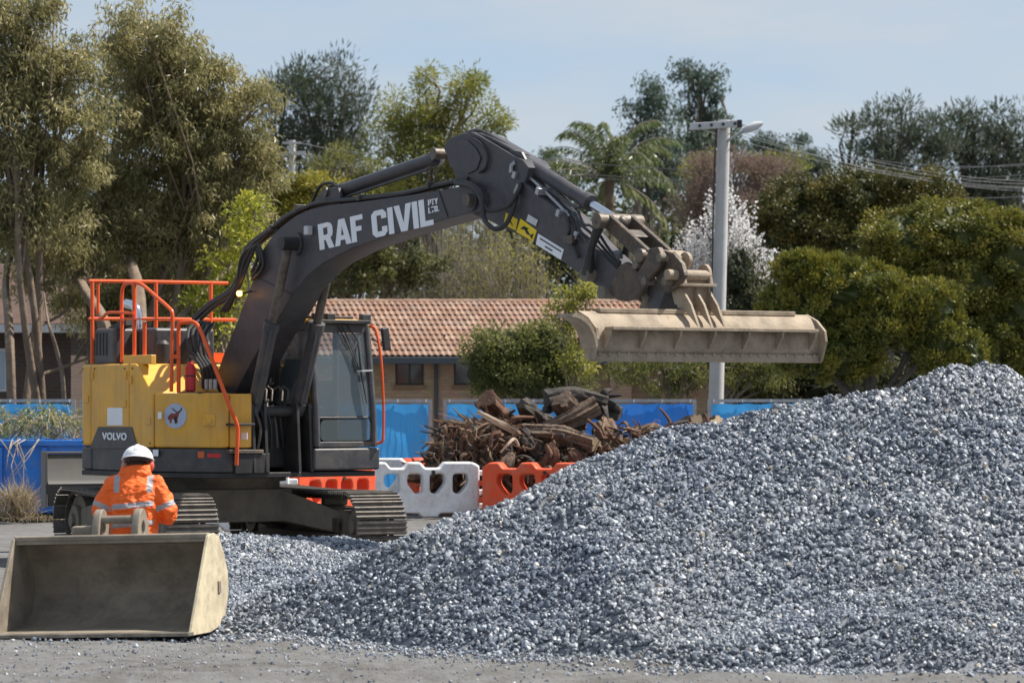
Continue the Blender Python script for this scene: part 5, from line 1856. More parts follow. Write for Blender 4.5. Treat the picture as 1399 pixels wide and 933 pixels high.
def jacket_material():
    m = bpy.data.materials.new('hi_vis_jacket')
    m.use_nodes = True
    N, L = m.node_tree.nodes, m.node_tree.links
    b = N['Principled BSDF']
    b.inputs['Roughness'].default_value = 0.7
    tc = N.new('ShaderNodeTexCoord')
    sp = N.new('ShaderNodeSeparateXYZ')
    L.new(tc.outputs['Object'], sp.inputs[0])

    def math_(op, a, bb):
        n = N.new('ShaderNodeMath')
        n.operation = op
        for i, q in enumerate((a, bb)):
            if q is None: continue
            if isinstance(q, (int, float)): n.inputs[i].default_value = q
            else: L.new(q, n.inputs[i])
        return n.outputs[0]

    def band(sock, c, w):
        return math_('LESS_THAN', math_('ABSOLUTE', math_('SUBTRACT', sock, c), None), w)
    x, y, z = sp.outputs
    ax = math_('ABSOLUTE', x, None)
    tilt = math_('SUBTRACT', z, math_('MULTIPLY', x, .10))
    inside = math_('LESS_THAN', ax, .185)
    torso_band = math_('MULTIPLY', math_('MAXIMUM', band(tilt, 1.155, .024), band(tilt, .985, .022)), inside)
    braces = math_('MULTIPLY', band(ax, .150, .026), math_('MULTIPLY', math_('GREATER_THAN', z, 1.27), math_('LESS_THAN', z, 1.42)))
    tilt2 = math_('SUBTRACT', z, math_('MULTIPLY', ax, .42))
    sleeve = math_('MULTIPLY', band(tilt2, 1.028, .026), math_('GREATER_THAN', ax, .205))
    tape = math_('MAXIMUM', math_('MAXIMUM', torso_band, braces), sleeve)
    no = N.new('ShaderNodeTexNoise')
    no.inputs['Scale'].default_value = 5
    no.inputs['Detail'].default_value = 5
    L.new(tc.outputs['Object'], no.inputs['Vector'])
    m1 = N.new('ShaderNodeMix'); m1.data_type = 'RGBA'
    m1.inputs['A'].default_value = (.97, .155, .012, 1)
    m1.inputs['B'].default_value = (.86, .125, .012, 1)
    L.new(no.outputs['Fac'], m1.inputs['Factor'])
    m2 = N.new('ShaderNodeMix'); m2.data_type = 'RGBA'
    m2.inputs['B'].default_value = (.36, .345, .37, 1)
    L.new(tape, m2.inputs['Factor'])
    L.new(m1.outputs['Result'], m2.inputs['A'])
    L.new(m2.outputs['Result'], b.inputs['Base Color'])
    nb = N.new('ShaderNodeTexNoise')
    nb.inputs['Scale'].default_value = 7
    nb.inputs['Detail'].default_value = 3
    nb.inputs['Distortion'].default_value = .8
    mp = N.new('ShaderNodeMapping')
    mp.inputs['Scale'].default_value = (1, 1, 2.2)
    L.new(tc.outputs['Object'], mp.inputs['Vector'])
    L.new(mp.outputs['Vector'], nb.inputs['Vector'])
    bpn = N.new('ShaderNodeBump')
    bpn.inputs['Strength'].default_value = .9
    bpn.inputs['Distance'].default_value = .05
    L.new(nb.outputs['Fac'], bpn.inputs['Height'])
    L.new(bpn.outputs['Normal'], b.inputs['Normal'])
    return m


j = MB()
torso(j, [(.80, 0, -.0, .225, .165), (.88, 0, -.0, .222, .165), (1.0, 0, .0, .215, .16), (1.16, 0, .015, .225, .165), (1.28, 0, .04, .235, .155), (1.36, 0, .06, .215, .135),
          (1.41, 0.0, .08, .165, .12), (1.44, .01, .10, .135, .115), (1.475, .015, .105, .128, .12), (1.515, .02, .115, .122, .118)])
for s in (-1, 1):
    limb(j, [(s * .185, .045, 1.33), (s * .265, .03, 1.20), el[s], (el[s] * .45 + wr_[s] * .55) + Vector((0, 0, -.01)), wr_[s]], [.098, .092, .085, .072, .060], 14)
# bunched hood lying on the collar, sagging pleats
j.ell((.0, .045, 1.43), (.15, .085, .055), 14, 9)
j.ell((.095, .09, 1.475), (.05, .07, .06), 10, 8)
j.ell((-.095, .09, 1.465), (.05, .07, .05), 10, 8)
for a in range(9):
    q = a / 9 * math.pi * 2
    j.ell((.2 * math.cos(q), .15 * math.sin(q), .84 + .03 * math.sin(3 * q)), (.045, .045, .05), 8, 6)
jk = remesh(j.build('jacket', jacket_material(), wk), .013, 5)
tx = bpy.data.textures.new('cloth_folds', 'CLOUDS')
tx.noise_scale = .11
tx.noise_depth = 2
dm = jk.modifiers.new('folds', 'DISPLACE')
dm.texture = tx
dm.texture_coords = 'LOCAL'
dm.strength = .045
dm.mid_level = .5
tx2 = bpy.data.textures.new('cloth_creases', 'CLOUDS')
tx2.noise_scale = .045
tx2.noise_depth = 1
dm2 = jk.modifiers.new('creases', 'DISPLACE')
dm2.texture = tx2
dm2.texture_coords = 'LOCAL'
dm2.strength = .016
dm2.mid_level = .5
# hard hat
hh = MB()
HC = HD_ + Vector((0, -.005, .038))
rings = []
for kz in range(0, 9):
    ph = kz / 8 * math.pi / 2
    rings.append([HC + HR @ Vector(((.140 * math.cos(ph)) * math.cos(t) + 1e-4 * math.cos(t), (.160 * math.cos(ph)) * math.sin(t), .128 * math.sin(ph))) for t in np.linspace(0, 2 * math.pi, 28, endpoint=False)])
hh.loft(rings)
hh.loft([[HC + HR @ Vector((r_ * .85 * math.cos(t), r_ * math.sin(t) + (.03 if math.sin(t) > 0 else 0) * math.sin(t), z_)) for t in np.linspace(0, 2 * math.pi, 28, endpoint=False)] for r_, z_ in ((.15, .012), (.175, .0), (.175, -.006), (.15, .0))])
hh.loft([[HC + HR @ Vector((x_, y_, .124 * math.sqrt(max(0, 1 - (y_ / .163) ** 2)) + .004 + zz_)) for x_, zz_ in ((-.02, -.01), (-.012, .008), (.012, .008), (.02, -.01))] for y_ in np.linspace(-.145, .145, 12)])
hh.build('hard_hat', material('white_hat', (.80, .80, .81), .35), wk, smooth=50)
hr_ = MB().ell(HD_ + HR @ Vector((0, -.02, .0)), (.085, .092, .10), 14, 10, HR)
hr_.build('hair', material('dark_hair', (.03, .022, .018), .8, (.05, .04, .03), 20, .7, .5, 60), wk, smooth=60)
MB().tube([HC + HR @ Vector((.108 * math.cos(t), .13 * math.sin(t), -.022)) for t in np.linspace(-math.pi, 0.0, 12)], .014, n=8).build('hat_band', M_dark, wk)
for s in (-1, 1):
    MB().ell(HD_ + HR @ Vector((s * .115, .0, -.02)), (.036, .045, .055), 12, 8, HR).build('ear_muff', material('ear_muff_red', (.5, .10, .06), .5) if s > 0 else material('ear_muff_tan', (.42, .24, .17), .6), wk)
TRO = material('navy_trousers', (.02, .025, .05), .85, (.035, .04, .06), 6, .6, .3, 30)
t_ = MB()
torso(t_, [(.78, 0, 0, .17, .125), (.90, 0, 0, .175, .125), (.98, 0, .01, .172, .12)])
for s in (-1, 1): limb(t_, [(s * .09, 0, .84), (s * .105, .02, .48), (s * .112, -.01, .13)], [.105, .085, .080])
remesh(t_.build('trousers', TRO, wk), .014, 4)
for s in (-1, 1):
    q = MB()
    limb(q, [(s * .115, -.03, .05), (s * .12, .06, .05), (s * .125, .15, .045)], [.052, .050, .045])
    limb(q, [(s * .112, -.02, .06), (s * .112, -.015, .20)], [.055, .058])
    q.box((s * .118, .06, .012), (.10, .30, .024))
    remesh(q.build('boot', material('tan_boot', (.20, .12, .06), .7), wk), .011, 3)

# ---------------------------------------------------------------- heap of grubbed-out stumps, logs and roots
M_log = material('weathered_wood', (.15, .105, .075), .9, (.065, .045, .033), 4, .95, 1.0, 16, dust=(.27, .20, .145), dust_amt=.6, dust_scale=6)
M_logred = material('red_heartwood', (.125, .058, .034), .9, (.055, .028, .02), 5, .95, 1.0, 18, dust=(.24, .155, .10), dust_amt=.5, dust_scale=8)
M_char = material('charred_wood', (.028, .025, .024), .85, (.07, .06, .055), 4, .7, .7, 14, dust=(.2, .16, .12), dust_amt=.3, dust_scale=4)
M_cut = material('sawn_end', (.40, .30, .19), .85, (.28, .2, .12), 9, .7)
M_root = material('root_bark', (.125, .072, .044), .9, (.06, .036, .024), 5, .8, .4, 20, dust=(.36, .27, .18), dust_amt=.6, dust_scale=6)
M_pale = material('stripped_root', (.48, .39, .29), .8, (.36, .28, .2), 6, .8)
srng = random.Random(5)


def gnarl(pts, r, n=12, rough=.12, seed=0):
    """knobbly tapered trunk through points"""
    rr_ = random.Random(seed)
    path = catmull(pts, 8)
    k = len(path) - 1
    vs, fs = [], []
    u = None
    ph = [rr_.uniform(0, 6.28) for _ in range(4)]
    for i, p in enumerate(path):
        d = (path[min(i + 1, k)] - path[max(i - 1, 0)]).normalized()
        if u is None: u = frame_from(d)[0]
        u = (u - d * u.dot(d)).normalized()
        w_ = d.cross(u)
        rad = float(np.interp(i / k * (len(r) - 1), range(len(r)), r))
        for q in range(n):
            t = 2 * math.pi * q / n
            f_ = 1 + rough * math.sin(3 * t + ph[0] + i * .12) + rough * .7 * math.sin(5 * t + ph[1] - i * .18) + rough * .45 * math.sin(11 * t + ph[2] + .3 * math.sin(i * .5)) + rr_.uniform(-.06, .06)
            vs.append(p + (u * math.cos(t) + w_ * math.sin(t)) * rad * f_)
    m = MB()
    fs = [(i * n + q, i * n + (q + 1) % n, (i + 1) * n + (q + 1) % n, (i + 1) * n + q) for i in range(k) for q in range(n)]
    m.add(vs, fs)
    m.mi = 1
    m.f += [tuple(range(n - 1, -1, -1)), tuple(k * n + q for q in range(n))]
    m.m += [1, 1]
    return m


def log(label, mats, pts, r, roots=0, seed=0, name='log', rlen=.5):
    """pts: pixels with depth"""
    W = [P(u, v, D) for u, v, D in pts]
    base = W[0].copy()
    g = empty(name, base)
    tag(g, label, name.replace('_', ' '), 'grubbed out stumps and logs')
    L_ = [w_ - base for w_ in W]
    m = gnarl(L_, [q * .84 for q in r], 34, .20, seed)
    o = m.build('trunk', list(mats), g, smooth=50)
    rr_ = random.Random(seed + 77)
    axis = (L_[-1] - L_[0]).normalized()
    for k in range(roots):
        u, v, _ = frame_from(axis)
        a = 2 * math.pi * (k + rr_.uniform(-.3, .3)) / roots
        d = (u * math.cos(a) + v * math.sin(a)) * .9 - axis * rr_.uniform(.2, .8)
        s0 = L_[0] + axis * .08
        q = [s0, s0 + d * rlen * .4, s0 + d * rlen * .75 + Vector((rr_.uniform(-.1, .1), rr_.uniform(-.1, .1), rr_.uniform(-.16, .06))), s0 + d * rlen * 1.2 + Vector((rr_.uniform(-.2, .2), rr_.uniform(-.15, .15), rr_.uniform(-.25, .15)))]
        gnarl(q, [r[0] * .55, r[0] * .32, r[0] * .18, r[0] * .06], 8, .14, seed + k).build('root', [mats[0], mats[0]], g, smooth=50)
    return g


log('red brown stump with sawn face tilted up at the top of the heap', (M_logred, M_logred), [(700, 590, 56.6), (682, 565, 56.3), (664, 545, 56.0)], [.30, .22, .20, .22], 10, 1, 'stump', .75)
log('charred black stump lying flat on top of the heap', (M_char, M_char), [(820, 555, 57.2), (785, 543, 57), (746, 546, 56.8)], [.28, .22, .19, .20], 7, 2, 'stump', .42)
log('grey split stump block below the charred stump', (M_log, M_log), [(790, 580, 56.6), (778, 560, 56.4), (768, 545, 56.2)], [.20, .24, .22, .2], 0, 3, 'stump')
log('small charred stump beside the red brown stump', (M_char, M_char), [(735, 575, 56.6), (722, 560, 56.4), (712, 552, 56.2)], [.20, .19, .16, .10], 8, 4, 'stump', .5)
log('thick pale log with sawn end lying across the middle of the heap', (M_log, M_cut), [(716, 592, 56.0), (760, 592, 55.6), (790, 600, 55.4), (814, 607, 55.2)], [.19, .16, .15, .14], 3, 5, 'log', .5)
log('long brown log sloping up to the charred stump', (M_log, M_logred), [(745, 585, 56.2), (780, 572, 56.1), (815, 553, 56.2)], [.14, .17, .19, .18], 0, 6)
log('dark log standing steeply among the roots', (M_char, M_log), [(748, 636, 55.6), (730, 612, 55.6), (712, 590, 55.8)], [.14, .15, .15, .13], 2, 7)
log('short round log with pale sawn end resting on the gravel side of the heap', (M_log, M_cut), [(925, 592, 57.5), (940, 584, 57), (952, 580, 56.6)], [.17, .17, .18, .19], 0, 8)
log('small sawn log beside the concrete pole', (M_log, M_cut), [(955, 590, 57.4), (968, 583, 57.2), (981, 578, 57)], [.15, .16, .16, .16], 0, 9)
log('low brown log half hidden behind the gravel', (M_log, M_log), [(870, 600, 57), (905, 594, 56.8), (932, 586, 57)], [.12, .13, .13, .11], 2, 10)
log('twisted brown stump with bark hanging at the root side of the heap', (M_log, M_logred), [(672, 640, 55.7), (660, 606, 55.6), (655, 582, 55.8)], [.20, .16, .14, .12], 5, 11, 'stump', .55)
log('squat brown stump behind the orange barrier', (M_logred, M_log), [(800, 648, 55.4), (790, 628, 55.2), (782, 618, 55.3)], [.20, .18, .15, .10], 9, 12, 'stump', .5)
log('thick dark stump buried in the middle of the roots', (M_char, M_log), [(640, 650, 56.4), (636, 618, 56.2), (640, 596, 56.2)], [.34, .30, .24, .16], 6, 13, 'stump', .7)
log('brown stump with fine hanging roots at the low end of the heap', (M_root, M_root), [(838, 630, 56.2), (832, 600, 56.2), (826, 575, 56.4)], [.28, .27, .22, .14], 7, 14, 'stump', .6)
log('pale stripped branch poking up across the heap', (M_pale, M_pale), [(652, 562, 55.2), (675, 574, 55.2), (708, 592, 55.4)], [.035, .05, .06, .055], 0, 15, 'branch')
log('short white stripped branch in front of the dark roots', (M_pale, M_pale), [(684, 618, 54.9), (694, 607, 54.9), (703, 600, 55), (709, 610, 55)], [.02, .025, .03, .02], 0, 16, 'branch')
log('dark stump low in the heap behind the white barrier', (M_logred, M_char), [(600, 655, 56.2), (606, 632, 56), (616, 615, 56)], [.30, .28, .22, .14], 7, 17, 'stump', .6)
log('fallen brown stump bridging to the low end of the heap', (M_log, M_log), [(770, 640, 56.8), (815, 615, 57), (850, 602, 57)], [.34, .34, .30, .22], 4, 18, 'stump', .6)
log('charred split log on the crest behind the pale log', (M_char, M_char), [(848, 566, 57.4), (818, 556, 57.5), (790, 548, 57.6)], [.14, .22, .22, .18], 0, 19)

for k, (lab, pts, r, mt, nr) in enumerate((
        ('short broken root stump beside the tall red brown stump', [(640, 612, 55.5), (650, 592, 55.4), (668, 580, 55.5)], [.13, .12, .10, .06], (M_root, M_root), 6),
        ('gnarled root crown above the gap between the two barriers', [(668, 650, 55.2), (690, 636, 55.1), (700, 620, 55.2)], [.16, .15, .12, .07], (M_log, M_root), 7),
        ('dark split root crown under the pale sawn log', [(742, 640, 55.3), (755, 622, 55.2), (748, 608, 55.3)], [.15, .15, .12, .07], (M_logred, M_logred), 7),
        ('fibrous root ball with hanging threads under the brown log', [(816, 612, 55.6), (822, 596, 55.6), (815, 578, 55.7)], [.18, .18, .14, .08], (M_root, M_root), 9),
        ('low splintered root piece on the tail of the heap', [(868, 596, 56.4), (884, 588, 56.3), (896, 580, 56.4)], [.12, .12, .10, .05], (M_root, M_root), 6),
        ('small splintered stump nearest the sawn log by the pole', [(905, 596, 56.6), (914, 588, 56.6), (918, 578, 56.6)], [.11, .12, .10, .06], (M_log, M_root), 5))):
    log(lab, mt, pts, r, nr, 40 + k, 'stump', .5)

# earth-filled core and fine tangled roots
hx_ = np.linspace(P(575, 0, 57).x, P(1000, 0, 57).x, 70)
hy_ = np.linspace(55.2, 59.4, 34)
HX, HY = np.meshgrid(hx_, hy_)
env = np.interp(U0 + F * HX / HY, [575, 600, 640, 700, 760, 820, 850, 880, 930, 1000], [0, .75, 1.2, 1.35, 1.3, 1.15, 1.0, .80, .62, .35])
HZ = env * np.clip(1 - ((HY - 57.4) / 2.1) ** 2, 0, 1) ** .6 + (fbm(HX * 2.2, HY * 2.2, 4, 31) - .5) * .35
he = link('root_earth', grid_mesh('root_earth', hx_, hy_, HZ - .12), material('clinging_earth', (.13, .085, .055), .95, (.06, .042, .03), 6, .9, .9, 18))
tag(he, 'dark clinging earth and litter packed under the stumps', 'earth', kind='stuff')
rt = MB()
for k in range(1500):
    u = srng.choice([srng.uniform(584, 700), srng.uniform(584, 850), srng.uniform(820, 985)])
    D = srng.uniform(55.1, 57.0)
    topv = np.interp(u, [580, 600, 650, 700, 800, 850, 900, 985], [632, 588, 572, 575, 592, 582, 580, 584])
    v = srng.uniform(topv, 652)
    p = P(u, v, D)
    p.z = max(p.z, .05)
    a = srng.uniform(0, 6.28)
    el_ = srng.gauss(-.1, .6)
    L0 = srng.uniform(.15, .50)
    d = Vector((math.cos(a) * math.cos(el_), math.sin(a) * math.cos(el_) * .5, math.sin(el_)))
    q = [p, p + d * L0 * .4 + Vector((srng.gauss(0, .04), srng.gauss(0, .04), srng.gauss(0, .05))), p + d * L0 + Vector((srng.gauss(0, .09), srng.gauss(0, .05), srng.gauss(-.04, .09)))]
    r0 = srng.choice([.007, .010, .016, .03, .05, .07])
    rt.mi = srng.choice([0, 0, 1, 1, 1, 3, 3]) if r0 > .012 else srng.choice([0, 1, 1, 2])
    rt.tube(catmull(q, 3), list(np.linspace(r0, r0 * .35, 7)), n=5)
ro = rt.build('tangled_roots', [M_root, M_logred, M_pale, M_char], smooth=60)
tag(ro, 'tangle of fine torn roots around the stumps', 'roots', kind='stuff')
# ---------------------------------------------------------------- vegetation
def lobe(u, v, ru, rv, D, dd=None, dy=0.0):
    s = F / D
    c = P(u, v, D)
    return (np.array([c.x, D + dy, c.z]), np.array([ru / s, (dd if dd else ru / s * .85), rv / s]))


def unit(a): return a / (np.linalg.norm(a, axis=-1, keepdims=True) + 1e-9)


def leaves_mesh(name, pos, axis, length, width, tint, rng, bend=.25):
    """one narrow diamond per leaf"""
    n = len(pos)
    axis = unit(axis)
    rnd = unit(rng.normal(size=(n, 3)))
    side = unit(np.cross(axis, rnd))
    nor = np.cross(side, axis)
    L_, W_ = length[:, None], width[:, None]
    co = np.stack([pos, pos + axis * L_ * .45 + side * W_ + nor * L_ * bend * .15, pos + axis * L_ - nor * L_ * bend * .2, pos + axis * L_ * .45 - side * W_ + nor * L_ * bend * .15], 1).reshape(-1, 3)
    f = np.arange(4 * n).reshape(-1, 4)
    me = quad_mesh(name, co, f, 4, False)
    at = me.attributes.new('tint', 'FLOAT', 'POINT')
    at.data.foreach_set('value', np.repeat(np.clip(tint, 0, 1), 4).astype(np.float32))
    return me


def sample_crown(lobes, rng, clump_r, per_m2, shell=.55, flat=.75, low_cut=-.85, fray=.08):
    """clump centres through the volume of the lobes, mostly toward the outside; returns centres and lobe ids"""
    cs, ids = [], []
    for i, (c, r) in enumerate(lobes):
        area = 4 * math.pi * (r[0] * r[1] + r[0] * r[2] + r[1] * r[2]) / 3
        n = max(5, int(area * per_m2))
        d = unit(rng.normal(size=(n, 3)))
        d = d[d[:, 2] > low_cut]
        rad = shell + (1 - shell) * rng.uniform(0, 1, len(d)) ** .6
        rad *= 1 + rng.normal(0, fray, len(d))
        cs.append(c + d * rad[:, None] * r)
        ids.append(np.full(len(d), i))
    return np.concatenate(cs), np.concatenate(ids)


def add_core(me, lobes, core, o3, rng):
    """added lumpy opaque body inside a tight crown, inner shade painted as darkest tint"""
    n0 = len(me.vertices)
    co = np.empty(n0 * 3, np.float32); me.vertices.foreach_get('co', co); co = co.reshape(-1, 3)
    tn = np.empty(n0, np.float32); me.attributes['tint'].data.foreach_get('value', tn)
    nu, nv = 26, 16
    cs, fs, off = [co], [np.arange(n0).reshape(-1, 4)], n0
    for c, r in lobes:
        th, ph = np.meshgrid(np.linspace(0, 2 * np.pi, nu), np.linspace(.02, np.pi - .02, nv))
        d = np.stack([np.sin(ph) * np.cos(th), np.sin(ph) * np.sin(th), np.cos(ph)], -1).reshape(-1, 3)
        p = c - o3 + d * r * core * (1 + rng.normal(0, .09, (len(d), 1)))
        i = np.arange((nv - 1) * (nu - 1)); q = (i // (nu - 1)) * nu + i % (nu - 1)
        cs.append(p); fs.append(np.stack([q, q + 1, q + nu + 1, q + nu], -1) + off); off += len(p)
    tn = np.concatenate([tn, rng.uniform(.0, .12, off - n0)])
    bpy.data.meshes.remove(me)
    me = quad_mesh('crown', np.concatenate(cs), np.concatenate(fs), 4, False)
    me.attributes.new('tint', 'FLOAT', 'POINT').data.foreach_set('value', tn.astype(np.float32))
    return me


def crown(name, lobes, mat, parent, rng, clump_r=.35, per_m2=3.0, leaves=60, ll=(.10, .16), lw=(.010, .016), style='any', shell=.55,
          tint_amp=.25, flat=.75, origin=None, low_cut=-.85, dens=2.0, core=0.0, fray=.08):
    cc, ids = sample_crown(lobes, rng, clump_r, per_m2 * 1.25, shell, flat, low_cut, fray)
    leaves = int(leaves * dens)
    lw = (lw[0] * 1.25, lw[1] * 1.25)
    nc = len(cc)
    n = nc * leaves
    which = np.repeat(np.arange(nc), leaves)
    rc = clump_r * rng.uniform(.6, 1.25, nc)
    d = rng.normal(size=(n, 3))
    rad = rng.uniform(0, 1, n) ** .5
    off = unit(d) * (rad * rc[which])[:, None]
    off[:, 2] *= flat
    pos = cc[which] + off
    if style == 'droop':
        ax = np.stack([rng.normal(0, .60, n), rng.normal(0, .60, n), -.8 + rng.normal(0, .40, n)], -1)
    elif style == 'up':
        ax = unit(off) * .8 + np.stack([rng.normal(0, .3, n), rng.normal(0, .3, n), .7 + rng.normal(0, .3, n)], -1)
    elif style == 'out':
        ax = unit(off) * 1.0 + rng.normal(0, .5, (n, 3))
    else:
        ax = rng.normal(size=(n, 3))
    ct = rng.uniform(-1, 1, nc)
    tint = .5 + ct[which] * tint_amp + rng.normal(0, .14, n)
    o3 = np.array(origin if origin is not None else (0, 0, 0))
    me = leaves_mesh(name, pos - o3, ax, rng.uniform(*ll, n), rng.uniform(*lw, n), tint, rng)
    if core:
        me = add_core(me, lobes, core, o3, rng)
    o = link(name, me, mat, parent)
    return o, cc, ids


def branches(name, base, lobes, cc, ids, mat, parent, rng, r0, fork=.45, twig=.012, keep=1.0, stems=None):
    """trunk(s) rising to each lobe, limbs splitting to the clumps"""
    m = MB()
    base = np.array(base, float)
    rr_ = random.Random(int(rng.integers(1e6)))
    ctr = np.mean([c for c, r in lobes], 0)
    forkp = base + (ctr - base) * np.array([.5, .5, fork])
    o3 = base
    trunk_nodes = []
    starts = stems if stems is not None else [base]
    if stems is None:
        pts = [base, base + (forkp - base) * .5 + rng.normal(0, .08, 3) * [1, 1, 0], forkp]
        m.tube([Vector(p - o3) for p in catmull([Vector(p) for p in pts], 4)] if False else [q - Vector(o3) for q in catmull([Vector(p) for p in pts], 4)], list(np.linspace(r0, r0 * .72, 9)), n=9)
    nodes = []
    order = range(len(lobes)) if stems is None else sorted(range(len(lobes)), key=lambda q: -lobes[q][0][2])
    for cnt, i in enumerate(order):
        c, r = lobes[i]
        st_ = forkp if stems is None else (np.array(starts[cnt], float) if cnt < len(starts) else min((nd for nd in nodes if nd[2] < c[2] + .1), key=lambda nd: np.linalg.norm(nd - c), default=np.array(starts[0], float)))
        mid = st_ + (c - st_) * .5 + rng.normal(0, .16, 3) * np.linalg.norm(c - st_) * .4 * np.array([1, 1, .2])
        end = c + np.array([0, 0, r[2] * .15])
        path = catmull([Vector(st_), Vector(mid), Vector(end)], 5)
        rad = r0 * (.6 if stems is None else (1.0 if cnt < len(starts) else .35))
        nodes += [np.array(q) for q in path[len(path) // 3:]]
        m.tube([q - Vector(o3) for q in path], list(np.linspace(rad, max(rad * .22, .015), len(path))), n=7)
        sel = np.where(ids == i)[0]
        for j in sel:
            if rng.uniform() > keep: continue
            a = path[rr_.randrange(len(path) // 2, len(path))]
            e = Vector(cc[j])
            md = a.lerp(e, .55) + Vector((rr_.gauss(0, .08), rr_.gauss(0, .08), rr_.gauss(.05, .08))) * (e - a).length
            m.tube([a - Vector(o3), md - Vector(o3), e - Vector(o3)], [twig * 2.2, twig * 1.3, twig * .5], n=4, caps=False)
    return m.build(name, mat, parent, smooth=60)


def tree(name, label, base_uD, lobes, mat, bark, seed, r0=.14, group=None, cat='tree', fork=.45, keep=.6, twig=.014, stems=None, **kw):
    rng = np.random.default_rng(seed)
    bu, D = base_uD
    b = Vector((P(bu, 0, D).x, D, 0))
    g = empty(name, b)
    tag(g, label, cat, group)
    o, cc, ids = crown('crown', lobes, mat, g, rng, origin=b, **kw)
    st = None if stems is None else [Vector((P(u, 0, D).x, D + dy, 0)) for u, dy in stems]
    branches('trunk', b, lobes, cc, ids, bark, g, rng, r0, fork, twig, keep, st)
    return g


L_gum = leaf_material('gum_leaf', [(.13, .13, .06), (.22, .21, .095), (.31, .285, .13), (.41, .36, .165), (.55, .49, .27)], .52, .34)
L_gumfar = leaf_material('blue_gum_leaf', [(0.046, 0.074, 0.059), (0.074, 0.112, 0.084), (0.116, 0.155, 0.109), (0.155, 0.194, 0.132)], .39, .5)
L_cas = leaf_material('casuarina_leaf', [(0.039, 0.056, 0.040), (0.065, 0.087, 0.056), (0.102, 0.121, 0.078), (0.139, 0.155, 0.101)], .39, .6)
L_wattle = leaf_material('wattle_leaf', [(0.116, 0.147, 0.028), (0.202, 0.225, 0.046), (0.310, 0.302, 0.070), (0.419, 0.364, 0.109)], .49, .5)
L_dome = leaf_material('dome_leaf', [(.06, .074, .018), (.11, .125, .024), (.175, .178, .032), (.24, .215, .04), (.28, .205, .048)], .28, .45)
L_domefar = leaf_material('dome_far_leaf', [(.035, .045, .014), (.065, .074, .020), (.11, .105, .026), (.16, .13, .032), (.19, .135, .038)], .22, .5)
L_domey = leaf_material('dome_yellow_leaf', [(.05, .066, .015), (.10, .116, .022), (.18, .18, .03), (.28, .25, .042), (.33, .26, .048)], .22, .45)
L_green = leaf_material('shrub_leaf', [(0.070, 0.085, 0.028), (0.132, 0.152, 0.043), (0.217, 0.225, 0.065), (0.310, 0.302, 0.093)], .46, .5)
L_lime = leaf_material('lime_leaf', [(0.171, 0.217, 0.023), (0.310, 0.333, 0.031), (0.449, 0.434, 0.054), (0.558, 0.512, 0.078)], .40, .5)
L_scrub = leaf_material('scrub_leaf', [(0.093, 0.093, 0.046), (0.155, 0.155, 0.062), (0.248, 0.248, 0.078), (0.434, 0.419, 0.109)], .49, .5)
L_red = leaf_material('purple_twig_leaf', [(0.132, 0.093, 0.085), (0.202, 0.143, 0.121), (0.264, 0.194, 0.155), (0.295, 0.248, 0.155)], .39, .6)
L_palm = leaf_material('palm_leaf', [(.075, .105, .04), (.13, .165, .065), (.20, .225, .10), (.32, .32, .15)], .42, .32)
L_white = leaf_material('blossom', [(.70, .69, .67), (.77, .76, .75), (.82, .81, .80), (.85, .85, .84)], .40, .6)
L_mass = leaf_material('wood_leaf', [(0.043, 0.056, 0.034), (0.078, 0.093, 0.046), (0.124, 0.132, 0.059), (0.186, 0.186, 0.078)], .39, .6)

# ---- big gum by the fence: several leaning stems, hanging olive leaves
GD = 66.0
gum_lobes = [lobe(200, 55, 62, 52, GD), lobe(255, 105, 58, 55, GD), lobe(170, 130, 60, 60, GD, dy=1.2), lobe(230, 170, 75, 60, GD), lobe(325, 165, 46, 62, GD), lobe(300, 235, 62, 55, GD), lobe(345, 215, 30, 45, GD), lobe(240, 255, 75, 55, GD, dy=.8),
             lobe(150, 235, 62, 55, GD), lobe(290, 305, 55, 50, GD), lobe(215, 325, 70, 48, GD), lobe(130, 305, 55, 42, GD, dy=-.8), lobe(265, 365, 45, 36, GD, dy=1.5), lobe(340, 290, 26, 40, GD, dy=1), lobe(225, 385, 60, 34, GD, dy=1.6), lobe(165, 370, 50, 36, GD, dy=1.8), lobe(300, 400, 44, 30, GD, dy=2), lobe(130, 420, 40, 32, GD, dy=2.2), lobe(210, 440, 50, 30, GD, dy=2.4), lobe(275, 450, 40, 34, GD, dy=2.4)]
gum_lobes = [(c, r * 1.12) for c, r in gum_lobes]
gumA = tree('gum_tree', 'big spreading gum tree with olive hanging leaves beside the orange handrails', (165, GD), gum_lobes, L_gum, M_bark, 21, r0=.13, fork=.34, keep=.35, fray=.2, dens=1.25, clump_r=.34, per_m2=4.6, leaves=70,
     ll=(.11, .19), lw=(.011, .018), style='droop', shell=.30, tint_amp=.30, flat=.95, stems=[(165, 0), (172, .4), (158, -.3), (180, .5)], cat='tree', group=None, low_cut=-1.1)
G2 = 63.0
gum2 = [lobe(30, 25, 60, 48, G2), lobe(85, 75, 48, 42, G2), lobe(25, 110, 58, 55, G2), lobe(90, 150, 55, 50, G2), lobe(30, 200, 58, 52, G2), lobe(100, 225, 52, 48, G2), lobe(45, 285, 62, 48, G2), lobe(-30, 70, 50, 60, G2), lobe(-35, 190, 50, 70, G2), lobe(70, 340, 45, 32, G2, dy=1.2), lobe(-20, 300, 50, 50, G2), lobe(110, 360, 40, 28, G2, dy=2.), lobe(20, 360, 40, 34, G2, dy=3.5), lobe(60, 400, 36, 26, G2, dy=4), lobe(115, 480, 30, 34, G2, dy=4)]
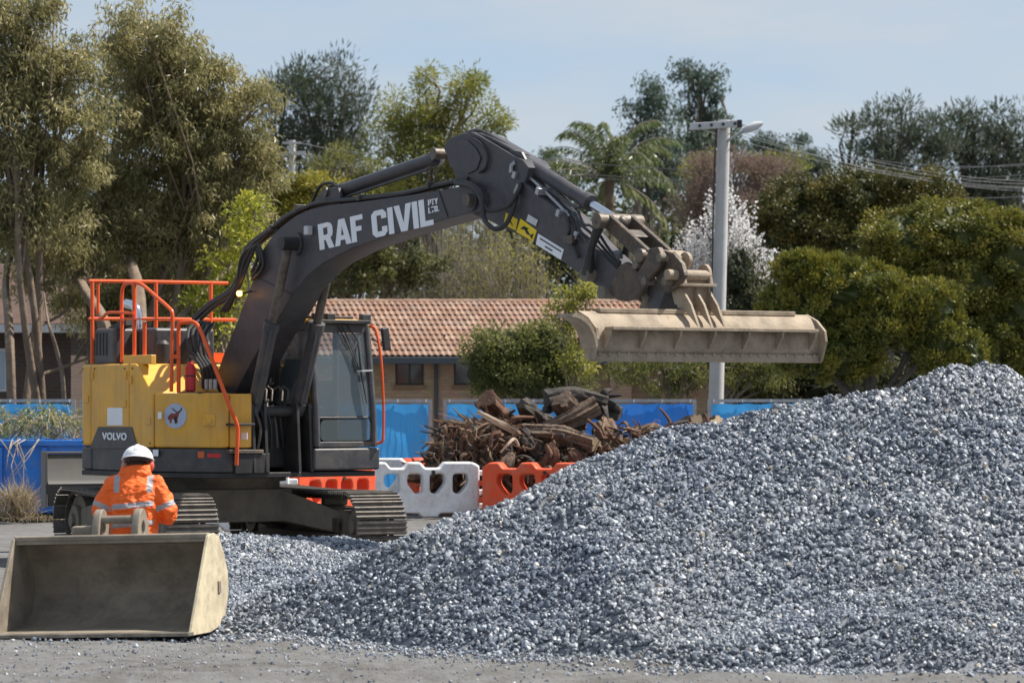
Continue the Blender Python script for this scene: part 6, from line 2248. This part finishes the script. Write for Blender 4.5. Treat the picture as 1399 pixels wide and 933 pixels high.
gumB = tree('gum_tree', 'tall gum tree with long bare fork shading the dark house', (60, G2), gum2, L_gum, M_bark, 22, r0=.11, fork=.3, keep=.35, fray=.2, dens=1.25, clump_r=.34, per_m2=4.6, leaves=70,
     ll=(.11, .19), lw=(.011, .018), style='droop', shell=.30, tint_amp=.30, flat=.95, stems=[(40, 0), (62, .3), (22, -.3), (70, .5)], low_cut=-1.1)


def bare_stem(label, pts, r, name='gum_stem', bark=M_bark):
    W = [P(*q) for q in pts]
    W[0].z = -.05
    base = W[0].copy()
    m = gnarl([w_ - base for w_ in W], r, 16, .13, len(label))
    par = gumA if pts[0][0] > 150 else gumB
    o = m.build('trunk', [bark, bark], par, smooth=60)
    o.location = base - par.location
    o['label'] = label


bare_stem('thick ribbed gum trunk bending up from behind the blue fence', [(168, 640, 62.2), (170, 540, 62.2), (178, 490, 62.2), (190, 440, 62.2), (188, 390, 63.5), (170, 330, 66.3), (160, 250, 66.3)], [.21, .19, .17, .14, .12, .08, .03])
bare_stem('long slanting gum trunk crossing behind the ribbed one', [(165, 640, 62.2), (155, 520, 62.2), (140, 440, 62.2), (118, 400, 63.5), (92, 355, 66.3), (70, 300, 66.3)], [.17, .15, .12, .10, .07, .03])
bare_stem('slender grey sapling trunk in front of the dark house', [(88, 640, 62.2), (87, 535, 62.2), (78, 480, 62.2), (66, 440, 62.2), (60, 400, 63.5)], [.05, .045, .04, .025, .01], bark=M_bark)
bare_stem('gum limb leaning toward the excavator handrails', [(192, 640, 62.2), (196, 520, 62.2), (222, 465, 62.2), (270, 410, 63.5), (330, 350, 66.3)], [.13, .12, .09, .06, .02])
bare_stem('short dark trunk behind the excavator tail', [(225, 640, 62.2), (235, 530, 62.2), (252, 480, 62.2), (278, 420, 63.5)], [.13, .11, .08, .02], bark=M_darkbark)
bare_stem('forked thin trunk at the edge of the gum crown', [(20, 640, 62.2), (14, 470, 62.2), (8, 380, 66.3), (28, 300, 66.3), (40, 240, 66.3)], [.10, .09, .07, .05, .02])

# ---- far trees
tree('casuarina', 'dark feathery casuarina behind the distant timber pole', (425, 135), [lobe(430, 115, 52, 34, 135), lobe(390, 135, 34, 36, 135), lobe(470, 135, 32, 40, 135), lobe(430, 165, 60, 40, 135), lobe(395, 195, 40, 45, 135), lobe(480, 190, 32, 45, 135), lobe(440, 225, 60, 45, 135), lobe(370, 235, 30, 50, 135)],
     L_cas, M_darkbark, 31, dens=1.25, r0=.3, keep=.5, twig=.03, clump_r=.95, per_m2=.62, leaves=64, ll=(.22, .42), lw=(.018, .030), style='up', shell=.45, flat=.9)
tree('wattle', 'yellow green feathery wattle standing above the arm elbow', (590, 105), [lobe(600, 125, 36, 32, 105), lobe(560, 150, 44, 34, 105), lobe(640, 130, 30, 28, 105), lobe(610, 175, 55, 36, 105), lobe(540, 190, 40, 36, 105), lobe(655, 185, 32, 22, 105), lobe(585, 220, 60, 36, 105), lobe(675, 168, 16, 12, 105), lobe(560, 250, 50, 30, 105), lobe(640, 235, 40, 30, 105)],
     L_wattle, M_twig, 32, r0=.18, keep=.6, twig=.022, clump_r=.55, per_m2=1.25, leaves=60, ll=(.14, .24), lw=(.014, .022), style='out', shell=.45)
tree('gum_tree', 'distant blue grey gum with a rounded crown above the palm', (880, 140), [lobe(885, 135, 34, 28, 140), lobe(875, 165, 24, 26, 140), lobe(900, 185, 38, 30, 140), lobe(868, 210, 26, 24, 140), lobe(915, 225, 40, 30, 140), lobe(895, 260, 50, 30, 140)],
     L_gumfar, M_twig, 33, dens=1.25, r0=.22, keep=.6, twig=.03, clump_r=.7, per_m2=1.0, leaves=62, ll=(.18, .32), lw=(.022, .036), style='droop', shell=.45)
tree('gum_tree', 'distant gum with open forked limbs behind the pole top', (950, 142), [lobe(940, 98, 22, 16, 142), lobe(968, 105, 24, 20, 142), lobe(985, 130, 14, 16, 142), lobe(940, 140, 16, 18, 142), lobe(955, 160, 24, 20, 142), lobe(985, 160, 18, 14, 142), lobe(960, 195, 40, 24, 142), lobe(1000, 185, 22, 18, 142), lobe(945, 240, 50, 34, 142)],
     L_gumfar, M_twig, 34, dens=1.25, r0=.2, keep=.7, twig=.035, clump_r=.6, per_m2=1.1, leaves=62, ll=(.18, .32), lw=(.022, .036), style='droop', shell=.4)
tree('casuarina', 'wide spreading casuarina beyond the domed trees', (1210, 132), [lobe(1165, 180, 30, 20, 132), lobe(1205, 165, 36, 22, 132), lobe(1250, 165, 40, 24, 132), lobe(1230, 200, 60, 28, 132), lobe(1180, 210, 36, 22, 132), lobe(1270, 200, 34, 34, 132), lobe(1240, 235, 60, 28, 132)],
     L_cas, M_darkbark, 35, dens=1.25, r0=.28, keep=.7, twig=.035, clump_r=.8, per_m2=.66, leaves=58, ll=(.22, .40), lw=(.018, .030), style='up', shell=.4)
tree('casuarina', 'tall dark casuarina with a straight trunk at the tree line end', (1355, 134), [lobe(1330, 170, 36, 28, 134), lobe(1370, 175, 36, 32, 134), lobe(1310, 205, 34, 34, 134), lobe(1355, 215, 48, 36, 134), lobe(1395, 215, 32, 46, 134), lobe(1330, 255, 46, 34, 134), lobe(1380, 265, 46, 40, 134)],
     L_cas, M_darkbark, 36, dens=1.25, r0=.34, keep=.7, twig=.035, clump_r=.85, per_m2=.72, leaves=64, ll=(.22, .42), lw=(.018, .030), style='up', shell=.4)
tree('gum_tree', 'small far gum crown between the pole lamp and the wires', (1080, 150), [lobe(1045, 205, 26, 18, 150), lobe(1085, 203, 26, 20, 150), lobe(1115, 220, 22, 16, 150), lobe(1070, 232, 50, 20, 150)],
     L_gumfar, M_twig, 37, r0=.2, keep=.5, twig=.03, clump_r=.7, per_m2=1.1, leaves=62, ll=(.18, .32), lw=(.022, .036), style='droop', shell=.4)
tree('gum_tree', 'small far gum behind the palm fronds', (720, 150), [lobe(735, 225, 26, 22, 150), lobe(700, 245, 34, 24, 150), lobe(760, 255, 40, 26, 150), lobe(690, 275, 40, 24, 150)],
     L_gumfar, M_twig, 38, r0=.2, keep=.5, twig=.03, clump_r=.7, per_m2=1.1, leaves=62, ll=(.18, .32), lw=(.022, .036), style='droop', shell=.4)
# ---- middle scrub
tree('wattle', 'low olive yellow wattle bush behind the boom', (400, 96), [lobe(385, 262, 40, 24, 96), lobe(440, 262, 40, 22, 96), lobe(380, 300, 50, 30, 96), lobe(440, 300, 60, 32, 96), lobe(420, 345, 70, 36, 96)],
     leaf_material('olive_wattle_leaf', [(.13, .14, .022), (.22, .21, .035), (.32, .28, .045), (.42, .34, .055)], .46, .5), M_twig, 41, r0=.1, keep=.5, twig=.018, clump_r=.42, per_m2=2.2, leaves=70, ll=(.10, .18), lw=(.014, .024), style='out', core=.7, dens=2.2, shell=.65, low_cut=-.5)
tree('lime_shrub', 'bright lime green sapling beside the gum crown', (315, 63), [lobe(335, 330, 30, 34, 63), lobe(312, 370, 34, 34, 63), lobe(345, 292, 20, 24, 63), lobe(285, 400, 34, 30, 63), lobe(325, 405, 30, 30, 63), lobe(300, 440, 36, 26, 63)],
     L_lime, M_twig, 42, r0=.06, keep=.6, twig=.012, clump_r=.34, per_m2=2.0, leaves=46, ll=(.07, .12), lw=(.018, .028), style='out', shell=.4, cat='shrub')
tree('olive_bush', 'grey olive bush crowned by the wires behind the arm cylinder', (500, 108), [lobe(470, 235, 44, 30, 108), lobe(520, 245, 40, 26, 108), lobe(500, 275, 60, 30, 108), lobe(560, 270, 50, 26, 108)],
     L_scrub, M_twig, 43, r0=.1, keep=.5, twig=.02, clump_r=.5, per_m2=1.7, leaves=60, ll=(.12, .2), lw=(.012, .02), style='up', shell=.5, cat='bush')
tree('dark_shrub', 'dark leafy shrub under the boom beside the roof ridge', (480, 90), [lobe(470, 375, 50, 32, 90), lobe(530, 375, 46, 34, 90), lobe(500, 340, 40, 24, 90), lobe(570, 365, 36, 24, 90)],
     leaf_material('dark_shrub_leaf', [(0.046, 0.056, 0.022), (0.085, 0.093, 0.031), (0.139, 0.139, 0.046), (0.232, 0.217, 0.062)], .3, .5), M_twig, 44, r0=.08, keep=.5, twig=.016, clump_r=.4, per_m2=2.2, leaves=66, ll=(.10, .16), lw=(.018, .028), style='any', shell=.55, cat='shrub')


def twig_shrub(name, label, u0, u1, v0, v1, D, seed, nst, mat, lpt=26, bark=M_twig, cat='shrub', lsz=(.05, .10), lw=(.016, .026), spread=.25, base_v=None, only_top=.25, group=None, r0=.016):
    """many upright thin stems with sparse leaves or blossom along them"""
    rng = np.random.default_rng(seed)
    s = F / D
    xa, xb = P(u0, 0, D).x, P(u1, 0, D).x
    zt_, zb_ = P(0, v0, D).z, (0 if base_v is None else P(0, base_v, D).z)
    b = Vector(((xa + xb) / 2, D, 0))
    g = empty(name, b)
    tag(g, label, cat, group)
    m = MB()
    pos, axs = [], []
    for k in range(nst):
        x = rng.uniform(xa, xb)
        y = D + rng.uniform(-1, 1) * (xb - xa) * .22
        e = 1 - ((x - (xa + xb) / 2) / ((xb - xa) / 2)) ** 2
        top = zt_ * (.72 + .28 * e) * rng.uniform(.86, 1.03)
        bx = b.x + (x - b.x) * (1 - spread)
        p = [Vector((bx, y, zb_)), Vector((bx + (x - bx) * .4 + rng.normal(0, .08), y, top * .5 + zb_ * .5)), Vector((x + rng.normal(0, .12), y + rng.normal(0, .1), top))]
        path = catmull(p, 6)
        m.tube([q - b for q in path], list(np.linspace(r0, r0 * .25, len(path))), n=4, caps=False)
        for j in range(3):
            a = path[rng.integers(4, 11)]
            e_ = a + Vector((rng.normal(0, .35), rng.normal(0, .3), rng.uniform(.25, .75)))
            m.tube([a - b, a.lerp(e_, .5) + Vector((0, 0, -.05)) - b, e_ - b], [r0 * .5, r0 * .35, r0 * .15], n=4, caps=False)
            for t in rng.uniform(.2, 1, lpt // 3): pos.append(a.lerp(e_, t)); axs.append(rng.normal(size=3) + [0, 0, .3])
        for t in rng.uniform(only_top, 1, lpt):
            q = path[min(int(t * 12), 11)].lerp(path[min(int(t * 12) + 1, 12)], t * 12 % 1)
            pos.append(q + Vector(rng.normal(0, .05, 3)))
            axs.append(rng.normal(size=3) + [0, 0, .3])
    m.build('stem', bark, g, smooth=60)
    pos = np.array([tuple(p) for p in pos]) - np.array(b)
    n = len(pos)
    me = leaves_mesh('foliage', pos, np.array(axs), rng.uniform(*lsz, n), rng.uniform(*lw, n), rng.uniform(0, 1, n), rng)
    link('foliage', me, mat, g)
    return g


M_greytwig = material('grey_twig', (.22, .19, .155), .9, (.32, .28, .23), 3, .7)
twig_shrub('thicket', 'thicket of thin budding stems behind the roof under the boom tip', 540, 690, 305, 420, 94, 51, 230, L_scrub, 26, M_greytwig)
twig_shrub('thicket', 'thicket of thin budding stems with yellow leaves under the arm', 640, 770, 310, 420, 93, 52, 200, leaf_material('yellow_bud', [(0.155, 0.155, 0.046), (0.279, 0.264, 0.062), (0.434, 0.403, 0.078), (0.558, 0.512, 0.093)], .35), 24, M_greytwig)
twig_shrub('thicket', 'grey bare thicket below the palm crown', 780, 930, 285, 430, 97, 53, 240, L_scrub, 14, M_greytwig)
twig_shrub('thicket', 'pale thicket above the arm cylinder', 600, 700, 230, 330, 100, 54, 130, L_wattle, 26, M_greytwig)
twig_shrub('blossom_tree', 'white blossom shrub behind the concrete power pole', 918, 1062, 256, 420, 80, 55, 90, L_white, 105, M_darkbark, 'shrub', (.06, .095), (.030, .046), .55, only_top=.35, r0=.02)
tree('plum_tree', 'purple brown leafless tree with yellow top behind the blossom', (1020, 98), [lobe(960, 240, 32, 26, 98), lobe(1000, 232, 36, 24, 98), lobe(1050, 235, 40, 26, 98), lobe(950, 285, 36, 34, 98), lobe(1010, 285, 60, 38, 98), lobe(1070, 275, 36, 34, 98), lobe(990, 335, 60, 40, 98)],
     L_red, M_twig, 56, r0=.12, keep=1.0, twig=.014, clump_r=.5, per_m2=2.3, leaves=52, ll=(.10, .20), lw=(.009, .016), style='up', shell=.35)
tree('wattle', 'yellow tipped bush peeping over the purple brown tree', (1060, 106), [lobe(1080, 222, 22, 12, 106), lobe(1035, 222, 24, 12, 106), lobe(965, 228, 26, 14, 106)],
     L_wattle, M_twig, 57, r0=.08, keep=.4, twig=.015, clump_r=.4, per_m2=2.4, leaves=50, ll=(.10, .18), lw=(.014, .024), style='out', shell=.5)
# ---- domed trees
tree('domed_tree', 'big dark domed tree topped by the overhead wires', (1190, 88), [lobe(1100, 300, 62, 55, 88), lobe(1170, 278, 70, 44, 88), lobe(1245, 272, 62, 40, 88), lobe(1085, 350, 58, 60, 88), lobe(1160, 335, 90, 60, 88), lobe(1260, 320, 60, 60, 88), lobe(1060, 390, 40, 50, 88)],
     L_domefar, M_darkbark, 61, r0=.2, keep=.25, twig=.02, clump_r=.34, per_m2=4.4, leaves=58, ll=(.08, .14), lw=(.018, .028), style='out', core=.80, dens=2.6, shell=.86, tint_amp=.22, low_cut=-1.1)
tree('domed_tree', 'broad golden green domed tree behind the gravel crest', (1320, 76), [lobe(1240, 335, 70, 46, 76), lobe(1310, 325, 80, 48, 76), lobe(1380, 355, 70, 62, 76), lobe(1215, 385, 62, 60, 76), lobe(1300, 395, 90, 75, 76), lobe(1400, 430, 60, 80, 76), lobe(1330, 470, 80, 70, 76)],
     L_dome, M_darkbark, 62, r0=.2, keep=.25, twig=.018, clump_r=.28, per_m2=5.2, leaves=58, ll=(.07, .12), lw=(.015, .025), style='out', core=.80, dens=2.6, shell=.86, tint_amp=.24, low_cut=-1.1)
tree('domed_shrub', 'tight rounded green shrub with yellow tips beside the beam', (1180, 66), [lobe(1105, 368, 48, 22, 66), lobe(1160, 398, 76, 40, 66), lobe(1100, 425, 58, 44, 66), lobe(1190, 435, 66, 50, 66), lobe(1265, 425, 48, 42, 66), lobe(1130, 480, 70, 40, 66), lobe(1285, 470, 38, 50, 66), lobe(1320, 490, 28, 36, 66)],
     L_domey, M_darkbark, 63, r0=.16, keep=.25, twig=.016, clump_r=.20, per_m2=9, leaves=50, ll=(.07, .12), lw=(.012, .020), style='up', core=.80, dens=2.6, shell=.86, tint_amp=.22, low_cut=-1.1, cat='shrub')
tree('dark_shrub', 'dark sparse shrub in shade between the pole and the domed shrub', (1010, 74), [lobe(1010, 375, 28, 40, 74), lobe(1030, 420, 44, 50, 74), lobe(1000, 460, 50, 44, 74), lobe(1060, 490, 50, 40, 74), lobe(1110, 500, 50, 36, 74), lobe(1180, 510, 60, 34, 74), lobe(1250, 515, 50, 30, 74), lobe(1310, 520, 50, 30, 74), lobe(1150, 530, 90, 26, 74), lobe(1040, 530, 60, 26, 74)],
     leaf_material('shade_leaf', [(0.034, 0.040, 0.022), (0.062, 0.071, 0.031), (0.109, 0.109, 0.046), (0.186, 0.171, 0.078)], .39, .55), M_darkbark, 64, r0=.08, keep=.7, twig=.014, clump_r=.42, per_m2=3.0, leaves=50, ll=(.08, .15), lw=(.012, .02), style='droop', core=.7, dens=2.5, shell=.5, cat='shrub')
# ---- shrubs before the house
tree('grevillea', 'rounded grey green bush against the brick house wall', (715, 68), [lobe(690, 480, 48, 36, 68), lobe(745, 478, 44, 36, 68), lobe(665, 510, 36, 34, 68), lobe(720, 515, 58, 40, 68), lobe(775, 510, 34, 40, 68)],
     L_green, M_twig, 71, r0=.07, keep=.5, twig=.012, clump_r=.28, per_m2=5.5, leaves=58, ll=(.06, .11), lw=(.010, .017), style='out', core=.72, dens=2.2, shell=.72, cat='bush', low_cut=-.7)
tree('lime_shrub', 'yellow green leafy sapling rising beside the beam end', (775, 67), [lobe(778, 405, 16, 18, 67), lobe(770, 435, 20, 26, 67), lobe(795, 445, 18, 28, 67), lobe(790, 490, 26, 34, 67), lobe(800, 400, 10, 12, 67)],
     leaf_material('sapling_leaf', [(0.155, 0.178, 0.039), (0.264, 0.271, 0.054), (0.388, 0.364, 0.078), (0.496, 0.449, 0.109)], .4), M_twig, 72, r0=.04, keep=.8, twig=.01, clump_r=.24, per_m2=4.0, leaves=40, ll=(.07, .12), lw=(.014, .022), style='out', shell=.4, cat='shrub')
tree('weeping_tree', 'weeping thin leaved tree hanging under the beam before the brick wall', (885, 73), [lobe(860, 500, 40, 26, 73), lobe(905, 510, 42, 34, 73), lobe(945, 505, 30, 34, 73), lobe(1010, 508, 36, 30, 73), lobe(1045, 512, 34, 28, 73), lobe(1030, 490, 30, 20, 73)],
     L_green, M_twig, 73, r0=.07, keep=.9, twig=.014, clump_r=.36, per_m2=3.2, leaves=50, ll=(.10, .18), lw=(.007, .012), style='droop', shell=.3)

# ---- palm
PLD = 112.0
pb = P(832, 246, PLD)
palm = empty('palm_tree', (pb.x, PLD, 0))
tag(palm, 'arching queen palm with feathery fronds above the bucket cylinder', 'palm')
MB().tube([(0, 0, 0), (.1, 0, pb.z * .5), (0, 0, pb.z)], [.22, .19, .17], n=12).build('trunk', M_bark, palm, smooth=60)
prng = np.random.default_rng(81)
for k in range(26):
    az_ = k * 2.39996
    el0 = [1.35, 1.15, .95, .7, .45, .15, -.25][k % 7] + prng.normal(0, .08)
    Lf = prng.uniform(2.9, 3.6)
    pts = []
    p = np.array([0, 0, pb.z])
    el_ = el0
    for i in range(15):
        pts.append(p.copy())
        d = np.array([math.cos(az_) * math.cos(el_), math.sin(az_) * math.cos(el_), math.sin(el_)])
        p = p + d * Lf / 14
        el_ -= .035 + .012 * i
    pts = np.array(pts)
    m = MB().tube([Vector(q) for q in pts], list(np.linspace(.035, .008, 15)), n=5)
    fr_ = m.build('frond', M_greytwig, palm, smooth=60)
    nl = 130
    t = np.repeat(np.linspace(.12, .99, nl // 2), 2) * 14
    i0 = np.minimum(t.astype(int), 13)
    pp = pts[i0] + (pts[i0 + 1] - pts[i0]) * (t - i0)[:, None]
    dirs = unit(pts[np.minimum(i0 + 1, 14)] - pts[i0])
    sd = unit(np.cross(dirs, [0, 0, 1]) + 1e-4) * np.tile([1, -1], nl // 2)[:, None]
    ax_ = sd * .55 + dirs * .45 + np.array([0, 0, -.75]) + prng.normal(0, .16, (nl, 3))
    ll_ = (.62 - .35 * np.abs(t / 14 - .4)) * prng.uniform(.8, 1.1, nl)
    dead = .35 if el0 < 0 else 0
    me = leaves_mesh('leaflets', pp, ax_, ll_, np.full(nl, .028), prng.uniform(.1, .7, nl) + dead, prng, .5)
    link('leaflets', me, L_palm, fr_)

# ---- distant wood closing the view (one mass)
wrng = np.random.default_rng(91)
wl_lobes = []
for u in np.arange(-120, 1560, 34):
    vt = np.interp(u, [-120, 350, 450, 520, 640, 760, 860, 1000, 1150, 1399, 1560], [250, 255, 285, 290, 290, 285, 270, 262, 262, 262, 262])
    wl_lobes.append(lobe(u + wrng.uniform(-12, 12), vt + wrng.uniform(0, 26) + 26, 40, 34, 150))
    wl_lobes.append(lobe(u + wrng.uniform(-12, 12), vt + 80, 46, 46, 149))
    wl_lobes.append(lobe(u + wrng.uniform(-12, 12), vt + 165, 50, 60, 148))
    wl_lobes.append(lobe(u + wrng.uniform(-12, 12), 500, 50, 60, 148))
wood, _, _ = crown('distant_wood', wl_lobes, L_mass, None, wrng, clump_r=1.0, per_m2=.55, leaves=26, ll=(.3, .5), lw=(.06, .10), style='out', shell=.5, tint_amp=.3, dens=1.0)
tag(wood, 'distant dark wood closing the view behind the houses', 'wood', kind='stuff')

# ---- garden waste in the skip and dry grass before it
grng = np.random.default_rng(95)
g_pos, g_ax = [], []
twm = MB()
gr_ = random.Random(9)
for k in range(150):
    u = gr_.uniform(-40, 118)
    a = P(u, gr_.uniform(585, 604), SD + gr_.uniform(.1, 1.6))
    e = a + Vector((gr_.gauss(0, .35), gr_.gauss(0, .2), gr_.uniform(.05, .5)))
    twm.mi = gr_.choice([0, 1, 1])
    md = a.lerp(e, .5) + Vector((gr_.gauss(0, .06), 0, gr_.gauss(0.03, .05)))
    twm.tube([a, md, e], [.012, .009, .004], n=4, caps=False)
    for t in np.linspace(.3, 1, 14):
        g_pos.append(tuple(a.lerp(e, t) + Vector((gr_.gauss(0, .04), gr_.gauss(0, .04), gr_.gauss(0, .04)))))
        g_ax.append((gr_.gauss(0, 1), gr_.gauss(0, 1), gr_.gauss(.3, 1)))
for k in range(9):
    a = P(gr_.uniform(-10, 60), 600, SD - .1)
    e = P(gr_.uniform(0, 62), gr_.uniform(620, 690), SD - .35)
    twm.mi = 1
    twm.tube([a, a.lerp(e, .45) + Vector((gr_.gauss(0, .08), -.1, .05)), e], [.012, .010, .004], n=4, caps=False)
tw = twm.build('cut_branches', [M_twig, M_pale], smooth=60)
tag(tw, 'dry cut twigs piled in the skip bin and hanging over it', 'twigs', kind='stuff')
n = len(g_pos)
gl = link('garden_waste', leaves_mesh('garden_waste', np.array(g_pos), np.array(g_ax), grng.uniform(.06, .14, n), grng.uniform(.008, .016, n), grng.uniform(0, 1, n), grng), leaf_material('weed_leaf', [(0.078, 0.116, 0.023), (0.155, 0.202, 0.046), (0.310, 0.310, 0.093), (0.527, 0.449, 0.217)], .35))
tag(gl, 'green weeds and leaves heaped in the skip bin', 'garden waste', kind='stuff')
L_straw = leaf_material('dry_straw', [(0.220, 0.160, 0.090), (0.320, 0.250, 0.150), (0.420, 0.340, 0.220), (0.500, 0.420, 0.280)], .3)


def straw(name, label, u, v, D, n, w, h, seed, down=True):
    rng = np.random.default_rng(seed)
    c = P(u, v, D)
    pos = np.stack([rng.normal(0, w, n), rng.normal(0, w * .6, n), rng.uniform(0, h * .5, n)], -1)
    ax_ = np.stack([rng.normal(0, .5, n), rng.normal(0, .5, n), rng.uniform(.4, 1.2, n)], -1)
    o = link(name, leaves_mesh(name, pos, ax_, rng.uniform(.2, .5, n) * h * 1.4, np.full(n, .006), rng.uniform(0, 1, n), rng), L_straw)
    o.location = (c.x, D, 0)
    tag(o, label, 'grass', kind='stuff')


straw('dry_grass', 'clump of dry straw grass in front of the skip bin', 22, 700, 52.2, 900, .16, .75, 3)
straw('grass_fringe', 'thin dry grass fringe along the foot of the skip bin', 60, 705, 52.4, 700, .8, .14, 4)
